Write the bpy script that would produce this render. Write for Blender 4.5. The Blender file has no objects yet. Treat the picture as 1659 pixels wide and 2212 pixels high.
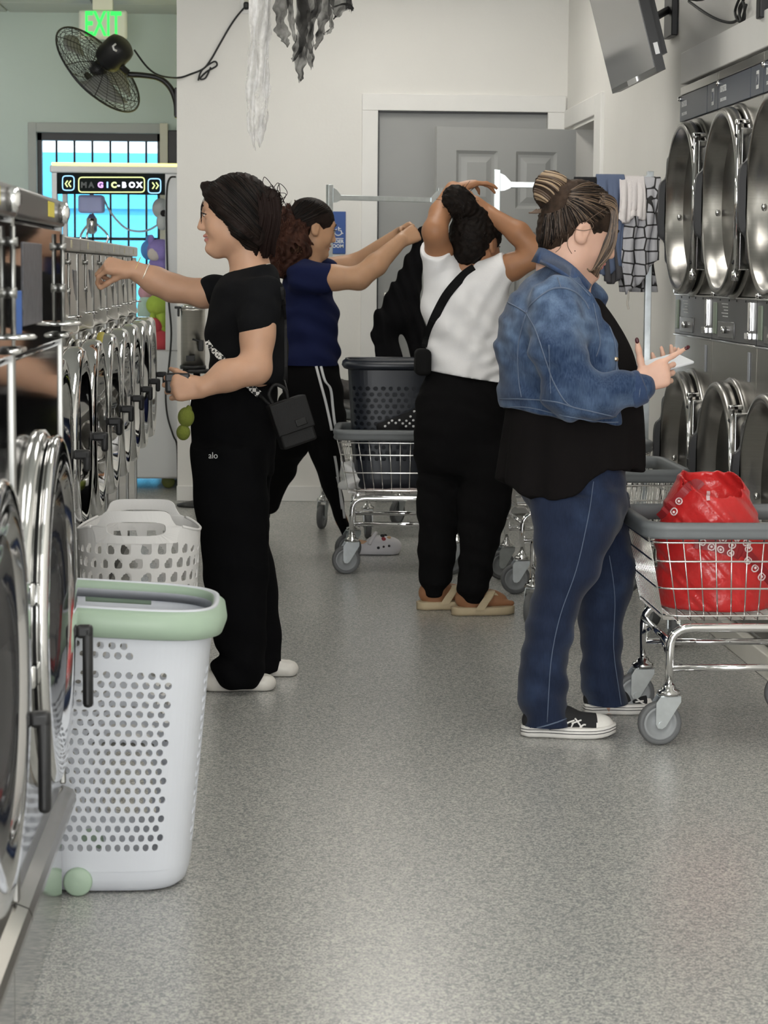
import bpy, bmesh, math, random
import numpy as np
from mathutils import Vector, Matrix
from mathutils.bvhtree import BVHTree
pi = math.pi
random.seed(7)
SC = bpy.context.scene
COL = SC.collection

# ------------------------------------------------------------------ camera
F_PX, CX, CY, CAM_H = 4920.0, 829.5, 1106.0, 1.30
YAW, PITCH, ROLL = math.radians(2.963), math.radians(6.09), 0.008
_r = Vector((math.cos(YAW), -math.sin(YAW), 0))
_f = Vector((math.sin(YAW) * math.cos(PITCH), math.cos(YAW) * math.cos(PITCH), -math.sin(PITCH)))
_u = _r.cross(_f)
CAM_R = _r * math.cos(ROLL) + _u * math.sin(ROLL)
CAM_U = -_r * math.sin(ROLL) + _u * math.cos(ROLL)
CAM_F = _f
CAM_O = Vector((0, 0, CAM_H))
cam_data = bpy.data.cameras.new('camera')
cam_data.sensor_fit = 'VERTICAL'
cam_data.sensor_height = 36.0
cam_data.lens = F_PX / 2212.0 * 36.0
cam_data.clip_start = 0.05
cam_data.dof.use_dof = True
cam_data.dof.focus_distance = 7.2
cam_data.dof.aperture_fstop = 11.0
cam = bpy.data.objects.new('camera', cam_data)
cam.matrix_world = Matrix(((CAM_R.x, CAM_U.x, -CAM_F.x, 0), (CAM_R.y, CAM_U.y, -CAM_F.y, 0),
                           (CAM_R.z, CAM_U.z, -CAM_F.z, CAM_H), (0, 0, 0, 1)))
COL.objects.link(cam)
SC.camera = cam

# ------------------------------------------------------------------ world, light, exposure
SC.view_settings.view_transform = 'Standard'
SC.view_settings.look = 'None'
SC.view_settings.gamma = 1.0
SC.view_settings.use_curve_mapping = False
SC.view_settings.exposure = 0.40
world = bpy.data.worlds.new('daylight_sky')
SC.world = world
world.use_nodes = True
_bg = world.node_tree.nodes['Background']
_bg.inputs[0].default_value = (0.80, 0.90, 1.0, 1)
_bg.inputs[1].default_value = 2.6

def area(name, loc, rot, sx, sy, power, color):
    l = bpy.data.lights.new(name, 'AREA')
    l.shape = 'RECTANGLE'; l.size = sx; l.size_y = sy; l.energy = power; l.color = color
    o = bpy.data.objects.new(name, l); o.location = loc; o.rotation_euler = rot
    COL.objects.link(o); return o
# daylight that comes in through the shop-front windows behind the camera
area('shopfront_daylight_offscreen', (-0.9, -3.15, 1.7), (math.radians(90), 0, 0), 4.6, 2.1, 330, (1.0, 0.985, 0.96))
sun = bpy.data.lights.new('sun_offscreen', 'SUN'); sun.energy = 3.0; sun.angle = 0.02; sun.color = (1, .96, .9)
sun_o = bpy.data.objects.new('sun_offscreen', sun); sun_o.rotation_euler = (math.radians(38), 0, math.radians(20)); COL.objects.link(sun_o)

# ------------------------------------------------------------------ pixel helpers
def ray(px, py):
    return (CAM_F + CAM_R * ((px - CX) / F_PX) + CAM_U * ((CY - py) / F_PX))
def P(px, py, Y):
    """point of the plane y=Y that pixel (px,py) sees"""
    d = ray(px, py)
    return CAM_O + d * (Y / d.y)
def PX(px, py, X):
    d = ray(px, py)
    return CAM_O + d * (X / d.x)
def G(px, py, z=0.0):
    d = ray(px, py)
    return CAM_O + d * ((z - CAM_H) / d.z)
def proj(p):
    v = Vector(p) - CAM_O
    w = v.dot(CAM_F)
    return (CX + F_PX * v.dot(CAM_R) / w, CY - F_PX * v.dot(CAM_U) / w)

# ------------------------------------------------------------------ materials
MATS = {}
def mat(name, color=(.8, .8, .8), rough=.5, metal=0.0, spec=.5, bump=0, bscale=200, var=0, vscale=20, emit=None, estr=1,
        alpha=1.0, trans=0.0, ior=1.45, coat=0, sheen=0, stretch=None, sss=0, hue2=None):
    if name in MATS: return MATS[name]
    m = bpy.data.materials.new(name); m.use_nodes = True
    nt = m.node_tree; b = nt.nodes['Principled BSDF']
    c = (*color, 1)
    b.inputs['Base Color'].default_value = c
    b.inputs['Roughness'].default_value = rough
    b.inputs['Metallic'].default_value = metal
    b.inputs['Specular IOR Level'].default_value = spec
    b.inputs['IOR'].default_value = ior
    b.inputs['Alpha'].default_value = alpha
    b.inputs['Transmission Weight'].default_value = trans
    b.inputs['Coat Weight'].default_value = coat
    if sheen:
        b.inputs['Sheen Weight'].default_value = sheen
    if sss:
        b.inputs['Subsurface Weight'].default_value = sss
        b.inputs['Subsurface Radius'].default_value = (.010, .004, .002)
        b.inputs['Subsurface Scale'].default_value = 1.0
    if emit is not None:
        b.inputs['Emission Color'].default_value = (*emit, 1); b.inputs['Emission Strength'].default_value = estr
    tc = None
    if bump or var:
        tc = nt.nodes.new('ShaderNodeTexCoord')
        mp = nt.nodes.new('ShaderNodeMapping')
        nt.links.new(tc.outputs['Object'], mp.inputs[0])
        if stretch: mp.inputs['Scale'].default_value = stretch
    if bump:
        n = nt.nodes.new('ShaderNodeTexNoise'); n.inputs['Scale'].default_value = bscale; n.inputs['Detail'].default_value = 3
        nt.links.new(mp.outputs[0], n.inputs['Vector'])
        bp = nt.nodes.new('ShaderNodeBump'); bp.inputs['Strength'].default_value = bump; bp.inputs['Distance'].default_value = .004
        nt.links.new(n.outputs['Fac'], bp.inputs['Height']); nt.links.new(bp.outputs[0], b.inputs['Normal'])
    if var:
        n = nt.nodes.new('ShaderNodeTexNoise'); n.inputs['Scale'].default_value = vscale; n.inputs['Detail'].default_value = 4
        nt.links.new(mp.outputs[0], n.inputs['Vector'])
        r = nt.nodes.new('ShaderNodeValToRGB')
        r.color_ramp.elements[0].position = .3; r.color_ramp.elements[1].position = .7
        c2 = hue2 if hue2 else tuple(min(1, x * (1 + var)) for x in color)
        c1 = color if hue2 else tuple(x * (1 - var) for x in color)
        r.color_ramp.elements[0].color = (*c1, 1); r.color_ramp.elements[1].color = (*c2, 1)
        nt.links.new(n.outputs['Fac'], r.inputs[0]); nt.links.new(r.outputs[0], b.inputs['Base Color'])
    MATS[name] = m
    return m

# ------------------------------------------------------------------ object helpers
def link(o, parent=None):
    COL.objects.link(o)
    if parent is not None: o.parent = parent
    return o
def tag(o, label, cat=None, group=None):
    o['label'] = label
    if cat: o['category'] = cat
    if group: o['group'] = group
    return o
def thing(name, label, cat, loc=(0, 0, 0), rz=0.0, group=None):
    o = bpy.data.objects.new(name, None); o.empty_display_size = .1
    o.location = loc; o.rotation_euler = (0, 0, rz); COL.objects.link(o)
    return tag(o, label, cat, group)
def structure(o):
    o['kind'] = 'structure'; return o
def copy_tree(o, parent=None):
    c = o.copy(); COL.objects.link(c)
    if parent is not None: c.parent = parent
    for ch in list(o.children): copy_tree(ch, c)
    return c

class MB:
    """collects shapes into one mesh"""
    def __init__(s): s.v = []; s.f = []; s.m = []; s.sm = []; s.cm = 0; s.smooth = False
    def add(s, vs, fs, smooth=None):
        b = len(s.v); s.v.extend([tuple(v) for v in vs])
        for f in fs:
            s.f.append(tuple(b + i for i in f)); s.m.append(s.cm); s.sm.append(s.smooth if smooth is None else smooth)
        return s
    def box(s, lo, hi, R=None):
        x0, y0, z0 = lo; x1, y1, z1 = hi
        v = [(x0, y0, z0), (x1, y0, z0), (x1, y1, z0), (x0, y1, z0), (x0, y0, z1), (x1, y0, z1), (x1, y1, z1), (x0, y1, z1)]
        if R: v = [R @ Vector(p) for p in v]
        return s.add(v, [(0, 3, 2, 1), (4, 5, 6, 7), (0, 1, 5, 4), (1, 2, 6, 5), (2, 3, 7, 6), (3, 0, 4, 7)], False)
    def bbox(s, lo, hi, bev=.005, seg=2, R=None):
        bm = bmesh.new(); bmesh.ops.create_cube(bm, size=1)
        c = [(a + b) / 2 for a, b in zip(lo, hi)]; d = [abs(b - a) for a, b in zip(lo, hi)]
        for v in bm.verts: v.co = Vector((c[0] + v.co.x * d[0], c[1] + v.co.y * d[1], c[2] + v.co.z * d[2]))
        bev = min(bev, min(d) * .49)
        bmesh.ops.bevel(bm, geom=bm.edges[:] + bm.verts[:], offset=bev, segments=seg, affect='EDGES', profile=.5)
        bm.verts.index_update()
        bm.normal_update()
        vs = [(R @ v.co) if R else v.co.copy() for v in bm.verts]; fl = [max(abs(c_) for c_ in f.normal) < .999 for f in bm.faces]
        fs = [[v.index for v in f.verts] for f in bm.faces]
        bm.free()
        s.add(vs, [f for f, k in zip(fs, fl) if k], True); b0 = len(s.v) - len(vs)
        for f, k in zip(fs, fl):
            if not k: s.f.append(tuple(b0 + i for i in f)); s.m.append(s.cm); s.sm.append(False)
        return s
    def loft(s, rings, closed=True, cap=True, loop=False, smooth=True):
        n = len(rings[0]); vs = [p for r in rings for p in r]; fs = []
        k = len(rings)
        for i in range(k if loop else k - 1):
            a = i * n; b = ((i + 1) % k) * n
            for j in range(n if closed else n - 1):
                j2 = (j + 1) % n
                fs.append((a + j, a + j2, b + j2, b + j))
        s.add(vs, fs, smooth)
        if cap and closed and not loop:
            s.add(rings[0], [tuple(reversed(range(n)))], False); s.add(rings[-1], [tuple(range(n))], False)
        return s
    def tube(s, pts, r, n=8, closed=False, cap=True):
        pts = [Vector(p) for p in pts]; rings = []; k = len(pts)
        rr = r if isinstance(r, (list, tuple)) else [r] * k
        nrm = None
        for i in range(k):
            if closed: t = (pts[(i + 1) % k] - pts[i - 1])
            else: t = pts[min(i + 1, k - 1)] - pts[max(i - 1, 0)]
            if t.length < 1e-9: t = Vector((0, 0, 1))
            t.normalize()
            if nrm is None:
                nrm = t.orthogonal().normalized()
            else:
                nrm = nrm - t * nrm.dot(t)
                nrm = nrm.normalized() if nrm.length > 1e-6 else t.orthogonal().normalized()
            bn = t.cross(nrm)
            rings.append([pts[i] + (nrm * math.cos(a) + bn * math.sin(a)) * rr[i] for a in [2 * pi * q / n for q in range(n)]])
        return s.loft(rings, cap=cap, loop=closed)
    def lathe(s, prof, axis='z', c=(0, 0, 0), n=32, cap=True, smooth=True, R=None):
        rings = []
        for r, h in prof:
            ring = []
            for q in range(n):
                a = 2 * pi * q / n
                u, v = r * math.cos(a), r * math.sin(a)
                p = {'z': (u, v, h), 'x': (h, u, v), 'y': (v, h, u)}[axis]
                p = Vector(p)
                if R: p = R @ p
                ring.append(p + Vector(c))
            rings.append(ring)
        return s.loft(rings, cap=cap, smooth=smooth)
    def sphere(s, c, r, n=16, m=10, R=None):
        if not isinstance(r, (tuple, list)): r = (r, r, r)
        rings = []
        for i in range(1, m):
            t = pi * i / m; ring = []
            for q in range(n):
                a = 2 * pi * q / n
                p = Vector((r[0] * math.sin(t) * math.cos(a), r[1] * math.sin(t) * math.sin(a), -r[2] * math.cos(t)))
                if R: p = R @ p
                ring.append(p + Vector(c))
            rings.append(ring)
        return s.loft(rings)
    def grid(s, fn, nu, nv, smooth=True, cu=False):
        vs = [fn(i / nu, j / nv) for j in range(nv + 1) for i in range(nu + (0 if cu else 1))]
        w = nu if cu else nu + 1
        fs = [(j * w + i, j * w + (i + 1) % w, (j + 1) * w + (i + 1) % w, (j + 1) * w + i) for j in range(nv) for i in range(nu)]
        return s.add(vs, fs, smooth)
    def poly(s, pts, thick=0, nrm=(0, -1, 0)):
        """flat polygon with thickness along nrm"""
        n = len(pts); pts = [Vector(p) for p in pts]; q = [p + Vector(nrm) * thick for p in pts]
        if thick == 0: return s.add(pts, [tuple(range(n))], False)
        s.add(pts + q, [tuple(reversed(range(n))), tuple(range(n, 2 * n))] + [(i, (i + 1) % n, n + (i + 1) % n, n + i) for i in range(n)], False)
        return s
    def build(s, name, mats, parent=None, world=False, fix=True):
        me = bpy.data.meshes.new(name)
        off = Vector(parent.location) if (world and parent is not None) else None
        vs = [(v[0] - off.x, v[1] - off.y, v[2] - off.z) for v in s.v] if off else s.v
        me.from_pydata(vs, [], s.f)
        if not isinstance(mats, (list, tuple)): mats = [mats]
        for m in mats: me.materials.append(m)
        me.polygons.foreach_set('material_index', s.m)
        me.polygons.foreach_set('use_smooth', s.sm)
        if fix:
            bm = bmesh.new(); bm.from_mesh(me)
            bmesh.ops.remove_doubles(bm, verts=bm.verts, dist=1e-5)
            bmesh.ops.recalc_face_normals(bm, faces=bm.faces)
            bm.to_mesh(me); bm.free()
        me.update()
        o = bpy.data.objects.new(name, me)
        return link(o, parent)

def fillet(pts, r, seg=5, closed=False):
    pts = [Vector(p) for p in pts]; out = []; n = len(pts)
    for i, p in enumerate(pts):
        if not closed and i in (0, n - 1): out.append(p); continue
        a, b = pts[i - 1], pts[(i + 1) % n]
        d1 = (a - p); d2 = (b - p); rr = min(r, d1.length * .49, d2.length * .49)
        p1 = p + d1.normalized() * rr; p2 = p + d2.normalized() * rr
        for k in range(seg + 1):
            t = k / seg
            out.append(p1 * (1 - t) ** 2 + p * 2 * t * (1 - t) + p2 * t * t)
    return out
def catmull(pts, seg=6, closed=False):
    pts = [Vector(p) for p in pts]; n = len(pts); out = []
    for i in range(n if closed else n - 1):
        if closed: a, b, c, d = pts[i - 1], pts[i], pts[(i + 1) % n], pts[(i + 2) % n]
        else: a, b, c, d = pts[max(i - 1, 0)], pts[i], pts[i + 1], pts[min(i + 2, n - 1)]
        for k in range(seg):
            t = k / seg
            out.append(.5 * ((2 * b) + (c - a) * t + (2 * a - 5 * b + 4 * c - d) * t * t + (-a + 3 * b - 3 * c + d) * t ** 3))
    if not closed: out.append(pts[-1])
    return out
def text_mesh(name, body, size, M, material, parent=None, extrude=.0005, align='CENTER', bold=0.0):
    """flat lettering; M maps the text plane (x right, y up, z out) to parent space"""
    cu = bpy.data.curves.new(name, 'FONT'); cu.body = body; cu.size = size; cu.align_x = align; cu.align_y = 'CENTER'
    cu.extrude = extrude; cu.offset = bold; cu.resolution_u = 3
    t = bpy.data.objects.new(name + '_tmp', cu); COL.objects.link(t)
    dg = bpy.context.evaluated_depsgraph_get()
    me = bpy.data.meshes.new_from_object(t.evaluated_get(dg))
    bpy.data.objects.remove(t); bpy.data.curves.remove(cu)
    me.transform(M); me.materials.clear(); me.materials.append(material)
    o = bpy.data.objects.new(name, me); return link(o, parent)
def frameM(o, x, y):
    x = Vector(x).normalized(); z = x.cross(Vector(y)).normalized(); y = z.cross(x)
    return Matrix(((x.x, y.x, z.x, o[0]), (x.y, y.y, z.y, o[1]), (x.z, y.z, z.z, o[2]), (0, 0, 0, 1)))

# ------------------------------------------------------------------ soft bodies: distance fields -> surface nets
class Field:
    def __init__(s, lo, hi, h):
        s.lo = np.array(lo, float); s.h = h
        n = np.ceil((np.array(hi) - s.lo) / h).astype(int) + 1
        s.n = n
        s.F = np.full(tuple(n), .25, np.float32)
        s.ax = [(s.lo[i] + h * np.arange(n[i])).astype(np.float32) for i in range(3)]
    def _sub(s, lo, hi, pad):
        i0 = np.clip(np.floor((np.array(lo) - pad - s.lo) / s.h).astype(int), 0, s.n - 1)
        i1 = np.clip(np.ceil((np.array(hi) + pad - s.lo) / s.h).astype(int) + 1, 1, s.n)
        if (i1 <= i0).any(): return None
        sl = tuple(slice(a, b) for a, b in zip(i0, i1))
        X = s.ax[0][sl[0]][:, None, None]; Y = s.ax[1][sl[1]][None, :, None]; Z = s.ax[2][sl[2]][None, None, :]
        return sl, X, Y, Z
    def _mix(s, sl, d, k, op):
        F = s.F[sl]
        if op == 'u':
            if k > 0:
                h = np.clip(k - np.abs(F - d), 0, None) / k
                s.F[sl] = np.minimum(F, d) - h * h * k * .25
            else: s.F[sl] = np.minimum(F, d)
        else:
            d = -d
            if k > 0:
                h = np.clip(k - np.abs(F - d), 0, None) / k
                s.F[sl] = np.maximum(F, d) + h * h * k * .25
            else: s.F[sl] = np.maximum(F, d)
    def cone(s, a, b, ra, rb=None, k=.02, op='u'):
        rb = ra if rb is None else rb
        a = np.array(a, float); b = np.array(b, float); rm = max(ra, rb)
        q = s._sub(np.minimum(a, b) - rm, np.maximum(a, b) + rm, k + 3 * s.h)
        if q is None: return s
        sl, X, Y, Z = q; d = b - a; L2 = float(d @ d) + 1e-12
        t = np.clip(((X - a[0]) * d[0] + (Y - a[1]) * d[1] + (Z - a[2]) * d[2]) / L2, 0, 1)
        dist = np.sqrt((X - a[0] - t * d[0]) ** 2 + (Y - a[1] - t * d[1]) ** 2 + (Z - a[2] - t * d[2]) ** 2) - (ra + (rb - ra) * t)
        s._mix(sl, dist.astype(np.float32), k, op); return s
    def chain(s, pts, rs, k=.02, op='u'):
        for i in range(len(pts) - 1): s.cone(pts[i], pts[i + 1], rs[i], rs[i + 1], k, op)
        return s
    def ell(s, c, r, R=None, k=.02, op='u'):
        c = np.array(c, float); r = np.array(r if hasattr(r, '__len__') else (r, r, r), float); rm = r.max()
        q = s._sub(c - rm, c + rm, k + 3 * s.h)
        if q is None: return s
        sl, X, Y, Z = q; dx, dy, dz = X - c[0], Y - c[1], Z - c[2]
        if R is not None:
            R = np.array(R)  # columns: local axes in world
            lx = dx * R[0, 0] + dy * R[1, 0] + dz * R[2, 0]
            ly = dx * R[0, 1] + dy * R[1, 1] + dz * R[2, 1]
            lz = dx * R[0, 2] + dy * R[1, 2] + dz * R[2, 2]
        else: lx, ly, lz = dx, dy, dz
        k0 = np.sqrt((lx / r[0]) ** 2 + (ly / r[1]) ** 2 + (lz / r[2]) ** 2)
        k1 = np.sqrt((lx / r[0] ** 2) ** 2 + (ly / r[1] ** 2) ** 2 + (lz / r[2] ** 2) ** 2) + 1e-9
        s._mix(sl, (k0 * (k0 - 1) / k1).astype(np.float32), k, op); return s
    def zloft(s, secs, k=.02, op='u', capr=.01):
        """secs: (z, cx, cy, rx, ry[, ang]) from any order; elliptic sections stacked in z"""
        a = np.array(sorted([tuple(q) + ((0,) if len(q) == 5 else ()) for q in secs]), float)
        z0, z1 = a[0, 0], a[-1, 0]; rm = max(a[:, 3].max(), a[:, 4].max())
        q = s._sub((a[:, 1].min() - rm, a[:, 2].min() - rm, z0), (a[:, 1].max() + rm, a[:, 2].max() + rm, z1), k + 3 * s.h)
        if q is None: return s
        sl, X, Y, Z = q; zz = Z[0, 0, :]
        # smooth (cosine-free) cubic interpolation
        def ip(col):
            y = a[:, col]; x = a[:, 0]; zc = np.clip(zz, z0, z1)
            if len(x) < 3: return np.interp(zc, x, y)
            m = np.gradient(y, x)
            i = np.clip(np.searchsorted(x, zc) - 1, 0, len(x) - 2)
            hh = x[i + 1] - x[i]; t = (zc - x[i]) / hh
            return (y[i] * (1 + 2 * t) * (1 - t) ** 2 + m[i] * hh * t * (1 - t) ** 2 + y[i + 1] * t * t * (3 - 2 * t) + m[i + 1] * hh * t * t * (t - 1))
        cx, cy, rx, ry, an = [ip(c)[None, None, :] for c in range(1, 6)]
        rx = np.maximum(rx, .004); ry = np.maximum(ry, .004)
        dx, dy = X - cx, Y - cy
        lx = dx * np.cos(an) + dy * np.sin(an); ly = -dx * np.sin(an) + dy * np.cos(an)
        k0 = np.sqrt((lx / rx) ** 2 + (ly / ry) ** 2)
        k1 = np.sqrt((lx / rx ** 2) ** 2 + (ly / ry ** 2) ** 2) + 1e-6
        d = np.where(k0 > 1e-3, k0 * (k0 - 1) / k1, -np.minimum(rx, ry))
        e = np.maximum(z0 - Z, Z - z1)
        d = np.maximum(d, e) if capr <= 0 else -0.5 * (-(d + e) - np.sqrt((d - e) ** 2 + capr * capr))
        s._mix(sl, d.astype(np.float32), k, op); return s
    def cut(s, p, n, k=.0):
        """keep the side n points away from (removes points with (x-p).n > 0)"""
        n = np.array(n, float); n /= np.linalg.norm(n)
        d = (s.ax[0][:, None, None] - p[0]) * n[0] + (s.ax[1][None, :, None] - p[1]) * n[1] + (s.ax[2][None, None, :] - p[2]) * n[2]
        s.F = np.maximum(s.F, d.astype(np.float32)); return s
    def shift(s, fn):
        s.F = s.F + fn(s.ax[0][:, None, None], s.ax[1][None, :, None], s.ax[2][None, None, :]).astype(np.float32); return s
    def hollow(s, t):
        s.F = np.abs(s.F + t * .5) - t * .5; return s
    def mesh(s):
        F = s.F; n = F.shape; ins = F < 0
        c = np.zeros(tuple(x - 1 for x in n), np.uint8)
        for i in (0, 1):
            for j in (0, 1):
                for k in (0, 1):
                    c += ins[i:n[0] - 1 + i, j:n[1] - 1 + j, k:n[2] - 1 + k]
        idx = np.argwhere((c > 0) & (c < 8))
        vid = np.full(c.shape, -1, np.int32); vid[idx[:, 0], idx[:, 1], idx[:, 2]] = np.arange(len(idx))
        corner = np.array([(i, j, k) for i in (0, 1) for j in (0, 1) for k in (0, 1)])
        val = np.stack([F[idx[:, 0] + o[0], idx[:, 1] + o[1], idx[:, 2] + o[2]] for o in corner], 1)
        acc = np.zeros((len(idx), 3)); cnt = np.zeros(len(idx))
        for a in range(8):
            for b in range(a + 1, 8):
                if np.abs(corner[a] - corner[b]).sum() != 1: continue
                va, vb = val[:, a], val[:, b]; x = (va < 0) != (vb < 0)
                t = np.where(x, va / np.where(x, va - vb, 1), 0)
                acc += np.where(x[:, None], corner[a] + t[:, None] * (corner[b] - corner[a]), 0); cnt += x
        V = s.lo + s.h * (idx + acc / cnt[:, None])
        quads = []
        for ax in range(3):
            o1, o2 = [q for q in range(3) if q != ax]
            A = [slice(1, m - 1) for m in n]; A[ax] = slice(0, n[ax] - 1)
            B = list(A); B[ax] = slice(1, n[ax])
            sa, sb = ins[tuple(A)], ins[tuple(B)]
            e = np.argwhere(sa != sb)
            if not len(e): continue
            sgn = sa[e[:, 0], e[:, 1], e[:, 2]]
            base = e.copy(); base[:, o1] += 1; base[:, o2] += 1
            q = []
            for d1, d2 in ((-1, -1), (0, -1), (0, 0), (-1, 0)):
                g = base.copy(); g[:, o1] += d1; g[:, o2] += d2
                q.append(vid[g[:, 0], g[:, 1], g[:, 2]])
            q = np.stack(q, 1)
            flip = sgn if ax != 1 else ~sgn
            q = np.where(flip[:, None], q, q[:, ::-1])
            quads.append(q)
        Q = np.concatenate(quads); Q = Q[(Q >= 0).all(1)]
        return V, Q
    def build(s, name, mats, parent=None, matfn=None, relax=1):
        V, Q = s.mesh()
        for _ in range(relax):   # light smoothing of the net
            acc = np.zeros_like(V); cnt = np.zeros(len(V))
            for a, b in ((0, 1), (1, 2), (2, 3), (3, 0)):
                np.add.at(acc, Q[:, a], V[Q[:, b]]); np.add.at(cnt, Q[:, a], 1)
                np.add.at(acc, Q[:, b], V[Q[:, a]]); np.add.at(cnt, Q[:, b], 1)
            V = V * .5 + .5 * acc / np.maximum(cnt, 1)[:, None]
        me = bpy.data.meshes.new(name)
        off = np.array(parent.location) if parent is not None else np.zeros(3)
        me.vertices.add(len(V)); me.vertices.foreach_set('co', (V - off).astype(np.float32).ravel())
        me.loops.add(len(Q) * 4); me.loops.foreach_set('vertex_index', Q.astype(np.int32).ravel())
        me.polygons.add(len(Q)); me.polygons.foreach_set('loop_start', np.arange(0, len(Q) * 4, 4, dtype=np.int32))
        me.polygons.foreach_set('loop_total', np.full(len(Q), 4, dtype=np.int32))
        if not isinstance(mats, (list, tuple)): mats = [mats]
        for m in mats: me.materials.append(m)
        if matfn is not None:
            c = V[Q].mean(1); me.polygons.foreach_set('material_index', np.asarray(matfn(c), dtype=np.int32))
        me.polygons.foreach_set('use_smooth', np.ones(len(Q), bool))
        me.update(); me.validate()
        o = bpy.data.objects.new(name, me); link(o, parent)
        o_v = V; 
        BVH[o.name] = (V, Q)
        return o
BVH = {}
def bvh_of(o):
    V, Q = BVH[o.name]
    if not isinstance(V, BVHTree):
        BVH[o.name] = (BVHTree.FromPolygons([tuple(v) for v in V], [tuple(int(i) for i in q) for q in Q]), V)
    return BVH[o.name][0]
def onto(o, pts, lift=.002, seg=4):
    """pixels -> points on the camera-facing surface of o"""
    t = bvh_of(o); out = []
    pp = catmull([(x, y, 0) for x, y in pts], seg) if seg > 1 else [Vector((x, y, 0)) for x, y in pts]
    for p in pp:
        d = ray(p.x, p.y).normalized()
        hit = t.ray_cast(CAM_O, d)
        if hit[0] is not None: out.append(hit[0] + hit[1] * lift - d * lift * .5)
    return out
# ================================================================== the setting
YB, XL, XR, CEIL = 12.74, -0.50, 1.66, 3.0      # back wall, its left corner, right wall, ceiling
YG = 15.6                                        # pale green wall of the far entrance
M_WHITE = mat('white_wall_paint', (.80, .785, .745), .75, bump=.15, bscale=60, var=.02, vscale=2)
M_TRIM = mat('white_trim_paint', (.82, .81, .78), .5, var=.015, vscale=6)
M_GREEN = mat('pale_green_wall_paint', (.56, .65, .62), .8, bump=.1, bscale=60)
M_GREYDOOR = mat('grey_door_paint', (.34, .345, .335), .5, var=.02, vscale=4)
M_BLACK = mat('black_plastic', (.012, .012, .013), .42)
M_RUBBER = mat('black_rubber', (.02, .02, .02), .7)
M_STEEL = mat('brushed_stainless_steel', (.56, .54, .50), .30, 1.0, var=.06, vscale=3, stretch=(1, 1, 60), bump=.02, bscale=40)
M_STEEL_POL = mat('polished_stainless_steel', (.62, .62, .61), .13, 1.0)
M_CHROME = mat('chrome', (.80, .80, .80), .05, 1.0)
M_ZINC = mat('galvanised_zinc', (.62, .66, .68), .32, 1.0, var=.08, vscale=30)
M_CEIL = mat('white_ceiling_tile', (.62, .66, .65), .9, bump=.3, bscale=120)
M_TBAR = mat('ceiling_grid_metal', (.60, .62, .60), .5)
M_DARKGLASS = mat('dark_tinted_glass', (.015, .015, .017), .06, spec=.6)

def floor_material():
    m = bpy.data.materials.new('speckled_vinyl_floor'); m.use_nodes = True; nt = m.node_tree
    b = nt.nodes['Principled BSDF']; tc = nt.nodes.new('ShaderNodeTexCoord')
    def noise(sc, det, dist, lo, hi, c0, c1):
        n = nt.nodes.new('ShaderNodeTexNoise'); n.inputs['Scale'].default_value = sc; n.inputs['Detail'].default_value = det
        n.inputs['Distortion'].default_value = dist; nt.links.new(tc.outputs['Object'], n.inputs['Vector'])
        r = nt.nodes.new('ShaderNodeValToRGB'); e = r.color_ramp.elements
        e[0].position = lo; e[1].position = hi; e[0].color = (*c0, 1); e[1].color = (*c1, 1)
        nt.links.new(n.outputs['Fac'], r.inputs[0]); return r.outputs[0]
    def mix(a, bb, fac, mode='MIX'):
        x = nt.nodes.new('ShaderNodeMixRGB'); x.blend_type = mode
        x.inputs[0].default_value = fac
        nt.links.new(a, x.inputs[1]); nt.links.new(bb, x.inputs[2]); return x.outputs[0]
    fine = noise(140, 2, 1.4, .46, .555, (.21, .216, .222), (.56, .545, .495))
    mid = noise(60, 3, 1.2, .40, .62, (.21, .215, .22), (.50, .49, .46))
    big = noise(.9, 2, 0, .3, .7, (.93, .93, .93), (1, 1, 1))
    c = mix(fine, mid, .22); c = mix(c, big, 1.0, 'MULTIPLY')
    nt.links.new(c, b.inputs['Base Color'])
    b.inputs['Roughness'].default_value = .26; b.inputs['Specular IOR Level'].default_value = .5
    n = nt.nodes.new('ShaderNodeTexNoise'); n.inputs['Scale'].default_value = 90; nt.links.new(tc.outputs['Object'], n.inputs['Vector'])
    bp = nt.nodes.new('ShaderNodeBump'); bp.inputs['Strength'].default_value = .05; bp.inputs['Distance'].default_value = .002
    nt.links.new(n.outputs['Fac'], bp.inputs['Height']); nt.links.new(bp.outputs[0], b.inputs['Normal'])
    return m
M_FLOOR = floor_material()

def S(name, mb, m, parent=None):
    o = mb.build(name, m, parent)
    if parent is None: structure(o)
    return o
S('floor', MB().box((-4.2, -3.1, -.1), (2.9, YG + .2, 0)), M_FLOOR)
ceiling = S('ceiling', MB().box((-4.2, -3.1, CEIL), (2.9, YG + .2, CEIL + .15)), M_TBAR)
# ceiling tiles in the far entrance, the ones that show
tile_me = MB().bbox((-.297, -.297, -.012), (.297, .297, -.001), .004, 1)
t0 = None
for i in range(5):
    for j in range(5):
        loc = (-.82 - .61 * i, 12.6 + .61 * j + .3, CEIL)
        if loc[1] > YG - .2: continue
        if t0 is None: t0 = tile_me.build('ceiling_tile', M_CEIL, ceiling); o = t0
        else: o = t0.copy(); COL.objects.link(o); o.parent = ceiling
        o.location = loc
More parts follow.
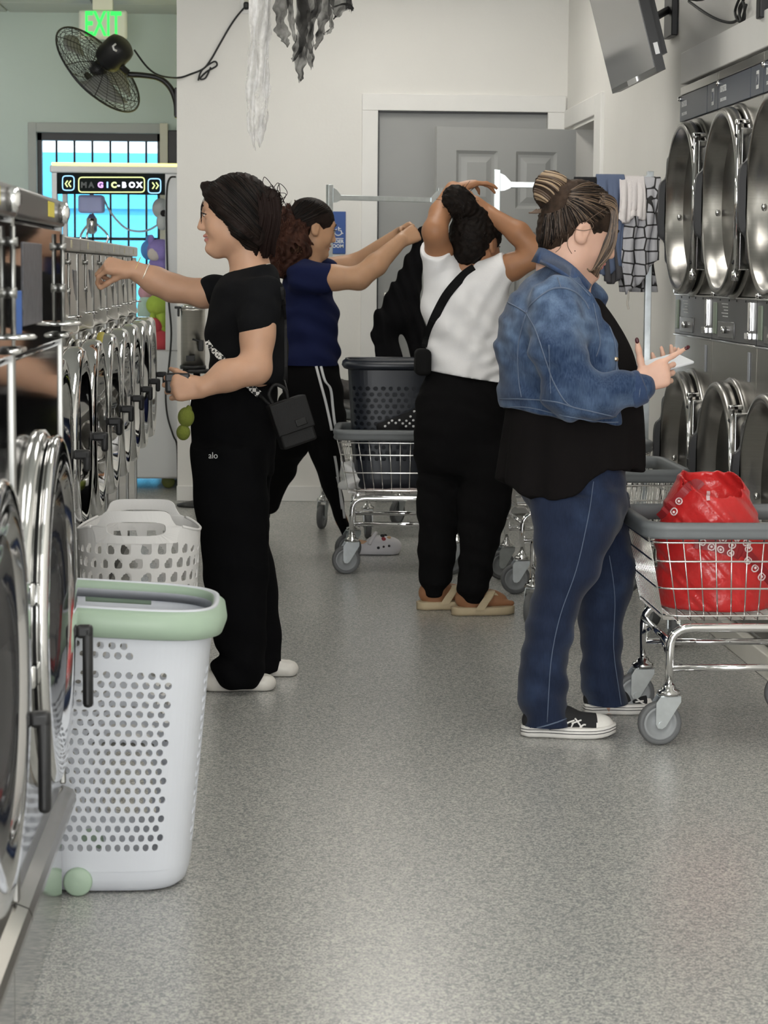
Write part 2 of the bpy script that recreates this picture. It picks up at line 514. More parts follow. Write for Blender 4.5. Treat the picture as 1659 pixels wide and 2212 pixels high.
# right wall: far stretch with a doorway, strip over the dryers, near stretch
DY0, DY1, DH = 11.56, 12.42, 2.08
DRY_FAR, DRY_W, DRY_N, DRY_X, DRY_TOP = 9.04, .765, 3, 1.625, 2.02
DRY_NEAR = DRY_FAR - DRY_W * DRY_N
w = MB()
w.box((XR, DRY_FAR, 0), (XR + .14, DY0, CEIL)); w.box((XR, DY0, DH), (XR + .14, DY1, CEIL)); w.box((XR, DY1, 0), (XR + .14, YB + .1, CEIL))
w.box((XR, -3.1, 0), (XR + .14, DRY_NEAR, CEIL)); w.box((XR, DRY_NEAR, DRY_TOP + .02), (XR + .14, DRY_FAR, CEIL))
S('wall_right', w, M_WHITE)
S('wall_closet', MB().box((2.7, 11.0, 0), (2.8, 13.2, CEIL)).box((XR + .14, 10.95, 0), (2.8, 11.05, CEIL)).box((XR + .14, YB, 0), (2.8, YB + .1, CEIL)), mat('closet_paint', (.80, .785, .745), .8))
S('trim_1', MB().bbox((XR - .035, DRY_NEAR, DRY_TOP + .012), (XR + .01, DRY_FAR, DRY_TOP + .135), .004), M_TRIM)     # fascia over the dryers
S('trim_2', MB().bbox((XR - .018, 11.33, 0), (XR + .01, DY0, DH + .1), .004)
  .bbox((XR - .018, DY0, DH), (XR + .01, YB, DH + .1), .004), M_TRIM)
S('trim_3', MB().box((XR - .005, DY0, 0), (XR + .145, DY0 + .02, DH)).box((XR - .005, DY0, DH - .02), (XR + .145, DY1, DH)), M_TRIM)
# back wall with the restroom doorway
ox0, ox1, oz = P(813, 700, YB).x, P(1176, 700, YB).x, P(1000, 241, YB).z
cx0, cx1, cz = P(779, 700, YB).x, P(1214, 700, YB).x, P(1000, 205, YB).z
w = MB().box((XL, YB, 0), (ox0, YB + .14, CEIL)).box((ox1, YB, 0), (XR, YB + .14, CEIL)).box((ox0, YB, oz), (ox1, YB + .14, CEIL))
S('wall_back', w, M_WHITE)
S('wall_side', MB().box((XL, YB + .14, 0), (XL + .14, YG, CEIL)), M_WHITE)
S('trim_4', MB().bbox((cx0, YB - .018, 0), (ox0, YB + .01, oz), .003).bbox((ox1, YB - .018, 0), (cx1, YB + .01, oz), .003)
  .bbox((cx0, YB - .02, oz), (cx1, YB + .01, cz), .003), M_TRIM)
S('trim_5', MB().box((ox0, YB - .004, 0), (ox0 + .008, YB + .06, oz)).box((ox0, YB - .004, oz - .01), (ox1, YB + .06, oz)), M_BLACK)
d1 = S('door_1', MB().bbox((ox0 + .006, YB + .03, .012), (ox1, YB + .075, oz - .006), .003), M_GREYDOOR)
lk = MB(); a, b_ = P(828, 684, YB + .03), P(848, 632, YB + .03)
lk.bbox((a.x, YB + .004, a.z), (b_.x, YB + .03, b_.z), .004)
lock = lk.build('keypad_lock', mat('satin_nickel', (.62, .60, .55), .35, 1), d1)
kb = MB()
for i in range(3):
    for j in range(4):
        x = a.x + (b_.x - a.x) * (.25 + .25 * i); z = b_.z - .02 - .018 * j
        kb.bbox((x - .004, YB - .002, z - .005), (x + .004, YB + .006, z + .005), .001, 1)
kb.build('keypad_button', M_BLACK, lock)
lk = MB().tube([(a.x + .02, YB + .03, a.z - .04), (a.x + .02, YB - .03, a.z - .04), (a.x + .11, YB - .03, a.z - .04)], .009).build('lever_handle', MATS['satin_nickel'], d1)
S('baseboard_back', MB().bbox((XL - .004, YB - .014, 0), (cx0, YB, .085), .003), M_TRIM)
S('baseboard_right', MB().bbox((XR - .014, DRY_FAR + .01, 0), (XR, 11.33, .085), .003), M_TRIM)

# six-panel door of the right-hand doorway, standing open in front of the back wall
pl, pr = P(943, 400, 11.92), P(1243, 400, 12.06)
dx = Vector((pr.x - pl.x, .14, 0)); dw = dx.length; ang = math.atan2(dx.y, dx.x)
dtop = P(943, 273, 11.92).z
d2 = bpy.data.objects.new('door_2', None); d2.location = (pl.x, 11.92, 0); d2.rotation_euler = (0, 0, ang); COL.objects.link(d2); structure(d2)
t = .04; zc = [.16, .80, .93, 1.50, 1.62, dtop - .12]; st, mid = .105, .10
colw = (dw - 2 * st - mid) / 2
dm = MB()
dm.box((0, 0, .012), (dw, t, .16)).box((0, 0, dtop - .12), (dw, t, dtop)).box((0, 0, .80), (dw, t, .93)).box((0, 0, 1.50), (dw, t, 1.62))
for x in (0, st + colw, dw - st):
    ww = mid if 0 < x < dw - st - .01 else st
    for z0, z1 in ((.16, .80), (.93, 1.50), (1.62, dtop - .12)): dm.box((x, 0, z0), (x + ww, t, z1))
dm.build('door_slab', M_GREYDOOR, d2)
for cxx in (st, st + colw + mid):
    for z0, z1 in ((.16, .80), (.93, 1.50), (1.62, dtop - .12)):
        x0, x1 = cxx, cxx + colw
        def ring(i, y): return [(x0 + i, y, z0 + i), (x1 - i, y, z0 + i), (x1 - i, y, z1 - i), (x0 + i, y, z1 - i)]
        MB().loft([ring(0, .002), ring(.016, .014), ring(.03, .014), ring(.06, .004)], cap=False, smooth=False).add(ring(.06, .004), [(0, 1, 2, 3)], False)\
            .box((x0, .02, z0), (x1, t - .002, z1)).build('door_panel', M_GREYDOOR, d2)
MB().lathe([(.012, 0), (.012, -.03), (.027, -.035), (.03, -.05), (.02, -.062), (0.002, -.064)], 'y', (.065, 0, .93), 16).build('door_knob', MATS['satin_nickel'], d2)

# far entrance: pale green wall, barred window, what lies outside
wx0, wx1 = P(80, 400, YG).x, P(349, 400, YG).x; wz1 = P(200, 287, YG).z; wz0 = .10
w = MB().box((-4.2, YG, 0), (wx0, YG + .16, CEIL)).box((wx1, YG, 0), (XL + .14, YG + .16, CEIL)).box((wx0, YG, wz1), (wx1, YG + .16, CEIL)).box((wx0, YG, 0), (wx1, YG + .16, wz0))
S('wall_green', w, M_GREEN)
fo = P(62, 400, YG).x; ft = P(200, 266, YG).z
M_FRAMEG = mat('grey_window_casing', (.40, .42, .41), .6)
win = bpy.data.objects.new('window_1', None); win.location = (wx0, YG, 0); COL.objects.link(win); structure(win)
MB().bbox((fo - wx0, -.03, 0), (0, 0, ft), .004).bbox((0, -.03, wz1), (wx1 - wx0 + .02, 0, ft), .004).build('casing', M_FRAMEG, win)
ww = wx1 - wx0
MB().box((0, .04, wz0), (.03, .10, wz1)).box((ww - .03, .04, wz0), (ww, .10, wz1)).box((0, .04, wz1 - .05), (ww, .10, wz1)).box((0, .04, wz0), (ww, .10, wz0 + .05)).build('frame', M_BLACK, win)
for k in range(6):
    x = P(119 + 39 * k, 400, YG).x - wx0
    MB().tube([(x, .125, wz0), (x, .125, wz1)], .008, 6).build('bar', M_BLACK, win)
for z in (1.49, .75): MB().bbox((0, .118, z - .01), (ww, .132, z + .01), .002).build('bar', M_BLACK, win)
MB().box((.03, .066, wz0 + .05), (ww - .03, .072, wz1 - .05)).build('pane', mat('clear_glass', (1, 1, 1), 0, trans=1, ior=1.02, spec=.2), win)
a, b_ = P(346, 400, YG - .05), P(363, 400, YG - .05)
S('trim_6', MB().bbox((a.x, YG - .09, 0), (b_.x, YG, ft), .004), mat('cream_post_paint', (.62, .60, .50), .6))
S('door_3', MB().bbox((b_.x, YG - .06, .01), (XL - .002, YG - .02, wz1 + .02), .005).bbox((b_.x + .02, YG - .075, 1.0), (b_.x + .03, YG - .05, 1.3), .003), M_BLACK)
# outside
S('ground_outside', MB().box((-9, YG + .16, -.12), (6, 30, -.02)), mat('concrete_pavement', (.55, .54, .52), .9, var=.1, vscale=3))
S('wall_street_blue', MB().box((-9, 20.0, -.02), (6, 20.2, 2.28)).box((-9, 19.96, 1.80), (6, 20.02, 1.90)), mat('cyan_blue_street_wall', (.075, .40, .62), .8, var=.05, vscale=2))
S('wall_street_white', MB().box((-9, 23.0, -.02), (6, 23.2, 3.4)).box((-9, 22.95, 2.6), (6, 23.0, 2.66)), mat('white_street_wall', (.80, .80, .78), .8))
# unseen sides of the shop, closing the room
S('wall_left', MB().box((-4.3, -3.1, 0), (-4.2, YG + .2, CEIL)), M_WHITE)
S('wall_front', MB().box((-4.2, -3.2, 0), (2.9, -3.1, .55)).box((-4.2, -3.2, 2.85), (2.9, -3.1, CEIL)).box((-4.2, -3.2, .55), (-3.3, -3.1, 2.85)).box((1.5, -3.2, .55), (2.9, -3.1, 2.85)), M_WHITE)
# ceiling light panels
M_PANEL = mat('lit_light_panel', (.9, .9, .9), .5, emit=(1.0, .965, .90), estr=6.5)
lp = None
for x in (.65, -2.3):
    for y in (1.0, 3.6, 6.2, 8.8, 11.4, 14.3):
        if y > 12.5 and x > -1: continue
        if lp is None:
            lp = thing('ceiling_light_offscreen', 'white framed flat light panel set in the ceiling', 'light', (x, y, CEIL), 0, 'ceiling light panels')
            MB().bbox((-.3, -.6, -.018), (-.27, .6, 0), .002).bbox((.27, -.6, -.018), (.3, .6, 0), .002).bbox((-.3, -.6, -.018), (.3, -.57, 0), .002).bbox((-.3, .57, -.018), (.3, .6, 0), .002).build('frame', M_TRIM, lp)
            MB().box((-.27, -.57, -.012), (.27, .57, -.004)).build('diffuser_offscreen', M_PANEL, lp)
        else:
            c = copy_tree(lp); c.location = (x, y, CEIL)
# closing walls behind the dryers and behind the restroom door
S('wall_utility', MB().box((2.8, -3.1, 0), (2.9, YG + .2, CEIL)).box((XL + .14, YG, 0), (2.8, YG + .16, CEIL)).box((XR + .14, DRY_FAR + .02, 0), (2.8, DRY_FAR + .1, CEIL)).box((XR + .14, DRY_NEAR - .1, 0), (2.8, DRY_NEAR - .02, CEIL)), mat('closet_paint'))
S('trim_7', MB().bbox((1.598, DRY_NEAR, 0), (2.4, DRY_FAR, .08), .004), mat('cream_plinth_paint', (.66, .64, .58), .6, var=.04, vscale=5))

# ================================================================== stacked dryers
M_DSTEEL = mat('dryer_stainless_steel', (.35, .34, .32), .27, 1.0, var=.06, vscale=3, stretch=(1, 1, 60), bump=.02, bscale=40)
M_EDGE = mat('edge_steel', (.30, .30, .29), .38, 1.0)
M_BAND = mat('slate_blue_label_band', (.075, .085, .115), .35, spec=.3)
M_CTRL = mat('grey_control_panel', (.075, .075, .08), .30, var=.06, vscale=9)
M_PRINT = mat('pale_print', (.75, .75, .75), .5)
M_DGLASS = mat('smoked_dryer_glass', (.05, .048, .04), .08, spec=.7)
M_GASK = mat('black_gasket', (.01, .01, .01), .6)
def dryer_door(root, zc):
    d = bpy.data.objects.new('dryer_door', None); d.location = (0, 0, zc); link(d, root)
    MB().lathe([(.338, .002), (.338, -.006), (.330, -.014), (.314, -.016), (.306, -.010), (.306, .002)], 'x', n=56, cap=False).build('door_flange', M_DSTEEL, d)
    MB().lathe([(.305, -.004), (.305, -.03)], 'x', n=48, cap=False).build('seal', M_GASK, d)
    MB().lathe([(.312, -.022), (.322, -.024), (.326, -.032), (.323, -.056), (.316, -.066), (.304, -.068), (.294, -.062), (.284, -.030), (.262, .006)], 'x', n=64, cap=False).build('door_ring', M_DSTEEL, d)
    MB().lathe([(.262, .006), (.262, .004), (.2, .02), (.12, .03), (.002, .034)], 'x', n=40, cap=False).build('door_glass', M_DGLASS, d)
    MB().lathe([(.012, 0), (.012, -.006), (.004, -.010)], 'x', (-.012, .268, -.03), 10).build('rivet', M_CHROME, d)
    # hinge on the near side
    h = MB().bbox((-.066, -.338, -.235), (-.05, -.285, .235), .006).bbox((-.06, -.342, -.235), (-.002, -.332, .235), .004)
    h.build('hinge_plate', M_STEEL_POL, d)
    MB().tube([(-.070, -.342, -.25), (-.070, -.342, .25)], .0095, 10).lathe([(.012, -.27), (.014, -.25), (.012, -.24)], 'z', (-.070, -.342, 0), 10).bbox((-.082, -.358, .245), (-.035, -.33, .262), .004).build('hinge_pin', M_CHROME, d)
    for z in (-.21, .21): MB().lathe([(.006, 0), (.006, -.004), (.001, -.006)], 'x', (-.078, -.342, z), 8).build('hinge_screw', M_BLACK, d)
    # black grip on the far side
    pts = [(-.02, .322, -.22), (-.044, .320, -.20), (-.050, .316, -.13), (-.076, .312, -.095), (-.079, .311, 0), (-.076, .312, .095), (-.050, .316, .13), (-.044, .320, .20), (-.02, .322, .22)]
    rings = []
    for q in catmull(pts, 4):
        rings.append([(q.x - .011, q.y - .017, q.z), (q.x + .011, q.y - .017, q.z), (q.x + .011, q.y + .017, q.z), (q.x - .011, q.y + .017, q.z)])
    MB().loft(rings, smooth=False).build('handle', M_BLACK, d)
def make_dryer():
    w2 = DRY_W / 2 - .003
    r = thing('stacked_dryer', '', 'dryer', (DRY_X, 0, 0), 0, 'stacked tumble dryers in the right wall')
    MB().box((.012, -w2, .085), (.74, w2, DRY_TOP)).build('cabinet', mat('painted_cabinet_steel', (.35, .35, .34), .5), r)
    MB().bbox((0, -w2, 1.987), (.014, w2, DRY_TOP), .003).build('header_panel', M_DSTEEL, r)
    bz0, bz1 = 1.885, 1.985; sp = -w2 + .20
    b1 = MB().bbox((.0, sp + .004, bz0), (.014, w2, bz1), .002).build('label_band', M_BAND, r)
    b2 = MB().bbox((.0, -w2, bz0), (.014, sp - .004, bz1), .002).build('label_band', M_BAND, r)
    Mx = lambda y, z: frameM((-.001, y, z), (0, -1, 0), (0, 0, 1))
    text_mesh('lettering', 'DEXTER', .030, Mx(w2 - .095, 1.950), M_PRINT, b1, bold=.0012)
    text_mesh('lettering', 'STACK DRYER', .017, Mx(w2 - .10, 1.912), M_PRINT, b1)
    yi = -w2 + .085
    MB().poly([(-.001, yi + .02, 1.905), (-.001, yi - .02, 1.905), (-.001, yi - .02, 1.965), (-.001, yi + .02, 1.965)], .0006, (-1, 0, 0)).build('icon_plate', M_PRINT, b2)
    ic = MB()
    for k in range(3): ic.tube([(-.0018, yi + .012 - .012 * k, 1.918), (-.0018, yi + .006 - .010 * k, 1.934), (-.0018, yi + .013 - .012 * k, 1.953)], .0016, 4)
    ic.build('icon', M_BAND, b2)
    MB().bbox((0, -w2, 1.214), (.014, w2, 1.881), .003).build('upper_panel', M_DSTEEL, r)
    cp = MB().bbox((-.002, -w2, 1.056), (.014, w2, 1.209), .003).build('control_panel', M_CTRL, r)
    MB().bbox((-.006, -.02, 1.066), (0, .26, 1.125), .003).build('coin_box_door', mat('coin_box_face', (.16, .16, .16), .25, .6), cp)
    MB().bbox((-.008, .29, 1.075), (0, .345, 1.19), .004).build('keypad', mat('keypad_face', (.22, .26, .20), .4), cp)
    MB().bbox((-.010, -.30, 1.10), (0, -.265, 1.20), .003).bbox((-.018, -.31, 1.072), (0, -.255, 1.098), .004).build('coin_slide', M_CHROME, cp)
    MB().lathe([(.013, 0), (.013, -.014), (.006, -.018)], 'x', (-.006, .12, 1.095), 14).build('lock', M_CHROME, cp)
    for k in range(5):
        yy = .22 - .0 * k
        MB().box((-.0028, .10, 1.185 - .011 * k), (-.002, .21 - .02 * (k % 3), 1.188 - .011 * k)).build('print_line', M_PRINT, cp)
    for y in (-.2, -.05, .08, .24): MB().lathe([(.004, 0), (.004, -.002)], 'x', (-.002, y, 1.2), 6).build('screw', M_BLACK, cp)
    MB().bbox((-.004, -.285, .93), (0, -.255, 1.03), .002).build('name_plate', mat('plate_grey', (.30, .31, .33), .4), r)
    MB().bbox((0, -w2, .10), (.014, w2, 1.052), .003).build('lower_panel', M_DSTEEL, r)
    MB().box((.02, -w2, .082), (.03, w2, .10)).build('kick_strip', M_BLACK, r)
    for z in (1.052, 1.21): MB().bbox((-.008, -w2, z - .004), (.0, w2, z + .004), .003).build('edge_strip', M_STEEL_POL, r)
    for z in (1.975, 1.222): MB().lathe([(.011, .004), (.012, -.004), (.006, -.012)], 'x', (0, w2 - .012, z), 12).build('cabinet_lock', M_CHROME, r)
    dryer_door(r, 1.54); dryer_door(r, .595)
    return r
DRY_LABELS = ['stacked dryer at the end of the row, beside the bare white wall', 'second stacked dryer from the bare white wall, above the red bag',
              'third stacked dryer from the bare white wall']
dr = make_dryer()
for i in range(DRY_N):
    o = dr if i == 0 else copy_tree(dr)
    o.location = (DRY_X, DRY_FAR - DRY_W * (i + .5), 0); o['label'] = DRY_LABELS[i]

# ================================================================== front-loading washers on the left
def ring_door(root, zc, R, dep, glass_r, handle=True, hz=0.0, hl=.045, drop=.045):
    d = bpy.data.objects.new('washer_door', None); d.location = (0, 0, zc); link(d, root)
    MB().lathe([(R * 1.03, -.002), (R * 1.03, .008), (R * .985, .018), (R * .97, .018)], 'x', n=56, cap=False).build('door_flange', M_STEEL_POL, d)
    MB().lathe([(R * .95, .0), (R * .95, .03)], 'x', n=48, cap=False).build('seal', M_GASK, d)
    MB().lathe([(R * .96, .022), (R * .995, .024), (R, .03), (R, dep * .80), (R * .985, dep * .92), (R * .95, dep), (R * .86, dep), (R * .82, dep * .93), (glass_r, dep * .72)], 'x', n=72, cap=False).build('door_ring', M_CHROME, d)
    MB().lathe([(glass_r, dep * .72), (glass_r * .97, dep * .70), (glass_r * .7, dep * .3), (glass_r * .4, -.03), (.002, -.05)], 'x', n=48, cap=False).build('door_glass', M_DARKGLASS, d)
    if handle:
        y = R * .93
        MB().tube([(dep * .5, y, hz), (dep + .006, y, hz)], .010, 12).build('handle_stud', M_CHROME, d)
        MB().bbox((dep - .002, y - .013, hz - .013), (dep + hl, y + .013, hz + .013), .007).bbox((dep + hl - .02, y - .013, hz - drop), (dep + hl, y + .013, hz + .012), .008).build('handle', M_BLACK, d)
        for hs_ in (-.09, .05): MB().bbox((.002, -R * 1.04, hs_), (dep * .55, -R * .93, hs_ + .04), .006).build('hinge', M_STEEL_POL, d)
    return d
def coin_slide(root, y, z, s=1.0):
    c = MB().bbox((0, y - .010 * s, z - .10 * s), (.003, y + .010 * s, z + .09 * s), .001, 1).tube([(.012, y, z - .13 * s), (.012, y, z + .09 * s)], .0045, 8)
    c.tube([(0, y, z + .06 * s), (.02, y, z + .06 * s)], .009 * s, 10).tube([(0, y, z - .04 * s), (.018, y, z - .04 * s)], .011 * s, 10)
    c.build('coin_slide', M_EDGE, root)
    MB().lathe([(.001, -.006), (.045 * s, -.004), (.047 * s, 0), (.04 * s, .004), (.001, .002)], 'z', (.012, y, z - .125 * s), 20).build('coin_tray', M_STEEL_POL, root)
W_X, W_W, W_END, W_H = -.62, .66, 10.80, 1.392
def make_washer():
    w2 = W_W / 2 - .003
    r = thing('front_load_washer', '', 'washer', (W_X, 0, 0), 0, 'washers in the long left row')
    MB().box((-.72, -w2, .09), (-.012, w2, W_H - .004)).build('cabinet', mat('painted_cabinet_steel'), r)
    MB().bbox((-.3, -w2, 1.348), (.012, w2, W_H), .006).build('top_strip', M_STEEL, r)
    MB().bbox((.0115, -.03, 1.358), (.0128, .02, 1.382), .0005, 1).build('price_sticker', mat('faded_sticker', (.62, .58, .40), .6), r)
    # control panel with the bowed lower edge
    n = 14; top = [(0, -w2 + 2 * w2 * i / n, 1.343) for i in range(n + 1)]
    bot = [(.022 * (1 - (2 * i / n - 1) ** 2), -w2 + 2 * w2 * i / n, 1.115 - .022 * math.sin(pi * i / n)) for i in range(n + 1)]
    m = MB(); m.grid(lambda u, v: tuple(Vector(top[round(u * n)]).lerp(Vector(bot[round(u * n)]), v)), n, 4)
    m.tube(bot, .004, 6); m.grid(lambda u, v: tuple(Vector(bot[round(u * n)]).lerp(Vector((0, top[round(u * n)][1], 1.09)), v)), n, 2)
    m.box((-.012, -w2, 1.09), (-.001, w2, 1.343))
    m.build('control_panel', mat('pale_brushed_steel', (.78, .76, .71), .38, 1.0, var=.04, vscale=4, stretch=(1, 40, 1)), r)
    coin_slide(r, -.12, 1.26, .9)
    MB().bbox((0, .10, 1.19), (.01, .22, 1.29), .004).build('display', M_CTRL, r)
    MB().bbox((-.012, -w2, .20), (0, w2, 1.086), .003).build('front_panel', M_STEEL_POL, r)
    MB().bbox((-.05, -w2, 0), (-.03, w2, .2), .003).build('plinth', M_BLACK, r)
    for s_ in (-1, 1): MB().bbox((-.01, s_ * (w2 - .006) - .006, .2), (.006, s_ * (w2 - .006) + .006, 1.343), .003).build('edge_strip', M_EDGE, r)
    ring_door(r, .80, .275, .105, .20, hz=.0)
    return r
nW = 9; wm = make_washer()
for i in range(nW):
    o = wm if i == 0 else copy_tree(wm)
    o.location = (W_X, W_END - W_W * (i + .5), 0)
    o['label'] = (['last washer of the row, beside the claw machine'] + ['%s washer of the row counted from the claw machine' % q for q in ('second', 'third', 'fourth', 'fifth', 'sixth', 'seventh', 'eighth', 'ninth')])[i]
# one door with a yellow gasket shows between the chrome rings
yg = W_END - W_W * 4.5
g = [c for c in COL.objects if c.name.startswith('front_load_washer') and abs(c.location.y - yg) < .01][0]
gd = [c for c in g.children if c.name.startswith('washer_door')][0]
MB().lathe([(.276, .045), (.279, .05), (.279, .062), (.276, .067)], 'x', n=48, cap=False).build('yellow_gasket', mat('yellow_gasket', (.42, .36, .05), .6), gd)

B_X, B_W, B_END, B_H = -.41, .87, 4.555, 1.428
def make_big():
    w2 = B_W / 2 - .003
    r = thing('tall_washer', '', 'washer', (B_X, 0, 0), 0, 'tall dark washers')
    MB().box((-.95, -w2, .02), (-.012, w2, B_H - .004)).build('cabinet', mat('dark_cabinet_steel', (.10, .10, .105), .35, .7), r)
    MB().bbox((-.5, -w2, 1.376), (.012, w2, B_H), .008).build('top_strip', mat('dark_brushed_steel', (.20, .195, .19), .30, 1.0), r)
    MB().bbox((.0115, .08, 1.39), (.0132, .19, 1.418), .0005, 1).build('price_sticker', mat('yellow_sticker', (.55, .46, .06), .6), r)
    MB().lathe([(.02, 0), (.02, .014), (.008, .02)], 'x', (.012, .30, 1.402), 16).build('lock', M_CHROME, r)
    MB().bbox((-.012, -w2, 1.155), (.004, w2, 1.372), .004).build('control_panel', mat('black_glossy_panel', (.012, .011, .010), .04, spec=.5), r)
    MB().bbox((.003, -.30, 1.2), (.006, .02, 1.34), .002).build('instruction_label', mat('label_print', (.07, .07, .08), .35, var=.5, vscale=60), r)
    MB().bbox((.004, -.42, 1.19), (.0065, -.33, 1.26), .002).build('blue_sticker', mat('blue_sticker', (.03, .12, .42), .4), r)
    coin_slide(r, .36, 1.29, .8)
    MB().tube([(.004, .30, 1.168), (.022, .30, 1.168), (.022, .42, 1.168), (.004, .42, 1.168)], .005, 8).build('tray_bar', M_STEEL_POL, r)
    MB().bbox((-.012, -w2, .26), (0, w2, 1.15), .004).build('front_panel', mat('dark_polished_steel', (.20, .196, .19), .07, 1.0), r)
    for s_ in (-1, 1): MB().bbox((-.012, s_ * (w2 - .004) - .004, .26), (.006, s_ * (w2 - .004) + .004, 1.4), .003).build('edge_strip', M_EDGE, r)
    MB().bbox((-.02, -w2, .0), (-.004, w2, .255), .003).build('plinth', mat('plinth_steel', (.42, .42, .41), .10, 1.0), r)
    # bumper rail
    rp = [(-.004, .215), (.016, .215), (.026, .225), (.026, .236), (.020, .248), (-.004, .258)]
    MB().loft([[(x, -w2 + .0, z) for x, z in rp], [(x, w2 + .0, z) for x, z in rp]], smooth=False).build('bumper_rail', mat('rail_steel', (.30, .28, .25), .22, 1.0), r)
    ring_door(r, .683, .315, .042, .235, hz=-.09, hl=.03, drop=.15)
    return r
bm_ = make_big()
for i in range(3):
    o = bm_ if i == 0 else copy_tree(bm_)
    o.location = (B_X, B_END - B_W * (i + .5), 0)
    o['label'] = ['tall dark washer with chrome door ring, beside the white hamper', 'second tall dark washer from the white hamper', 'third tall dark washer from the white hamper'][i]

# ================================================================== laundry carts
M_BUMP = mat('grey_vinyl_bumper', (.14, .15, .155), .45, var=.05, vscale=10)
M_WIRE = mat('chrome_wire', (.66, .65, .63), .16, 1.0)
M_TYRE = mat('grey_caster_tyre', (.115, .118, .12), .6)
M_HUB = mat('grey_caster_hub', (.25, .26, .265), .5)
CL, CW, RZ0, RZ1, BZ = .58, .50, .575, .620, .345
def rrect(L, W, z, r=.06, seg=4): return fillet([(-L / 2, -W / 2, z), (L / 2, -W / 2, z), (L / 2, W / 2, z), (-L / 2, W / 2, z)], r, seg, True)
_cart_cache = {}
def cart_part(key, fn, m, parent):
    if key not in _cart_cache:
        o = fn().build(key, m, parent); _cart_cache[key] = o.data; return o
    return link(bpy.data.objects.new(key, _cart_cache[key]), parent)
def _rim():
    m = MB(); rings = []
    path = rrect(CL, CW, 0, .07, 5); n = len(path)
    for i, p in enumerate(path):
        t = (path[(i + 1) % n] - path[i - 1]).normalized(); nn = Vector((t.y, -t.x, 0))
        sec = [(-.010, RZ0), (.012, RZ0), (.018, RZ0 + .008), (.014, RZ0 + .018), (.018, RZ0 + .026), (.018, RZ1 - .006), (.010, RZ1), (-.006, RZ1), (-.012, RZ1 - .006)]
        rings.append([Vector((p.x + nn.x * a, p.y + nn.y * a, z)) for a, z in sec])
    return m.loft(rings, loop=True)
def _wires():
    m = MB()
    def at(x, y, z):
        k = (RZ0 - z) / (RZ0 - BZ); return (x * (1 - .17 * k), y * (1 - .16 * k), z)
    for z in (.565, .512, .435, .358):
        k = (RZ0 - z) / (RZ0 - BZ); m.tube(rrect(CL * (1 - .17 * k), CW * (1 - .16 * k), z, .05, 4), .0031, 6, closed=True)
    nx = 13
    for i in range(1, nx):
        x = -CL / 2 + CL * i / nx
        m.tube([at(x, -CW / 2, RZ0 + .01), at(x, -CW / 2, BZ), at(x, CW / 2, BZ), at(x, CW / 2, RZ0 + .01)], .0022, 5)
    ny = 26
    for i in range(1, ny):
        y = -CW / 2 + CW * i / ny
        m.tube([at(-CL / 2, y, RZ0 + .01), at(-CL / 2, y, BZ), at(CL / 2, y, BZ), at(CL / 2, y, RZ0 + .01)], .0018, 4)
    m.tube([(-.2, -.21, BZ - .006), (-.2, .21, BZ - .006)], .005, 6); m.tube([(.2, -.21, BZ - .006), (.2, .21, BZ - .006)], .005, 6)
    return m
LX, LY = .225, .22
def _frame():
    m = MB()
    for s in (-1, 1):
        m.tube(fillet([(-LX, s * LY, .165), (-LX, s * LY, .326), (LX, s * LY, .326), (LX, s * LY, .165)], .06, 6), .0125, 10)
        m.tube([(-LX, s * LY, .215), (LX, s * LY, .215)], .010, 8)
        m.tube([(s * LX, -LY, .285), (s * LX, LY, .285)], .010, 8)
        m.tube([(s * LX, -LY, .24), (s * LX, -LY + .16, .285)], .007, 6); m.tube([(s * LX, LY, .24), (s * LX, LY - .16, .285)], .007, 6)
    return m
def _rack():
    m = MB(); hx = .315
    for s in (-1, 1):
        m.bbox((s * hx - .013, .0, .30), (s * hx + .013, .026, 1.705), .002)
        pts = [(s * (hx - .012), .002, 1.618), (s * (hx - .012), .002, 1.690), (s * (hx - .03), .002, 1.682), (s * (hx - .055), .002, 1.657), (s * (hx - .055), .002, 1.631), (s * (hx - .03), .002, 1.620)]
        m.poly(pts, .004, (0, -1, 0))
    m.bbox((-hx, .003, 1.632), (hx, .023, 1.656), .002)
    m.tube([(-hx, .013, .34), (hx, .013, .34)], .009, 6)
    return m
def _wheel():
    m = MB(); m.lathe([(.046, -.011), (.055, -.015), (.060, -.011), (.0615, 0), (.060, .011), (.055, .015), (.046, .011)], 'y', (0, 0, .0615), 28, cap=False); return m
def _hub():
    m = MB(); m.lathe([(.002, -.006), (.012, -.012), (.016, -.008), (.036, -.006), (.040, -.012), (.047, -.0125), (.047, .0125), (.040, .012), (.036, .006), (.016, .008), (.012, .012), (.002, .006)], 'y', (0, 0, .0615), 28, cap=False); return m
def _fork():
    m = MB()
    for s in (-1, 1):
        m.poly([(-.016, s * .019, .0615), (-.010, s * .019, .050), (.002, s * .019, .048), (.012, s * .019, .055), (.054, s * .019, .122), (.054, s * .019, .138), (-.004, s * .019, .138), (-.016, s * .019, .12)], .003, (0, s, 0))
    m.bbox((-.004, -.022, .134), (.054, .022, .140), .002)
    m.tube([(0, -.024, .0615), (0, .024, .0615)], .0075, 8)
    return m
def _stem():
    m = MB(); m.lathe([(.030, .139), (.032, .145), (.030, .152), (.020, .156), (.017, .166), (.013, .17)], 'z', (.025, 0, 0), 20); return m
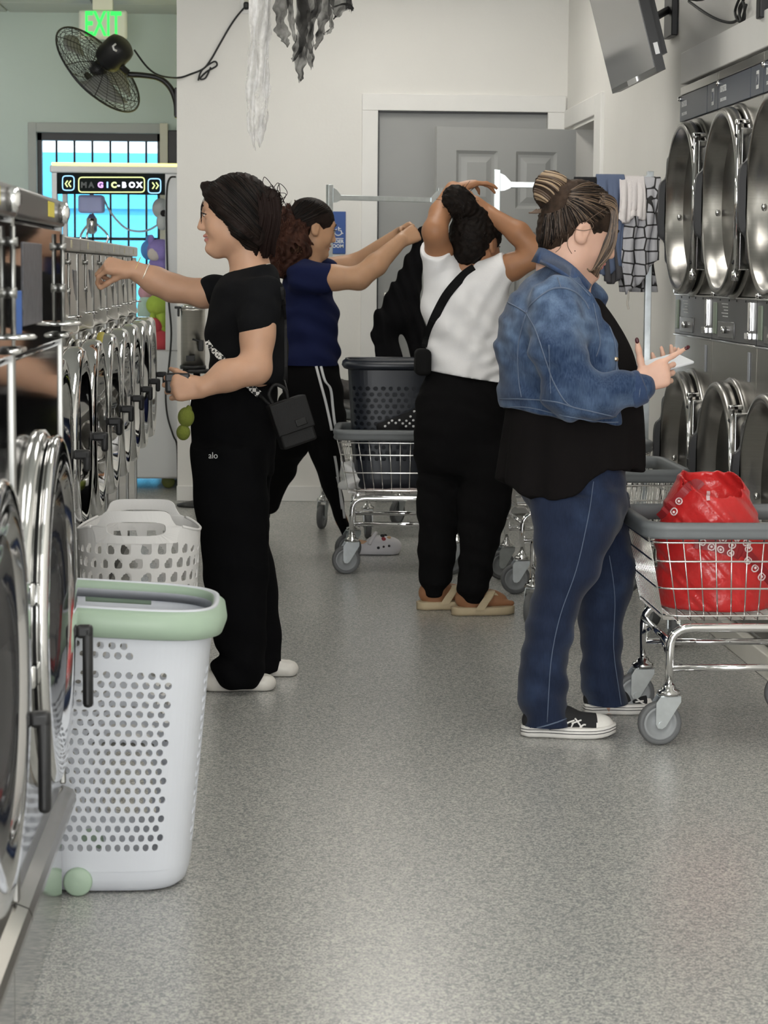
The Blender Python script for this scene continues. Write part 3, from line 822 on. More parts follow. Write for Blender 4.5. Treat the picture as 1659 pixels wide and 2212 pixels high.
def make_cart(label, loc, rz, casters, rack=False, cat='laundry cart'):
    r = thing('laundry_cart', label, cat, (loc[0], loc[1], 0), rz, 'wire laundry carts')
    cart_part('bumper_rim', _rim, M_BUMP, r); cart_part('basket_wires', _wires, M_WIRE, r); cart_part('frame', _frame, M_CHROME, r)
    if rack: cart_part('hanging_rail', _rack, M_ZINC, r)
    k = 0
    for sx in (-1, 1):
        for sy in (-1, 1):
            c = bpy.data.objects.new('caster', None); link(c, r)
            a = casters[k] - rz; k += 1
            c.location = (sx * LX - .025 * math.cos(a), sy * LY - .025 * math.sin(a), 0); c.rotation_euler = (0, 0, a)
            cart_part('tyre', _wheel, M_TYRE, c); cart_part('wheel_hub', _hub, M_HUB, c); cart_part('fork', _fork, M_ZINC, c); cart_part('swivel', _stem, M_STEEL_POL, c)
    return r
cartA = make_cart('wire laundry cart holding the red shopping bag', (1.333, 6.36), 0.0, (0.1, 0.15, .2, 0.0))
cartB = make_cart('empty laundry cart between the red bag cart and the clothes rail', (1.20, 8.05), math.radians(90), (1.5, 1.3, 1.7, 1.2))
cartC = make_cart('laundry cart whose tall rail is hung with clothes', (1.245, 9.30), math.radians(2), (.1, .3, .2, .0), True)
cartD = make_cart('laundry cart carrying the tall black hamper', (.60, 9.88), math.radians(-3), (.15, .3, .1, .4), False)
cartE = make_cart('laundry cart with a bare hanging rail, behind the navy shirted person', (.585, 11.30), math.radians(28), (1.6, 1.3, .9, 1.0), True)
# ================================================================== people
def skin(name, c, r=.48): return mat(name, c, r, spec=.35, var=.07, vscale=14, bump=.05, bscale=350, sss=.10)
M_NAIL = mat('dark_red_nail_varnish', (.05, .004, .008), .15)
M_EYEW = mat('eye_white', (.7, .68, .65), .2)
M_DARK = mat('lash_black', (.01, .008, .007), .6)
def sec(py, xl, xr, Y, ry, ang=0.0):
    c = P((xl + xr) / 2, py, Y); k = Y / F_PX
    return (c.z, c.x, c.y, (xr - xl) / 2 * k, ry, ang)
def fn_cut(F, fn):
    """keep z above fn(x, y)"""
    z = fn(F.ax[0][:, None, None], F.ax[1][None, :, None]) - F.ax[2][None, None, :]
    F.F = np.maximum(F.F, z.astype(np.float32)); return F
def folds(F, comps, quiet=()):
    """comps: (dir, wavelength, amplitude, phase) gentle cloth folds"""
    def fn(X, Y, Z):
        out = 0
        for d, wl, a, ph in comps:
            d = Vector(d).normalized()
            out = out + a * np.sin((X * d.x + Y * d.y + Z * d.z) * 2 * pi / wl + ph + 1.3 * np.sin(Z * 9 + X * 13 + ph) + .9 * np.sin(Y * 17 + Z * 7))
        for c, r in quiet: out = out * np.clip((np.sqrt((X - c[0]) ** 2 + (Y - c[1]) ** 2 + (Z - c[2]) ** 2) / r - .5) * 2, 0, 1)
        return out
    return F.shift(fn)
def add_head(F, c, fwd, up, s=1.0, ears=True):
    fwd = Vector(fwd).normalized(); up = Vector(up); rt = fwd.cross(up).normalized(); up = rt.cross(fwd)
    R = [[rt[i], fwd[i], up[i]] for i in range(3)]; c = Vector(c)
    L = lambda x, y, z: c + (rt * x + fwd * y + up * z) * s
    E = lambda p, r, k=.012, op='u': F.ell(L(*p), [q * s for q in r], R, k * s, op)
    E((0, -.012, .030), (.075, .094, .084), 0)
    E((0, .030, -.022), (.062, .062, .088), .03)
    F.cone(L(-.030, .018, -.062), L(0, .062, -.096), .034 * s, .022 * s, .03 * s); F.cone(L(.030, .018, -.062), L(0, .062, -.096), .034 * s, .022 * s, .03 * s)
    E((-.036, .060, -.030), (.024, .022, .028), .02); E((.036, .060, -.030), (.024, .022, .028), .02)
    E((0, .076, .034), (.046, .016, .014), .02)
    for q in (-1, 1): E((q * .032, .100, .008), (.017, .014, .012), .012, 's')
    for q in (-1, 1): E((q * .031, .078, .006), (.015, .0125, .0115), .004)
    F.cone(L(0, .090, .014), L(0, .1055, -.027), .0072 * s, .0108 * s, .012 * s)
    for q in (-1, 1): E((q * .011, .098, -.033), (.008, .010, .007), .006)
    E((0, .092, -.055), (.021, .011, .0065), .006); E((0, .089, -.0665), (.018, .011, .0075), .006)
    E((0, .086, -.094), (.016, .012, .012), .014)
    E((0, .1, -.0605), (.02, .02, .0012), .003, 's')
    if ears:
        for q in (-1, 1):
            E((q * .076, -.008, -.004), (.009, .019, .031), .006)
            E((q * .074, .002, -.024), (.008, .010, .012), .006)
            E((q * .085, -.003, .0), (.006, .010, .017), .004, 's')
    return L, R
def face_bits(root, L, R, s, brow=True, hair=None):
    Rm = Matrix(R)
    for q in (-1, 1):
        MB().sphere(L(q * .031, .0835, .0065), (.0105 * s, .0085 * s, .006 * s), 12, 8, Rm).build('eye', M_EYEW, root, True)
        MB().sphere(L(q * .031, .0895, .0065), (.0052 * s, .0035 * s, .0052 * s), 10, 6, Rm).build('iris', M_DARK, root, True)
        MB().tube([L(q * .018, .089, .0100), L(q * .028, .0965, .0145), L(q * .038, .093, .0130), L(q * .046, .081, .0080)], .0018 * s, 5).build('eyelash', M_DARK, root, True)
        if brow: MB().tube([L(q * .014, .0945, .028), L(q * .030, .0915, .036), L(q * .048, .072, .030)], [.002 * s, .0035 * s, .0018 * s], 6).build('eyebrow', hair or M_DARK, root, True)
def rot_about(v, ax, a): return Matrix.Rotation(a, 3, ax) @ v
def add_hand(F, W, E, N, side, s=1.0, curls=((20, 30, 20),) * 4, spread=4, thumb=(.55, .75, .25), thumb_curl=(0, 15, 15)):
    """W wrist, E knuckle direction, N the way the palm faces, side +1/-1 picks the thumb edge (E x N * side)"""
    W = Vector(W); E = Vector(E).normalized(); N = Vector(N); N = (N - E * N.dot(E)).normalized(); T = E.cross(N) * side
    offs = (.031, .0105, -.010, -.029); kl = (.086, .090, .086, .078); fl = (.95, 1.05, .98, .78)
    tips = []
    for i in range(4):
        K = W + E * kl[i] * s + T * offs[i] * s
        F.cone(W + T * offs[i] * .6 * s + E * .008, K, .0135 * s, .0125 * s, .012)
        F.cone(W + T * offs[i] * .6 * s + E * .02 * s + N * .006 * s, K - E * .012 * s + N * .004 * s, .013 * s, .0105 * s, .012)
        d = rot_about(E, N, -side * math.radians(spread * (1.5 - i))); p = K; a = 0; rr = (.0095, .0083, .0074, .0062)
        for j, ln in enumerate((.043, .027, .021)):
            a += math.radians(curls[i][j]); dd = d * math.cos(a) + N * math.sin(a); q = p + dd * ln * fl[i] * s
            F.cone(p, q, rr[j] * s, rr[j + 1] * s, .005); p = q
        tips.append((p, dd, N * math.cos(a) - d * math.sin(a)))
    p = W + E * .022 * s + T * .022 * s + N * .006; d = (E * thumb[0] + T * thumb[1] + N * thumb[2]).normalized()
    F.cone(W + E * .01, p, .015 * s, .014 * s, .012); ax = d.cross(N).normalized(); a = 0; rr = (.0135, .0105, .0092, .0075)
    for j, ln in enumerate((.040, .032, .026)):
        a += math.radians(thumb_curl[j]); dd = rot_about(d, ax, a); q = p + dd * ln * s
        F.cone(p, q, rr[j] * s, rr[j + 1] * s, .008); p = q
    tips.append((p, dd, rot_about(N, ax, a)))
    return tips
def strands(m, n, fn, r=.0012, seg=7, sides=4):
    for i in range(n): m.tube(catmull(fn(i), seg), r, sides)
    return m
def hair_mat(name, c, c2=None, sc=40, stretch=(1, 1, .12), rough=.42):
    return mat(name, c, .6, spec=.10, var=.35, vscale=sc, stretch=stretch, bump=.3, bscale=sc * 2.2, hue2=c2)

# ---------------------------------------------------------------- person in black at the washers
YG_ = 7.10
gp = thing('person', 'person in black cropped T-shirt and wide black trousers reaching to a washer coin slide', 'person', (P(520, 1480, YG_).x, YG_, 0))
M_SK1 = skin('light_tan_skin', (.47, .275, .18))
F = Field((-.62, 6.66, 0), (.12, 7.46, 1.62), .0048)
hc = P(507, 464, YG_)
L1, R1 = add_head(F, hc, (-1, .06, -.10), (-.06, 0, 1), 1.03)
F.chain([P(528, 520, YG_), P(540, 575, YG_ + .01), P(545, 620, YG_)], [.052, .056, .075], .03)
F.zloft([sec(600, 490, 590, YG_, .12), sec(660, 475, 595, YG_, .15), sec(760, 478, 598, YG_, .13), sec(826, 466, 596, YG_, .130), sec(880, 450, 575, YG_, .12)], .03)
for Yh, Yl, xs in ((7.04, 6.97, (500, 505, 515)), (7.16, 7.22, (515, 530, 550))):
    F.chain([P(xs[0], 900, Yh), P(xs[1], 1180, Yl), P(xs[2], 1400, Yl), P(xs[2], 1455, Yl)], [.06, .045, .035, .03], .03)
sh, el, wr = P(568, 650, 6.93), P(552, 796, 6.86), P(438, 838, 6.82)
F.chain([sh + Vector((-.02, .02, 0)), P(558, 705, 6.89), P(556, 730, 6.885), el], [.035, .049, .050, .047], .02).chain([el, P(490, 812, 6.84), wr], [.047, .046, .029], .02)
E1 = P(385, 838, 6.80) - wr
t1 = add_hand(F, wr, E1, (-.25, .9, -.1), -1, .95, ((55, 75, 40), (58, 75, 40), (60, 75, 40), (62, 70, 40)), 3, (.80, .50, .35), (0, 15, 20))
sh2, el2, wr2 = P(500, 640, 7.27), P(372, 622, 7.31), P(287, 583, 7.30)
F.chain([sh2, P(440, 634, 7.29), el2], [.036, .044, .042], .02).chain([el2, P(335, 606, 7.31), wr2], [.044, .042, .030], .02)
t2 = add_hand(F, wr2, P(215, 568, 7.28) - wr2, (-.1, .5, -.8), 1, .95, ((55, 40, 25), (60, 60, 40), (65, 65, 45), (70, 65, 45)), 2, (.9, .25, .6), (0, 10, 10))
M_LIP1 = mat('lip_rose', (.40, .16, .13), .4)
def _lips(L, s):
    o = np.array(L(0, 0, 0)); rt = np.array(L(1, 0, 0)) - o; fw = np.array(L(0, 1, 0)) - o; up = np.array(L(0, 0, 1)) - o
    def f(c):
        q = (c - o); x = q @ rt / (s * s); y = q @ fw / (s * s); z = q @ up / (s * s)
        return ((np.abs(x) < .021) & (y > .085) & (np.abs(z + .0605) < .0115 - .2 * np.abs(x) * .6)).astype(int)
    return f
body1 = F.build('body', [M_SK1, M_LIP1], gp, _lips(L1, 1.03))
face_bits(gp, L1, R1, 1.03)
# T-shirt
M_TEE1 = mat('black_cotton', (.006, .0062, .007), 1.0, spec=.12, bump=.2, bscale=500)
F = Field((-.30, 6.72, .88), (.14, 7.46, 1.36), .0052)
F.zloft([sec(572, 520, 590, YG_, .075), sec(588, 488, 598, YG_, .10), sec(612, 468, 606, YG_, .165), sec(650, 455, 613, YG_, .185), sec(690, 442, 618, YG_, .175), sec(735, 443, 621, YG_, .16), sec(780, 452, 622, YG_, .15), sec(832, 458, 618, YG_, .15)], .02)
F.cone(sh + Vector((0, .01, .01)), P(554, 702, 6.89), .066, .058, .04)
F.cone(sh2, P(462, 630, 7.285), .06, .054, .04)
F.cut(P(553, 708, 6.88), P(553, 740, 6.88) - P(560, 640, 6.90)) if False else None
sp = P(553, 707, 6.885); F.cone(sp, P(551, 790, 6.86), .085, .085, 0, 's') if False else None
F.ell(L1(0, .0, -.14) + Vector((-.035, 0, -.005)), (.075, .062, .05), None, .012, 's')
folds(F, (((.2, .4, 1), .10, .0028, 0), ((.8, .2, .6), .16, .0040, 1.2), ((1, .1, -.7), .075, .0016, 2)), ((P(554, 705, 6.87), .09),))
zt = P(553, 704, 6.88).z
tee1 = F.build('t_shirt', M_TEE1, gp)
# trousers
M_PANT1 = mat('black_jersey', (.0035, .0035, .004), 1.0, spec=.08, bump=.15, bscale=400)
F = Field((-.30, 6.76, .01), (.14, 7.46, .97), .0055)
F.zloft([sec(824, 462, 598, YG_, .142), sec(850, 425, 602, YG_, .16), sec(900, 413, 600, YG_, .175), sec(960, 411, 596, YG_, .175), sec(1030, 418, 588, YG_, .16)], .02)
F.zloft([sec(960, 412, 575, 6.99, .10), sec(1060, 417, 580, 6.98, .105), sec(1150, 428, 580, 6.97, .10), sec(1250, 438, 578, 6.97, .10), sec(1330, 450, 576, 6.96, .10), sec(1395, 466, 575, 6.96, .10), sec(1412, 474, 576, 6.96, .105), sec(1436, 456, 575, 6.96, .11), sec(1462, 462, 570, 6.96, .11), sec(1482, 474, 560, 6.96, .10)], .03)
F.zloft([sec(960, 450, 590, 7.2, .10), sec(1060, 455, 582, 7.21, .10), sec(1150, 470, 582, 7.22, .10), sec(1250, 480, 600, 7.22, .095), sec(1350, 490, 608, 7.22, .095), sec(1425, 492, 610, 7.22, .095), sec(1452, 490, 608, 7.22, .10)], .03)
folds(F, (((.1, .3, 1), .16, .002, 0), ((1, .3, .15), .11, .003, 1.0), ((.5, 0, 1), .09, .0016, .4)))
tr1 = F.build('trousers', M_PANT1, gp)
# lettering on the trouser leg
_a, _b2, pc = onto(tr1, [(450, 984), (474, 984), (462, 984)], .0, 1)
text_mesh('trouser_lettering', 'alo', .028, frameM(pc - gp.location + Vector((-.002, -.006, 0)), _b2 - _a, (.02, .03, 1)), mat('white_print', (.7, .7, .68), .6), gp, bold=-.0003)
# slip-on shoes
M_SHOE1 = mat('off_white_leather', (.66, .63, .58), .5, var=.08, vscale=30)
def slipper(heel_px, toe_px, Y, zb):
    a = P(*heel_px, Y); b = P(*toe_px, Y); F = Field((min(a.x, b.x) - .03, Y - .075, -.005), (max(a.x, b.x) + .03, Y + .075, .12), .004)
    d = (b - a); d.z = 0; ln = d.length; d.normalize(); pt = lambda t, z: (a.x + d.x * ln * t, Y + d.y * ln * t, z)
    F.ell(pt(.16, .022), (.042, .036, .022), None, 0).cone(pt(.15, .018), pt(.8, .018), .026, .034, .02).cone(pt(.15, .026), pt(.25, .03), .03, .03, .02)
    F.ell(pt(.72, .03), (.075, .044, .036), None, .02).ell(pt(.55, .055), (.05, .040, .035), None, .03)
    F.ell(pt(.14, .07), (.05, .03, .026), None, .01, 's')
    F.cut((0, 0, .001), (0, 0, -1)); return F.build('shoe', M_SHOE1, gp)
slipper((592, 1490), (432, 1490), 6.97, 0); slipper((641, 1460), (485, 1460), 7.22, 0)
# hair
M_HAIR1 = hair_mat('near_black_hair', (.006, .0045, .004), (.022, .014, .012))
F = Field((-.28, 6.95, 1.25), (.11, 7.26, 1.66), .0045)
Rh = np.array(R1); s1 = 1.03
F.ell(L1(0, -.012, .034), (.087, .104, .094), Rh, 0)
F.ell(L1(0, -.045, -.035), (.078, .062, .095), Rh, .03)
F.chain([L1(-.066, .045, .07), L1(-.078, .022, .02), L1(-.07, -.02, -.045), L1(-.045, -.06, -.07)], [.022, .022, .028, .03], .02)
F.chain([L1(.066, .045, .07), L1(.078, .022, .02), L1(.07, -.02, -.045), L1(.045, -.06, -.07)], [.022, .022, .028, .03], .02)
F.chain([L1(-.03, .074, .088), L1(-.06, .062, .055)], [.02, .016], .02)
F.ell(L1(0, .114, -.055), (.13, .082, .108), Rh, .006, 's')
F.ell(P(578, 478, YG_), (.040, .055, .085), None, .02)
F.ell(P(585, 440, YG_), (.034, .045, .045), None, .02)
def hw(X, Y, Z):
    a = np.arctan2(Z - hc.z + .05, X - hc.x - .06)
    return .0016 * np.sin(a * 46 + 6 * np.sin(Y * 30)) + .0012 * np.sin(a * 95 + Y * 60)
F.shift(hw)
F.build('hair', M_HAIR1, gp)
rnd = random.Random(3); m = MB()
def st(i):
    a = rnd.uniform(0, 1); x0 = rnd.uniform(560, 600); y0 = rnd.uniform(400, 440)
    return [P(x0, y0, 7.1 + rnd.uniform(-.05, .05)), P(x0 + rnd.uniform(0, 18), y0 - rnd.uniform(2, 20), 7.08), P(x0 + rnd.uniform(8, 26), y0 + rnd.uniform(0, 22), 7.08), P(x0 + rnd.uniform(0, 14), y0 + rnd.uniform(15, 45), 7.1)]
strands(m, 26, st, .0012)
for i in range(16):
    x0 = 556 + i * 3; dy = rnd.uniform(-15, 10)
    m.tube(catmull([P(x0, 430 + dy, 7.03), P(x0 + 4, 470 + dy, 7.025), P(x0 - 6, 520 + dy, 7.04), P(x0 - 10, 552 + dy, 7.06)], 5), [.004 + .001 * (i % 3)] * 16, 5)
for i in range(8): m.tube(catmull([P(446, 415 + i, 7.07), P(437 - i % 4, 440 + 2 * i, 7.05), P(436 - i % 3, 470 + 2 * i, 7.05)], 5), .0007, 4)
o = m.build('loose_hair', mat('dark_brown_hair', (.011, .006, .005), .6, spec=.1), gp, True); o['kind'] = 'stuff'
# jewellery
for (x, y, r, rr, mm) in ((312, 592, .036, .0022, 'pearl'), (294, 577, .034, .0013, 'gold')):
    c = P(x, y, 7.305); ax = (wr2 - el2).normalized(); u = ax.orthogonal().normalized(); v = ax.cross(u)
    MB().tube([c + (u * math.cos(t) + v * math.sin(t)) * r for t in [2 * pi * q / 28 for q in range(28)]], rr, 6, True).build('bracelet', mat('bracelet_' + mm, (.75, .68, .58) if mm == 'pearl' else (.7, .5, .25), .3, .6), gp, True)
c = P(541, 583, YG_); MB().tube([c + Vector((math.cos(t) * .066 - .005, math.sin(t) * .070, -.02 * math.cos(t) * -1 - .012 * (math.cos(t) < 0))) for t in [2 * pi * q / 40 for q in range(40)]], .0014, 5, True).build('necklace', MATS['bracelet_pearl'], gp, True)

# ---------------------------------------------------------------- person in the denim jacket
YD = 6.42
dp = thing('person', 'person in blue denim jacket and jeans looking down at a phone', 'person', (P(1230, 1560, YD).x, YD, 0))
M_SK2 = skin('fair_skin', (.56, .345, .26))
F = Field((.66, 6.12, 0), (1.22, 6.72, 1.62), .0046)
hd = P(1250, 497, YD)
sd = 1.08
L2, R2 = add_head(F, hd, (.92, .12, -.37), (.37, 0, .93), sd)
F.chain([P(1222, 530, YD), P(1212, 575, YD), P(1212, 620, YD)], [.062, .062, .07], .035)
F.zloft([sec(620, 1140, 1270, YD, .14), sec(720, 1100, 1300, YD, .17), sec(880, 1110, 1320, YD, .17), sec(1010, 1130, 1325, YD, .15), sec(1070, 1170, 1310, YD, .13)], .03)
F.chain([P(1235, 1100, 6.36), P(1196, 1320, 6.28), P(1174, 1480, 6.27), P(1182, 1575, 6.27)], [.07, .042, .032, .026], .03)
F.chain([P(1285, 1100, 6.50), P(1302, 1320, 6.58), P(1304, 1480, 6.58), P(1315, 1540, 6.58)], [.07, .040, .030, .024], .03)
dsh, del_, dwr = P(1195, 665, 6.24), P(1222, 850, 6.17), P(1380, 828, 6.16)
F.chain([dsh, del_], [.055, .045], .02).chain([del_, P(1300, 850, 6.16), dwr], [.045, .042, .030], .02)
t3 = add_hand(F, P(1380, 828, 6.16), P(1430, 807, 6.155) - P(1380, 828, 6.16), (.05, 1, -.08), 1, .90,
              ((2, 8, 8), (48, 60, 40), (58, 65, 45), (62, 62, 40)), 5, (.22, .97, .02), (0, -4, -4))
dsh2, del2, dwr2 = P(1250, 660, 6.60), P(1300, 840, 6.64), P(1390, 815, 6.50)
F.chain([dsh2, del2, dwr2], [.05, .045, .03], .02)
add_hand(F, dwr2, P(1440, 795, 6.40) - dwr2, (.1, -.5, .9), -1, .95, ((15, 25, 20), (20, 30, 25), (25, 35, 25), (30, 35, 25)), 3, (.6, .7, .3))
body2 = F.build('body', [M_SK2, mat('lip_pink', (.50, .20, .18), .4)], dp, _lips(L2, sd))
face_bits(dp, L2, R2, sd)
for k in (0, 4):
    p, d, n = t3[k]; d = d.normalized(); n2 = -n; n2 = (n2 - d * n2.dot(d)).normalized(); x = d.cross(n2)
    Rn = Matrix(((x.x, d.x, n2.x), (x.y, d.y, n2.y), (x.z, d.z, n2.z)))
    MB().sphere(p + n2 * .0045 + d * .004, (.0058, .009, .0035), 12, 8, Rn).build('fingernail', M_NAIL, dp, True)
MB().sphere(onto(body2, [(1242, 542)], 0, 1)[0], .0016, 8, 6).build('mole', M_DARK, dp, True)
# black top
M_TOP2 = mat('black_viscose', (.007, .006, .006), 1.0, spec=.10, bump=.15, bscale=300)
F = Field((.58, 6.16, .55), (1.18, 6.70, 1.30), .0055)
F.zloft([sec(640, 1140, 1296, YD, .13), sec(690, 1130, 1330, YD, .17), sec(760, 1110, 1366, YD, .185), sec(830, 1100, 1382, YD, .19), sec(890, 1092, 1390, YD, .20), sec(950, 1082, 1394, YD, .212), sec(1015, 1073, 1397, YD, .222), sec(1090, 1064, 1402, YD, .23)], 0)
hx = [(1060, 1030), (1075, 1040), (1110, 1055), (1163, 1084), (1215, 1072), (1279, 1040), (1309, 1007), (1335, 1016), (1396, 1021), (1410, 1022)]
hxw = [P(x, y, 6.25).x for x, y in hx]; hzw = [P(x, y, 6.25).z for x, y in hx]
fn_cut(F, lambda X, Y: np.interp(X, hxw, hzw) + 0 * Y)
def tf(X, Y, Z):
    a = np.arctan2(Y - YD, X - hd.x); z = np.clip((1.0 - Z) / .35, 0, 1)
    return z * (.007 * np.sin(a * 9 + 3 * Z) + .004 * np.sin(a * 17 + 1))
F.shift(tf); folds(F, (((1, .2, .4), .12, .002, 0),))
top2 = F.build('blouse', M_TOP2, dp)
# jeans
def denim(name, base, light, blob=None):
    m = mat(name, base, .8, spec=.25, sheen=.1); nt = m.node_tree; b = nt.nodes['Principled BSDF']
    tc = nt.nodes.new('ShaderNodeTexCoord')
    def nz(sc, st, lo, hi, det=4):
        mp = nt.nodes.new('ShaderNodeMapping'); mp.inputs['Scale'].default_value = st; nt.links.new(tc.outputs['Object'], mp.inputs[0])
        n = nt.nodes.new('ShaderNodeTexNoise'); n.inputs['Scale'].default_value = sc; n.inputs['Detail'].default_value = det
        nt.links.new(mp.outputs[0], n.inputs['Vector'])
        r = nt.nodes.new('ShaderNodeMapRange'); r.inputs['From Min'].default_value = lo; r.inputs['From Max'].default_value = hi
        nt.links.new(n.outputs['Fac'], r.inputs['Value']); return r.outputs[0], n
    a, _ = nz(7, (1, 1, 1), .50, .85); c, n2 = nz(260, (1, 1, .15), .3, .8, 2)
    ad = nt.nodes.new('ShaderNodeMath'); ad.operation = 'MULTIPLY_ADD'; nt.links.new(c, ad.inputs[0]); ad.inputs[1].default_value = .22; nt.links.new(a, ad.inputs[2])
    last = ad.outputs[0]
    for (pt, rad, st) in (blob or []):
        vm = nt.nodes.new('ShaderNodeVectorMath'); vm.operation = 'DISTANCE'; nt.links.new(tc.outputs['Object'], vm.inputs[0]); vm.inputs[1].default_value = pt
        r = nt.nodes.new('ShaderNodeMapRange'); r.inputs['From Min'].default_value = rad; r.inputs['From Max'].default_value = 0; r.inputs['To Max'].default_value = st
        nt.links.new(vm.outputs['Value'], r.inputs['Value'])
        s_, _ = nz(22, (1, 1, 1), .25, .75)
        mu = nt.nodes.new('ShaderNodeMath'); mu.operation = 'MULTIPLY_ADD'; nt.links.new(r.outputs[0], mu.inputs[0]); nt.links.new(s_, mu.inputs[1]); nt.links.new(last, mu.inputs[2]); last = mu.outputs[0]
    mx = nt.nodes.new('ShaderNodeMixRGB'); nt.links.new(last, mx.inputs[0]); mx.use_clamp = True
    mx.inputs[1].default_value = (*base, 1); mx.inputs[2].default_value = (*light, 1); nt.links.new(mx.outputs[0], b.inputs['Base Color'])
    bp = nt.nodes.new('ShaderNodeBump'); bp.inputs['Strength'].default_value = .25; bp.inputs['Distance'].default_value = .002
    nt.links.new(n2.outputs['Fac'], bp.inputs['Height']); nt.links.new(bp.outputs[0], b.inputs['Normal'])
    return m
M_JEAN = denim('dark_blue_denim', (.008, .014, .036), (.026, .046, .098))
F = Field((.62, 6.10, .03), (1.14, 6.78, .86), .0052)
F.zloft([sec(960, 1110, 1350, YD, .18), sec(1010, 1106, 1354, YD, .19), sec(1060, 1124, 1354, YD, .195), sec(1110, 1146, 1352, YD, .19), sec(1150, 1160, 1340, YD, .16)], .02)
F.zloft([sec(1060, 1128, 1346, 6.32, .12), sec(1120, 1148, 1338, 6.30, .115), sec(1180, 1155, 1318, 6.29, .11), sec(1250, 1155, 1287, 6.28, .10), sec(1320, 1142, 1250, 6.28, .09), sec(1400, 1127, 1233, 6.27, .085), sec(1490, 1118, 1226, 6.27, .085), sec(1530, 1121, 1227, 6.27, .085), sec(1556, 1128, 1232, 6.27, .085), sec(1582, 1124, 1240, 6.27, .085)], .025)
F.zloft([sec(1060, 1180, 1360, 6.54, .115), sec(1150, 1220, 1366, 6.56, .11), sec(1240, 1238, 1373, 6.57, .10), sec(1300, 1245, 1360, 6.58, .09), sec(1345, 1250, 1346, 6.58, .085), sec(1430, 1254, 1345, 6.58, .08), sec(1500, 1258, 1352, 6.58, .08), sec(1525, 1262, 1362, 6.58, .085), sec(1548, 1260, 1374, 6.58, .085)], .025)
z1, z2 = P(1124, 1580, 6.27), P(1240, 1554, 6.27)
def hem(X, Y):
    a = np.where(Y < 6.425, np.interp(X, [z1.x, z2.x], [z1.z, z2.z]), P(1300, 1545, 6.58).z)
    return a
fn_cut(F, hem)
folds(F, (((.15, .2, 1), .075, .0024, 0), ((.5, .1, 1), .13, .003, 1.7), ((1, .4, .5), .10, .0018, .5)))
jean = F.build('jeans', M_JEAN, dp)
M_STITCH = mat('pale_blue_stitch', (.10, .13, .19), .8)
M_STITCHD = mat('dark_denim_seam', (.008, .012, .03), .8)
def seam(o, parent, pts, r=.0013, m=None, lift=.001, name='seam'):
    q = onto(o, pts, lift, 5)
    if len(q) > 2: MB().tube(q, r, 5).build(name, m or M_STITCH, parent, True)
seam(jean, dp, [(1282, 1040), (1270, 1120), (1245, 1230), (1210, 1330), (1190, 1430), (1182, 1560)])
seam(jean, dp, [(1316, 1200), (1328, 1290), (1325, 1400), (1338, 1500), (1344, 1540)])
seam(jean, dp, [(1127, 1572), (1160, 1572), (1200, 1561), (1232, 1549)], .0022)
seam(jean, dp, [(1264, 1536), (1310, 1536), (1364, 1530)], .0022)
# jacket
bl = P(1240, 690, 6.18) - dp.location; b3 = P(1130, 630, 6.25) - dp.location; b4 = P(1250, 880, 6.12) - dp.location; b5 = P(1100, 760, 6.3) - dp.location
M_JACK = denim('washed_blue_denim', (.010, .025, .066), (.135, .20, .31), [(tuple(bl), .12, 1.1), (tuple(b3), .17, .9), (tuple(b4), .10, .5), (tuple(b5), .14, .6)])
F = Field((.58, 6.04, .86), (1.14, 6.78, 1.42), .0050)
F.zloft([sec(575, 1165, 1275, YD, .10), sec(600, 1140, 1296, YD, .15), sec(630, 1108, 1318, YD, .195), sec(670, 1088, 1342, YD, .212), sec(720, 1073, 1368, YD, .215), sec(780, 1073, 1390, YD, .215), sec(840, 1076, 1404, YD, .22), sec(885, 1080, 1410, YD, .225), sec(925, 1080, 1412, YD, .225)], 0)
jfx = [(560, 1240), (625, 1266), (660, 1292), (700, 1316), (760, 1338), (830, 1346), (900, 1342), (940, 1336)]
jz = [P(x, y, 6.25).z for y, x in jfx][::-1]; jx = [P(x, y, 6.25).x for y, x in jfx][::-1]
F.F = np.maximum(F.F, (F.ax[0][:, None, None] - np.interp(F.ax[2], jz, jx)[None, None, :]).astype(np.float32))
F.chain([P(1200, 655, 6.25), P(1207, 745, 6.19), P(1228, 848, 6.16)], [.075, .073, .066], .03).chain([P(1228, 848, 6.16), P(1300, 856, 6.15), P(1378, 838, 6.155)], [.068, .058, .045], .03)
F.chain([P(1255, 655, 6.60), P(1295, 835, 6.65), P(1375, 825, 6.53)], [.072, .064, .044], .03)
# open front: the opening shows the blouse
F.cone(P(1378, 838, 6.155), P(1378, 838, 6.155) + (P(1425, 798, 6.155) - P(1383, 826, 6.16)).normalized() * .05, .028, .028, .004, 's')
# cuff end
cd = (P(1390, 834, 6.155) - P(1300, 858, 6.155)).normalized()
F.ell(L2(0, .06, -.13) + Vector((.005, 0, -.03)), (.075, .07, .06), None, .012, 's')
ja, jb = P(1078, 884, 6.25), P(1338, 916, 6.25)
slope = (jb.z - ja.z) / (jb.x - ja.x)
def jhem(X, Y):
    return np.where(Y < 9, ja.z + (X - ja.x) * slope, 0)
Fa = F.F.copy()
fn_cut(F, jhem)
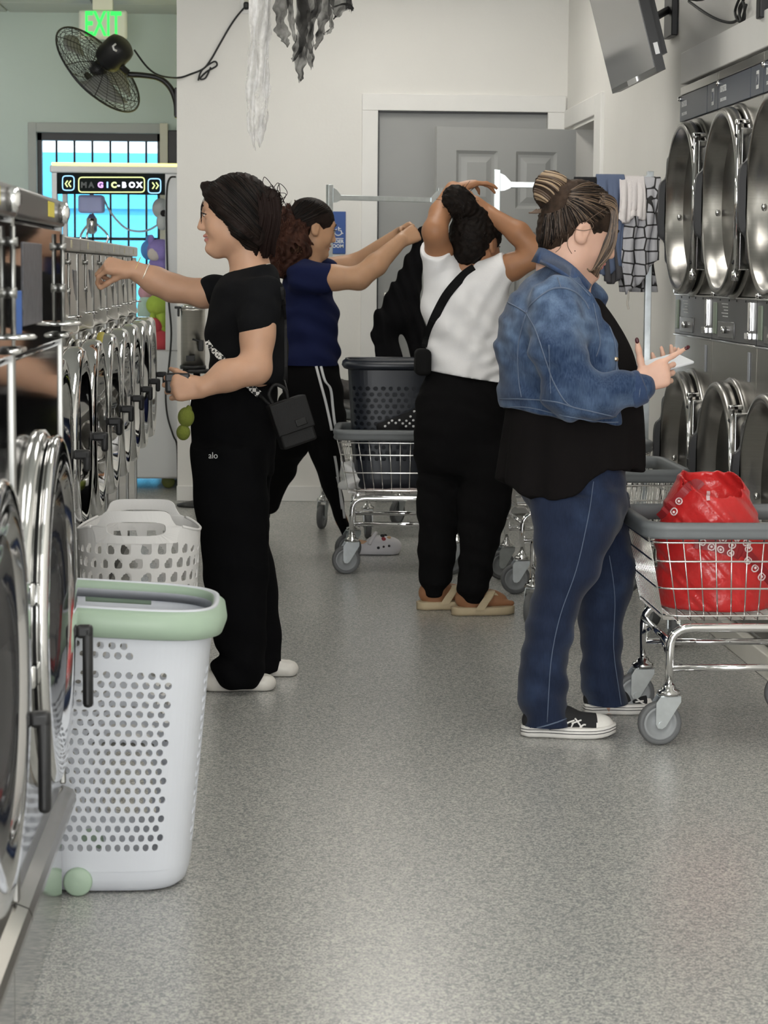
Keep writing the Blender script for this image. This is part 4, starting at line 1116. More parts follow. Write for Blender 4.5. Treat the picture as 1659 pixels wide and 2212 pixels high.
# sleeves reach below the hem line: put them back
F2 = Field((.58, 6.04, .86), (1.14, 6.78, 1.42), .0050)
F2.chain([P(1207, 745, 6.19), P(1228, 848, 6.16)], [.073, .066], .03).chain([P(1228, 848, 6.16), P(1300, 856, 6.15), P(1378, 838, 6.155)], [.068, .058, .045], .03)
F.F = np.minimum(F.F, F2.F)
folds(F, (((1, 0, .6), .065, .0030, 0), ((.5, .2, 1), .11, .0035, 1.4), ((.9, .3, -.6), .09, .0026, 2.2), ((.2, 0, 1), .04, .0012, .3)))
jack = F.build('denim_jacket', M_JACK, dp)
for pts, r in (([(1082, 645), (1110, 660), (1137, 676)], .002), ([(1137, 676), (1150, 655), (1185, 628), (1212, 622), (1240, 630), (1262, 650), (1272, 668)], .0024),
            ([(1137, 676), (1158, 715), (1180, 780), (1198, 830), (1225, 872), (1255, 884)], .0020), ([(1137, 678), (1120, 745), (1121, 820), (1127, 858)], .0018),
            ([(1186, 745), (1190, 850)], .0012), ([(1204, 600), (1212, 622)], .002),
            ([(1080, 862), (1130, 862), (1200, 868), (1240, 880), (1330, 900)], .0020), ([(1080, 880), (1140, 880), (1210, 896), (1290, 910), (1335, 912)], .0018),
            ([(1282, 655), (1290, 700), (1296, 740), (1288, 770)], .0016), ([(1310, 690), (1328, 740), (1332, 800)], .0016), ([(1370, 792), (1384, 815), (1381, 850), (1378, 872)], .0016),
            ([(1158, 548), (1200, 575), (1250, 615), (1275, 640)], .0016), ([(1190, 560), (1225, 580), (1262, 612)], .0012)):
    seam(jack, dp, pts, r)
# collar: a folded band around the neck
cm = MB(); rings = []
cp_ = [P(1262, 626, 6.30), P(1225, 592, 6.265), P(1185, 566, 6.30), P(1162, 556, 6.42), P(1185, 566, 6.54), P(1225, 592, 6.575), P(1262, 626, 6.54)]
ct = [P(1275, 615, 6.315), P(1237, 572, 6.30), P(1190, 543, 6.335), P(1172, 534, 6.42), P(1190, 543, 6.505), P(1237, 572, 6.54), P(1275, 615, 6.525)]
A, B = catmull(cp_, 6), catmull(ct, 6)
for a, b in zip(A, B):
    o_ = Vector((a.x - hd.x + .03, a.y - YD, 0)).normalized() * .012
    rings.append([a + o_ * .9, a + o_ * 1.6 - Vector((0, 0, .012)), b + o_ * .9, b, a - o_ * .6])
cm.loft(rings); collar = cm.build('collar', denim('collar_denim', (.018, .035, .085), (.06, .10, .19)), dp, True)
# cuff
cc = P(1372, 840, 6.155); ax = (P(1392, 832, 6.155) - P(1350, 848, 6.155)).normalized(); u = ax.orthogonal().normalized(); v = ax.cross(u)
MB().loft([[cc + ax * t + (u * math.cos(q) + v * math.sin(q)) * r for q in [2 * pi * k / 24 for k in range(24)]] for t, r in ((-.02, .046), (-.014, .0505), (.018, .048), (.024, .044), (.018, .038), (-.01, .036))], cap=False).build('cuff', MATS['collar_denim'], dp, True)
bt = onto(jack, [(1330, 776)], .001, 1)
if bt: MB().sphere(bt[0], (.007, .004, .007), 12, 6).build('button', mat('brass_button', (.45, .36, .25), .35, 1), dp, True)
# hair
M_HAIR2 = hair_mat('dark_brown_swept_hair', (.012, .008, .006), (.050, .032, .022), 34, (1, 1, 1))
F = Field((.66, 6.24, 1.20), (1.02, 6.62, 1.66), .0045)
Rh = np.array(R2)
F.ell(L2(0, -.014, .036), (.083 * sd, .102 * sd, .091 * sd), Rh, 0)
F.ell(L2(0, -.055, -.02), (.066 * sd, .05 * sd, .07 * sd), Rh, .03)
F.ell(L2(0, .105, -.055), (.14, .085, .098), Rh, .008, 's')
for q in (-1, 1): F.ell(L2(q * .085, -.0, -.035), (.045, .033, .055), Rh, .01, 's')
bc = P(1190, 411, YD)
F.ell(bc, (.051, .05, .056), None, .012)
kb_ = P(1222, 425, YD)
def hw2(X, Y, Z):
    a = np.arctan2(Z - kb_.z, X - kb_.x); dd = np.sqrt((X - bc.x) ** 2 + (Z - bc.z) ** 2)
    return .0014 * np.sin(a * 50 + 40 * Y) + .0010 * np.sin(a * 110 + Y * 90)
F.shift(hw2)
F.build('hair', M_HAIR2, dp)
# wrapped highlights over the bun
rnd = random.Random(5)
mH = [mat('blonde_highlight', (.30, .215, .135), .45), mat('brown_lowlight', (.075, .047, .030), .45)]
for c_ in (0, 1):
    m = MB()
    for i in range(26):
        ph = rnd.uniform(-1.3, 1.3); pts = []
        for t in range(7):
            th = -1.2 + 2.6 * t / 6
            d_ = Vector((math.sin(th) * .6 - .75 * math.cos(ph) * .5 + .25 * math.sin(ph), -math.cos(th * .8) * .8, math.cos(th) * .2 + math.sin(ph) * .9 - .25 * th)).normalized()
            pts.append(bc + Vector((d_.x * .0535, d_.y * .0525, d_.z * .0585)))
        m.tube(catmull(pts, 4), [.0012 + .0016 * (i % 3)] * 25, 5)
    o = m.build('bun_strands', mH[c_], dp, True); o['kind'] = 'stuff'
m = MB()
fr = [MB(), MB(), MB()]
for i in range(84):
    y0 = rnd.uniform(432, 456); x0 = rnd.uniform(1318, 1332)
    e = rnd.uniform(0, 1)
    fr[(0, 1, 1, 2)[i % 4]].tube(catmull([P(x0 - 25, y0 - 15, 6.30), P(x0, y0, 6.31), P(x0 + 3 - 8 * e, y0 + 55, 6.31), P(x0 - 8 - 14 * e, y0 + 95, 6.315), P(1300 - 22 * e, 575 + 10 * e, 6.325), P(1290 - 22 * e, 600 - 20 * e, 6.335)], 5), rnd.uniform(.001, .0022), 4)
for i in range(6):
    m.tube(catmull([P(1160 + 5 * i, 452, 6.40), P(1150 + 4 * i, 458, 6.40), P(1142 + 3 * i, 460, 6.40)], 4), [.003] * 9, 4)
o = m.build('loose_hair', mat('mid_brown_hair', (.085, .052, .032), .45), dp, True); o['kind'] = 'stuff'
for c_, mm in zip(fr, (mat('mid_brown_hair'), mat('front_dark_hair', (.028, .017, .011), .45), mat('front_caramel_hair', (.16, .105, .065), .45))):
    o = c_.build('fringe_strands', mm, dp, True); o['kind'] = 'stuff'
m = MB()
for pts in ([(1262, 482), (1285, 465), (1310, 450)], [(1228, 505), (1226, 530), (1235, 548)], [(1215, 515), (1210, 535), (1200, 545)], [(1272, 472), (1282, 490), (1264, 498), (1240, 495)]):
    m.tube(catmull([P(x, y, 6.325) for x, y in pts], 6), .0012, 4)
o = m.build('stray_hair', MATS['mid_brown_hair'], dp, True); o['kind'] = 'stuff'
# canvas sneakers
M_CANVAS = mat('black_canvas', (.012, .012, .013), .8, bump=.2, bscale=500); M_SOLE = mat('white_rubber_sole', (.70, .68, .64), .5, var=.06, vscale=40); M_LACE = mat('white_lace', (.75, .73, .70), .8)
def sneaker(heel, toe, parent, laces, eyelets):
    a = Vector((heel.x, heel.y, 0)); d = Vector((toe.x - heel.x, toe.y - heel.y, 0)); ln = d.length; d.normalize(); n = Vector((-d.y, d.x, 0))
    def outline(k, z, grow=0):
        top = []; bot = []
        for i in range(15):
            t = i / 14; w = .034 + .012 * math.sin(pi * min(1, max(0, (t - .25) / .75))) - .006 * math.sin(pi * t * 2) * (t < .5)
            w *= math.sqrt(max(0, 1 - max(0, (t - .80) / .205) ** 2)) * math.sqrt(max(0, 1 - max(0, (.12 - t) / .125) ** 2)); w = max(.002, w + grow)
            up = .010 * max(0, (t - .72) / .28) ** 2
            top.append(a + d * (t * (ln + 2 * grow) - grow) + n * w + Vector((0, 0, z + up))); bot.append(a + d * (t * (ln + 2 * grow) - grow) - n * w + Vector((0, 0, z + up)))
        return top + bot[::-1]
    s = bpy.data.objects.new('sneaker', None); s.location = a - parent.location; link(s, parent)
    fk = type('K', (), {})(); fk.location = a
    def bl_(mb, nm, mt):
        mb.v = [(v[0] - a.x, v[1] - a.y, v[2]) for v in mb.v]; return mb.build(nm, mt, s)
    bl_(MB().loft([outline(0, .001, -.002), outline(0, .006, .003), outline(0, .030, .003), outline(0, .032, .0)]), 'sole', M_SOLE)
    bl_(MB().tube(outline(0, .0155, .0034), .0012, 5, True), 'sole_stripe', M_BLACK)
    bl_(MB().tube(outline(0, .0235, .0034), .0010, 5, True), 'sole_stripe', M_BLACK)
    F = Field((min(a.x, toe.x) - .03, a.y - .08, .02), (max(a.x, toe.x) + .03, a.y + .08, .13), .0035)
    pt = lambda t, z: tuple(a + d * ln * t + Vector((0, 0, z)))
    F.ell(pt(.14, .045), (.036, .028, .035), None, 0).cone(pt(.15, .045), pt(.45, .055), .028, .031, .02).cone(pt(.40, .052), pt(.85, .034), .033, .024, .02).ell(pt(.80, .034), (.05, .038, .028), None, .02)
    F.cut((0, 0, .026), (0, 0, -1)); F.cut((0, 0, .115), (0, 0, 1))
    o = F.build('upper', [M_CANVAS, M_SOLE], s, lambda c: (((c[:, :2] - np.array((a.x, a.y))) @ np.array((d.x, d.y))) > .80 * ln).astype(int))
    # Field.build offset uses the parent's local location: shift into place
    o.location = s.location - a
    for pl in laces:
        q = onto(o, pl, .003, 5)
        if len(q) > 2: bl_(MB().tube(q, .0026, 6), 'lace', M_LACE)
    for ex_, ey_ in eyelets:
        q = onto(o, [(ex_ + 3.4 * math.cos(2 * pi * k / 10), ey_ + 3.4 * math.sin(2 * pi * k / 10)) for k in range(10)], .0015, 1)
        if len(q) > 8: bl_(MB().tube(q, .0013, 5, True), 'eyelet', M_CHROME)
    return s
sneaker(P(1127, 1590, 6.265), P(1325, 1590, 6.265) + Vector((0, -.02, 0)), dp, ([(1241, 1552), (1252, 1564), (1264, 1582)], [(1234, 1562), (1248, 1558), (1256, 1556)], [(1246, 1576), (1260, 1566), (1266, 1566)], [(1240, 1556), (1224, 1562), (1210, 1578), (1208, 1590), (1220, 1592), (1229, 1578), (1238, 1560)]), [(1237, 1571), (1250, 1578)]); sneaker(P(1264, 1545, 6.58), P(1425, 1545, 6.58) + Vector((0, .03, 0)), dp, ([(1374, 1508), (1384, 1516), (1398, 1524)], [(1372, 1516), (1390, 1514)]), [(1334, 1545), (1353, 1543), (1376, 1525)])

# ---------------------------------------------------------------- person in the white T-shirt, arms raised
YW = 8.60
wp = thing('person', 'person in white T-shirt and black joggers gathering hair overhead', 'person', (P(1000, 1320, YW).x, YW, 0))
M_SK3 = skin('brown_skin', (.34, .165, .085))
F = Field((.50, 8.28, 0), (1.16, 8.98, 1.68), .0062)
hw_ = P(1029, 527, YW)
L3, R3 = add_head(F, hw_, (.62, .76, -.22), (.15, .18, .97), 1.06)
F.chain([P(1015, 560, YW), P(1003, 590, YW), P(1003, 630, YW)], [.062, .066, .09], .03)
F.zloft([sec(625, 945, 1070, YW, .09), sec(720, 940, 1075, YW, .10), sec(800, 935, 1070, YW, .11), sec(880, 930, 1070, YW, .12)], .03)
F.chain([P(955, 930, 8.63), P(950, 1120, 8.65), P(940, 1270, 8.66), P(938, 1306, 8.66)], [.07, .05, .036, .036], .03)
F.chain([P(1035, 930, 8.56), P(1035, 1120, 8.52), P(1020, 1285, 8.52), P(1016, 1318, 8.52)], [.07, .05, .036, .036], .03)
a1, e1, w1 = P(955, 592, 8.60), P(939, 500, 8.47), P(978, 407, 8.62)
F.chain([a1, P(948, 545, 8.54), e1], [.045, .050, .045], .02).chain([e1, P(952, 460, 8.55), w1], [.045, .041, .028], .02)
add_hand(F, w1, P(1020, 396, 8.64) - w1, (.1, .1, -1), -1, .98, ((12, 20, 18), (22, 25, 20), (14, 20, 15), (30, 35, 25)), 9, (.5, .6, .5), (0, 15, 15))
a2, e2, w2_ = P(1062, 596, 8.56), P(1163, 550, 8.50), P(1062, 464, 8.56)
F.chain([a2, P(1105, 577, 8.52), e2], [.045, .050, .042], .02).chain([e2, P(1120, 504, 8.52), w2_], [.042, .042, .028], .02)
add_hand(F, w2_, P(1030, 448, 8.56) - w2_, (-.2, .9, -.3), 1, .98, ((50, 60, 40), (55, 60, 40), (55, 60, 40), (55, 60, 40)), 2, (.6, .5, .5), (0, 20, 25))
# feet
for (hx_, tx_, Yf, py_) in ((988, 1108, 8.52, 1328), (910, 990, 8.66, 1312)):
    h_ = P(hx_, py_, Yf); t_ = P(tx_, py_, Yf); dv = Vector((t_.x - h_.x, .05, 0)).normalized(); q = lambda t, z, o_=0: (h_.x + dv.x * t - dv.y * o_, Yf + dv.y * t + dv.x * o_, z)
    F.ell(q(.03, .055), (.036, .032, .034), None, .01).cone(q(.03, .07), q(.14, .055), .034, .032, .02).cone(q(.10, .06), q(.17, .048), .034, .028, .02)
    for k in range(5): F.cone(q(.165 - .006 * abs(k - 1), .044, .026 - .013 * k), q(.212 - .008 * abs(k - 3.6), .040, .027 - .0135 * k), .0105, .0085 + .002 * (k == 4), .008)
body3 = F.build('body', M_SK3, wp)
face_bits(wp, L3, R3, 1.06)
M_TEE3 = mat('white_cotton', (.80, .79, .79), .9, spec=.2, bump=.2, bscale=400)
F = Field((.52, 8.34, .88), (1.10, 8.86, 1.46), .0058)
F.zloft([sec(574, 972, 1032, YW, .062), sec(590, 945, 1060, YW, .085), sec(610, 925, 1085, YW, .115), sec(640, 911, 1096, YW, .13), sec(690, 917, 1098, YW, .135), sec(745, 925, 1093, YW, .135), sec(795, 919, 1092, YW, .15), sec(845, 914, 1094, YW, .158)], 0)
F.cone(a1 + Vector((.005, 0, -.02)), P(945, 548, 8.54), .078, .064, .05)
F.cone(a2 + Vector((-.01, 0, -.02)), P(1092, 577, 8.53), .074, .063, .05)
def wf(X, Y, Z):
    low = np.clip((1.12 - Z) / .2, 0, 1)
    g = .5 + .5 * np.sin(X * 14 + 1)
    return low * .008 * np.sin((Z - .25 * X) * 2 * pi / .052 + 2.2 * np.sin(X * 11)) * g + .0065 * np.sin((X * .75 + Z * .7) * 2 * pi / .13 + 1.5 * np.sin(Z * 12)) + .0025 * np.sin((X * .9 - Z * .5) * 2 * pi / .07 + Y * 20)
F.shift(wf)
ha, hb = P(918, 798, YW), P(1082, 826, YW)
fn_cut(F, lambda X, Y: ha.z + (X - ha.x) * (hb.z - ha.z) / (hb.x - ha.x) + 0 * Y)
F.cut(P(943, 532, 8.53), (P(940, 500, 8.47) - P(950, 560, 8.56))); 
sl = (e2 - a2).normalized(); pc_ = P(1098, 574, 8.525)
X_, Y_, Z_ = F.ax[0][:, None, None], F.ax[1][None, :, None], F.ax[2][None, None, :]
dsl = (X_ - pc_.x) * sl.x + (Y_ - pc_.y) * sl.y + (Z_ - pc_.z) * sl.z
F.F = np.maximum(F.F, dsl.astype(np.float32))
tee3 = F.build('t_shirt', M_TEE3, wp)
M_JOG = mat('black_fleece', (.0065, .0062, .0065), 1.0, spec=.1, bump=.15, bscale=300)
F = Field((.50, 8.32, .03), (1.14, 8.92, .98), .0062)
F.zloft([sec(790, 928, 1074, YW, .12), sec(820, 912, 1084, YW, .138), sec(860, 899, 1092, YW, .165), sec(920, 897, 1095, YW, .168), sec(990, 898, 1100, YW, .15), sec(1020, 905, 1098, YW, .12)], 0)
F.zloft([sec(960, 898, 1002, 8.63, .115), sec(1050, 900, 998, 8.64, .105), sec(1130, 901, 992, 8.65, .095), sec(1200, 902, 985, 8.65, .085), sec(1240, 903, 977, 8.66, .08), sec(1258, 905, 972, 8.66, .078), sec(1272, 914, 962, 8.66, .058), sec(1290, 916, 958, 8.66, .052)], .03)
F.zloft([sec(960, 984, 1100, 8.56, .12), sec(1040, 989, 1107, 8.55, .115), sec(1120, 990, 1095, 8.53, .10), sec(1200, 990, 1072, 8.52, .09), sec(1255, 989, 1058, 8.52, .08), sec(1276, 988, 1054, 8.52, .078), sec(1286, 993, 1048, 8.52, .058), sec(1303, 994, 1045, 8.52, .052)], .03)
folds(F, (((.2, .1, 1), .12, .003, 0), ((1, .2, .5), .15, .004, 1.0), ((.3, .3, 1), .06, .0016, .4)))
fn_cut(F, lambda X, Y: np.where(X < P(980, 1290, 8.6).x, P(937, 1290, 8.66).z, P(1018, 1303, 8.52).z) + 0 * Y)
jog = F.build('joggers', M_JOG, wp)
# sandals
M_SAND = mat('beige_rubber', (.52, .42, .27), .6, var=.08, vscale=20)
for (x0, x1, Yf, py_) in ((975, 1120, 8.51, 1335), (900, 990, 8.655, 1322)):
    h_ = P(x0, py_, Yf); ln = .245; dv = Vector((1, .18, 0)).normalized(); nv = Vector((-dv.y, dv.x, 0)); b0 = Vector((h_.x, Yf - .01, 0))
    sa = bpy.data.objects.new('sandal', None); link(sa, wp); sa.location = b0 - wp.location
    def ol(z, g=0):
        t_, b_ = [], []
        for i in range(13):
            t = i / 12; w = (.036 + .010 * math.sin(pi * min(1, max(0, (t - .3) / .7)))) * math.sqrt(max(0, 1 - max(0, (t - .8) / .204) ** 2)) * math.sqrt(max(0, 1 - max(0, (.12 - t) / .123) ** 2)) + g
            w = max(.002, w); t_.append(dv * t * ln + nv * w + Vector((0, 0, z))); b_.append(dv * t * ln - nv * w + Vector((0, 0, z)))
        return t_ + b_[::-1]
    MB().loft([ol(.001, -.003), ol(.008, .001), ol(.026, .003), ol(.032, .0)]).build('sandal_sole', M_SAND, sa)
    for k_, (t0, t1) in enumerate(((.40, .62),)):
        rings = []
        for i in range(11):
            u = i / 10; a_ = pi * u; t = t0 + (t1 - t0) * math.sin(pi * u) ** 1; c_ = dv * ln * t + nv * (.050 * math.cos(a_)) + Vector((0, 0, .024 + .062 * math.sin(a_) ** .8))
            rings.append([c_ - dv * .016, c_ + dv * .016, c_ + dv * .016 + Vector((0, 0, .005)), c_ - dv * .016 + Vector((0, 0, .005))])
        MB().loft(rings, smooth=False).build('sandal_strap', M_SAND, sa)
        MB().tube([dv * ln * t1 + Vector((0, 0, .085)), dv * ln * .72 + Vector((0, 0, .07)), dv * ln * .84 + nv * .008 + Vector((0, 0, .03))], [.010, .007, .005], 8).build('toe_thong', M_SAND, sa)
# hair
M_HAIR3 = hair_mat('black_frizzy_hair', (.005, .004, .0035), (.014, .010, .008), 60, (1, 1, 1))
F = Field((.60, 8.40, 1.20), (1.0, 8.80, 1.70), .0058)
Rh = np.array(R3)
F.ell(L3(0, -.014, .034), (.093, .112, .100), Rh, 0)
F.ell(L3(0, -.055, -.02), (.068, .055, .075), Rh, .03)
F.ell(L3(0, .105, -.055), (.15, .088, .10), Rh, .008, 's')
for q in (-1, 1): F.ell(L3(q * .088, .006, -.03), (.045, .034, .06), Rh, .01, 's')
F.ell(P(992, 440, 8.53), (.060, .05, .058), None, .01).ell(P(982, 425, 8.53), (.045, .042, .045), None, .02).cone(P(1010, 450, 8.53), P(1036, 462, 8.54), .040, .026, .02)
F.shift(lambda X, Y, Z: .0022 * np.sin(X * 260 + 9 * np.sin(Z * 40)) + .0022 * np.sin(Z * 240 + 8 * np.sin(Y * 50 + X * 30)) + .001 * np.sin(Y * 300))
F.build('hair', M_HAIR3, wp)
rnd = random.Random(9); m = MB()
for i in range(60):
    c_ = P(990, 437, 8.53); th = rnd.uniform(0, 2 * pi); ph = rnd.uniform(-1.2, 1.2); d_ = Vector((math.cos(th) * math.cos(ph), -abs(math.sin(th)) * math.cos(ph), math.sin(ph)))
    p0 = c_ + Vector((d_.x * .05, d_.y * .045, d_.z * .058)); m.tube([p0, p0 + d_ * rnd.uniform(.012, .028) + Vector((rnd.uniform(-.01, .01), 0, rnd.uniform(-.01, .01)))], .0009, 3)
o = m.build('loose_hair', mat('lash_black'), wp, True); o['kind'] = 'stuff'

# ---------------------------------------------------------------- person in the navy T-shirt
YN = 10.40
np_ = thing('person', 'person in navy T-shirt and striped black track pants holding up a dark garment', 'person', (P(690, 1160, YN).x, YN, 0))
M_SK4 = skin('warm_tan_skin', (.46, .265, .155))
F = Field((-.10, 9.98, 0), (.76, 11.0, 1.68), .0068)
hn = P(673, 493, YN); sn = 1.09
L4, R4 = add_head(F, hn, (.93, .28, -.22), (.2, .05, .97), sn)
F.chain([P(662, 530, YN), P(655, 560, YN), P(655, 600, YN)], [.062, .066, .09], .03)
F.zloft([sec(605, 630, 700, YN, .12), sec(700, 625, 715, YN, .14), sec(790, 630, 712, YN, .12), sec(860, 640, 712, YN, .11)], .03)
F.chain([P(700, 900, 10.36), P(706, 1020, 10.36), P(738, 1125, 10.36), P(757, 1165, 10.36)], [.05, .03, .022, .022], .03)
F.chain([P(640, 900, 10.55), P(606, 1010, 10.75), P(572, 1100, 10.85)], [.05, .03, .024], .03)
F.cone(P(757, 1180, 10.36), P(812, 1188, 10.36), .04, .032, .02)
s1_, e1_, w1_ = P(668, 596, 10.20), P(775, 601, 10.16), P(866, 520, 10.26)
F.chain([s1_, P(722, 600, 10.17), e1_], [.058, .056, .050], .02).chain([e1_, P(812, 572, 10.19), w1_], [.052, .049, .032], .02)
add_hand(F, w1_, P(900, 502, 10.30) - w1_, (.2, .9, -.35), 1, 1.02, ((45, 60, 35), (50, 60, 40), (52, 60, 40), (55, 60, 40)), 2, (.7, .5, .5), (0, 20, 20))
s2_, e2_, w2n = P(685, 585, 10.58), P(772, 570, 10.62), P(860, 508, 10.50)
F.chain([s2_, e2_], [.055, .048], .02).chain([e2_, w2n], [.048, .032], .02)
add_hand(F, w2n, P(895, 494, 10.45) - w2n, (.2, -.9, -.35), -1, 1.0, ((45, 60, 35), (50, 60, 40), (52, 60, 40), (55, 60, 40)), 2, (.7, .5, .5), (0, 20, 20))
body4 = F.build('body', [M_SK4, MATS['lip_rose']], np_, _lips(L4, sn))
face_bits(np_, L4, R4, sn)
M_TEE4 = mat('navy_cotton', (.010, .014, .050), .95, spec=.15, bump=.2, bscale=400)
F = Field((-.02, 10.05, .86), (.48, 10.78, 1.42), .0066)
F.zloft([sec(566, 640, 694, YN, .09), sec(582, 625, 706, YN, .14), sec(606, 612, 714, YN, .18), sec(645, 604, 724, YN, .19), sec(685, 603, 736, YN, .19), sec(718, 605, 729, YN, .185), sec(760, 605, 733, YN, .185), sec(800, 606, 732, YN, .185)], 0)
F.cone(s1_ + Vector((-.02, .01, 0)), P(702, 598, 10.18), .078, .068, .04); F.cone(s2_ + Vector((-.02, 0, 0)), P(704, 584, 10.58), .07, .062, .04)
folds(F, (((.1, .2, 1), .10, .005, 0), ((.7, .2, .7), .17, .005, 1.2)))
tee4 = F.build('t_shirt', M_TEE4, np_)
M_TRK = mat('black_tricot', (.0045, .0043, .0045), 1.0, spec=.1)
F = Field((-.16, 10.04, .02), (.52, 11.0, .98), .0066)
F.zloft([sec(782, 608, 730, YN, .172), sec(800, 606, 734, YN, .178), sec(850, 612, 742, YN, .18), sec(900, 614, 745, YN, .17), sec(940, 622, 742, YN, .15)], 0)
F.zloft([sec(890, 645, 744, 10.37, .11), sec(940, 656, 741, 10.36, .105), sec(990, 672, 735, 10.36, .09), sec(1040, 691, 737, 10.36, .08), sec(1095, 713, 745, 10.36, .07), sec(1140, 731, 757, 10.36, .06), sec(1166, 740, 775, 10.36, .055)], .03)
F.chain([P(650, 890, 10.50), P(628, 945, 10.58), P(606, 1010, 10.75), P(580, 1085, 10.85)], [.12, .095, .07, .055], .03)
folds(F, (((.2, .1, 1), .14, .003, 0),))
trk = F.build('track_pants', M_TRK, np_)
M_STR = mat('white_stripe', (.62, .62, .62), .8)
for pts in ([(682, 789), (690, 820), (702, 865), (711, 905), (716, 930)], [(692, 789), (701, 822), (713, 840), (718, 880), (722, 912), (726, 930)], [(727, 1030), (736, 1075), (743, 1120)], [(722, 985), (726, 1010), (731, 1050), (738, 1100)]):
    q = onto(trk, pts, .003, 5)
    if len(q) > 2:
        rings = [[p + Vector((-.006, 0, 0)), p + Vector((.006, -.001, 0)), p + Vector((.006, .004, 0)), p + Vector((-.006, .004, 0))] for p in q]
        MB().loft(rings).build('stripe', M_STR, np_, True)
# clogs
M_CLOG = mat('white_foam_clog', (.66, .64, .66), .6)
def clog(heel, toe, m, lbl):
    a = Vector((heel.x, heel.y, 0)); d = Vector((toe.x - heel.x, toe.y - heel.y, 0)); ln = d.length; d.normalize(); n = Vector((-d.y, d.x, 0))
    k = bpy.data.objects.new('clog', None); link(k, np_); k.location = a - np_.location
    F = Field((a.x - .04, a.y - .09, 0), (a.x + ln + .04, a.y + .09, .12), .0042); pt = lambda t, z, o_=0: tuple(a + d * ln * t + n * o_ + Vector((0, 0, z)))
    F.cone(pt(.13, .02), pt(.82, .022), .036, .042, 0).ell(pt(.74, .04), (.075, .046, .045), None, .02).ell(pt(.52, .055), (.05, .040, .035), None, .02).ell(pt(.12, .04), (.04, .036, .03), None, .02)
    F.ell(pt(.26, .085), (.07, .030, .045), None, .008, 's'); F.cut((0, 0, .002), (0, 0, -1))
    o = F.build('clog_body', m, k); o.location = k.location - a
    for i in range(4):
        t = .60 + .10 * i
        MB().sphere(d * ln * t - n * (.044 - .012 * max(0, i - 2)) + Vector((0, 0, .036 + .004 * i)), (.0075, .005, .007), 8, 6).build('vent_hole', M_BLACK, k)
    MB().tube(catmull([d * ln * .42 - n * .042 + Vector((0, 0, .05)), d * ln * .5 - n * .03 + Vector((0, 0, .085)), d * ln * .56 + Vector((0, 0, .098)), d * ln * .5 + n * .03 + Vector((0, 0, .085))], 4), .009, 6).build('heel_strap', m, k)
    for i, (c_, t, o_, z) in enumerate(((M_BLACK, .68, -.012, .086), (M_BLACK, .73, .004, .085), (mat('red_charm', (.35, .05, .06), .5), .70, -.028, .073), (mat('tan_charm', (.55, .36, .2), .5), .80, -.016, .076), (MATS['tan_charm'], .84, .0, .072))):
        MB().sphere(d * ln * t + n * o_ + Vector((0, 0, z)), .011, 10, 6).build('charm', c_, k)
clog(P(748, 1190, 10.34), P(862, 1190, 10.34), M_CLOG, '')
clog(P(545, 1130, 10.88), P(640, 1130, 10.88) + Vector((-.02, 0, 0)), M_BLACK, '') if False else None
F = Field((-.22, 10.78, 0), (.06, 10.96, .2), .006)
F.chain([P(566, 1112, 10.86), P(556, 1140, 10.86)], [.04, .04], .02); zz = P(556, 1140, 10.86); F.cone((zz.x - .02, 10.86, .04), (zz.x + .02, 10.86, .03), .04, .03, .03); F.cone((zz.x, 10.86, .12), (zz.x - .01, 10.86, .05), .04, .04, .02); F.cut((0, 0, .004), (0, 0, -1))
F.build('shoe', mat('black_plastic'), np_)
# hair: dark crown swept to a frizzy reddish tail
M_HAIR4 = hair_mat('dark_crown_hair', (.007, .005, .0045), (.022, .014, .011), 40, (1, 1, 1))
M_HAIR4B = hair_mat('auburn_tail_hair', (.018, .008, .006), (.070, .030, .020), 30, (1, 1, .2))
F = Field((.02, 10.20, 1.20), (.36, 10.62, 1.70), .0062)
Rh = np.array(R4)
F.ell(L4(0, -.014, .034), (.083 * sn, .104 * sn, .091 * sn), Rh, 0).ell(L4(0, -.055, -.01), (.07, .055, .065), Rh, .03)
F.ell(L4(0, .112, -.055), (.15, .090, .106), Rh, .008, 's')
for q in (-1, 1): F.ell(L4(q * .088, .004, -.035), (.05, .034, .055), Rh, .01, 's')
F.shift(lambda X, Y, Z: .0012 * np.sin(np.arctan2(Z - hn.z, X - hn.x + .08) * 60 + Y * 50)); F.build('hair', M_HAIR4, np_)
F = Field((-.02, 10.22, 1.10), (.30, 10.60, 1.66), .0062)
F.chain([P(640, 460, 10.40), P(622, 480, 10.39), P(615, 530, 10.36), P(603, 580, 10.33)], [.05, .07, .085, .05], .03).chain([P(640, 500, 10.33), P(640, 540, 10.29), P(628, 575, 10.27)], [.06, .065, .035], .03)
F.shift(lambda X, Y, Z: .005 * np.sin(X * 150 + 5 * np.sin(Z * 40)) + .004 * np.sin(X * 310 + Z * 60 + Y * 80) + .003 * np.sin(Z * 130 + Y * 120))
F.build('ponytail', M_HAIR4B, np_)
rnd = random.Random(4); m = MB()
for i in range(110):
    x0, y0 = rnd.uniform(600, 655), rnd.uniform(470, 560); m.tube(catmull([P(x0, y0, 10.29), P(x0 + rnd.uniform(-8, 6), y0 + 14, 10.27), P(x0 + rnd.uniform(-10, 10), y0 + 28, 10.28), P(x0 + rnd.uniform(-14, 8), y0 + 42, 10.27)], 3), .0016, 3)
o = m.build('loose_hair', mat('auburn_strand', (.06, .026, .018), .6, spec=.1), np_, True); o['kind'] = 'stuff'
MB().lathe([(.04, -.012), (.05, -.006), (.05, .006), (.04, .012)], 'x', P(632, 456, 10.40), 20, cap=False).build('hair_tie', mat('white_scrunchie', (.7, .68, .64), .8), np_, True)

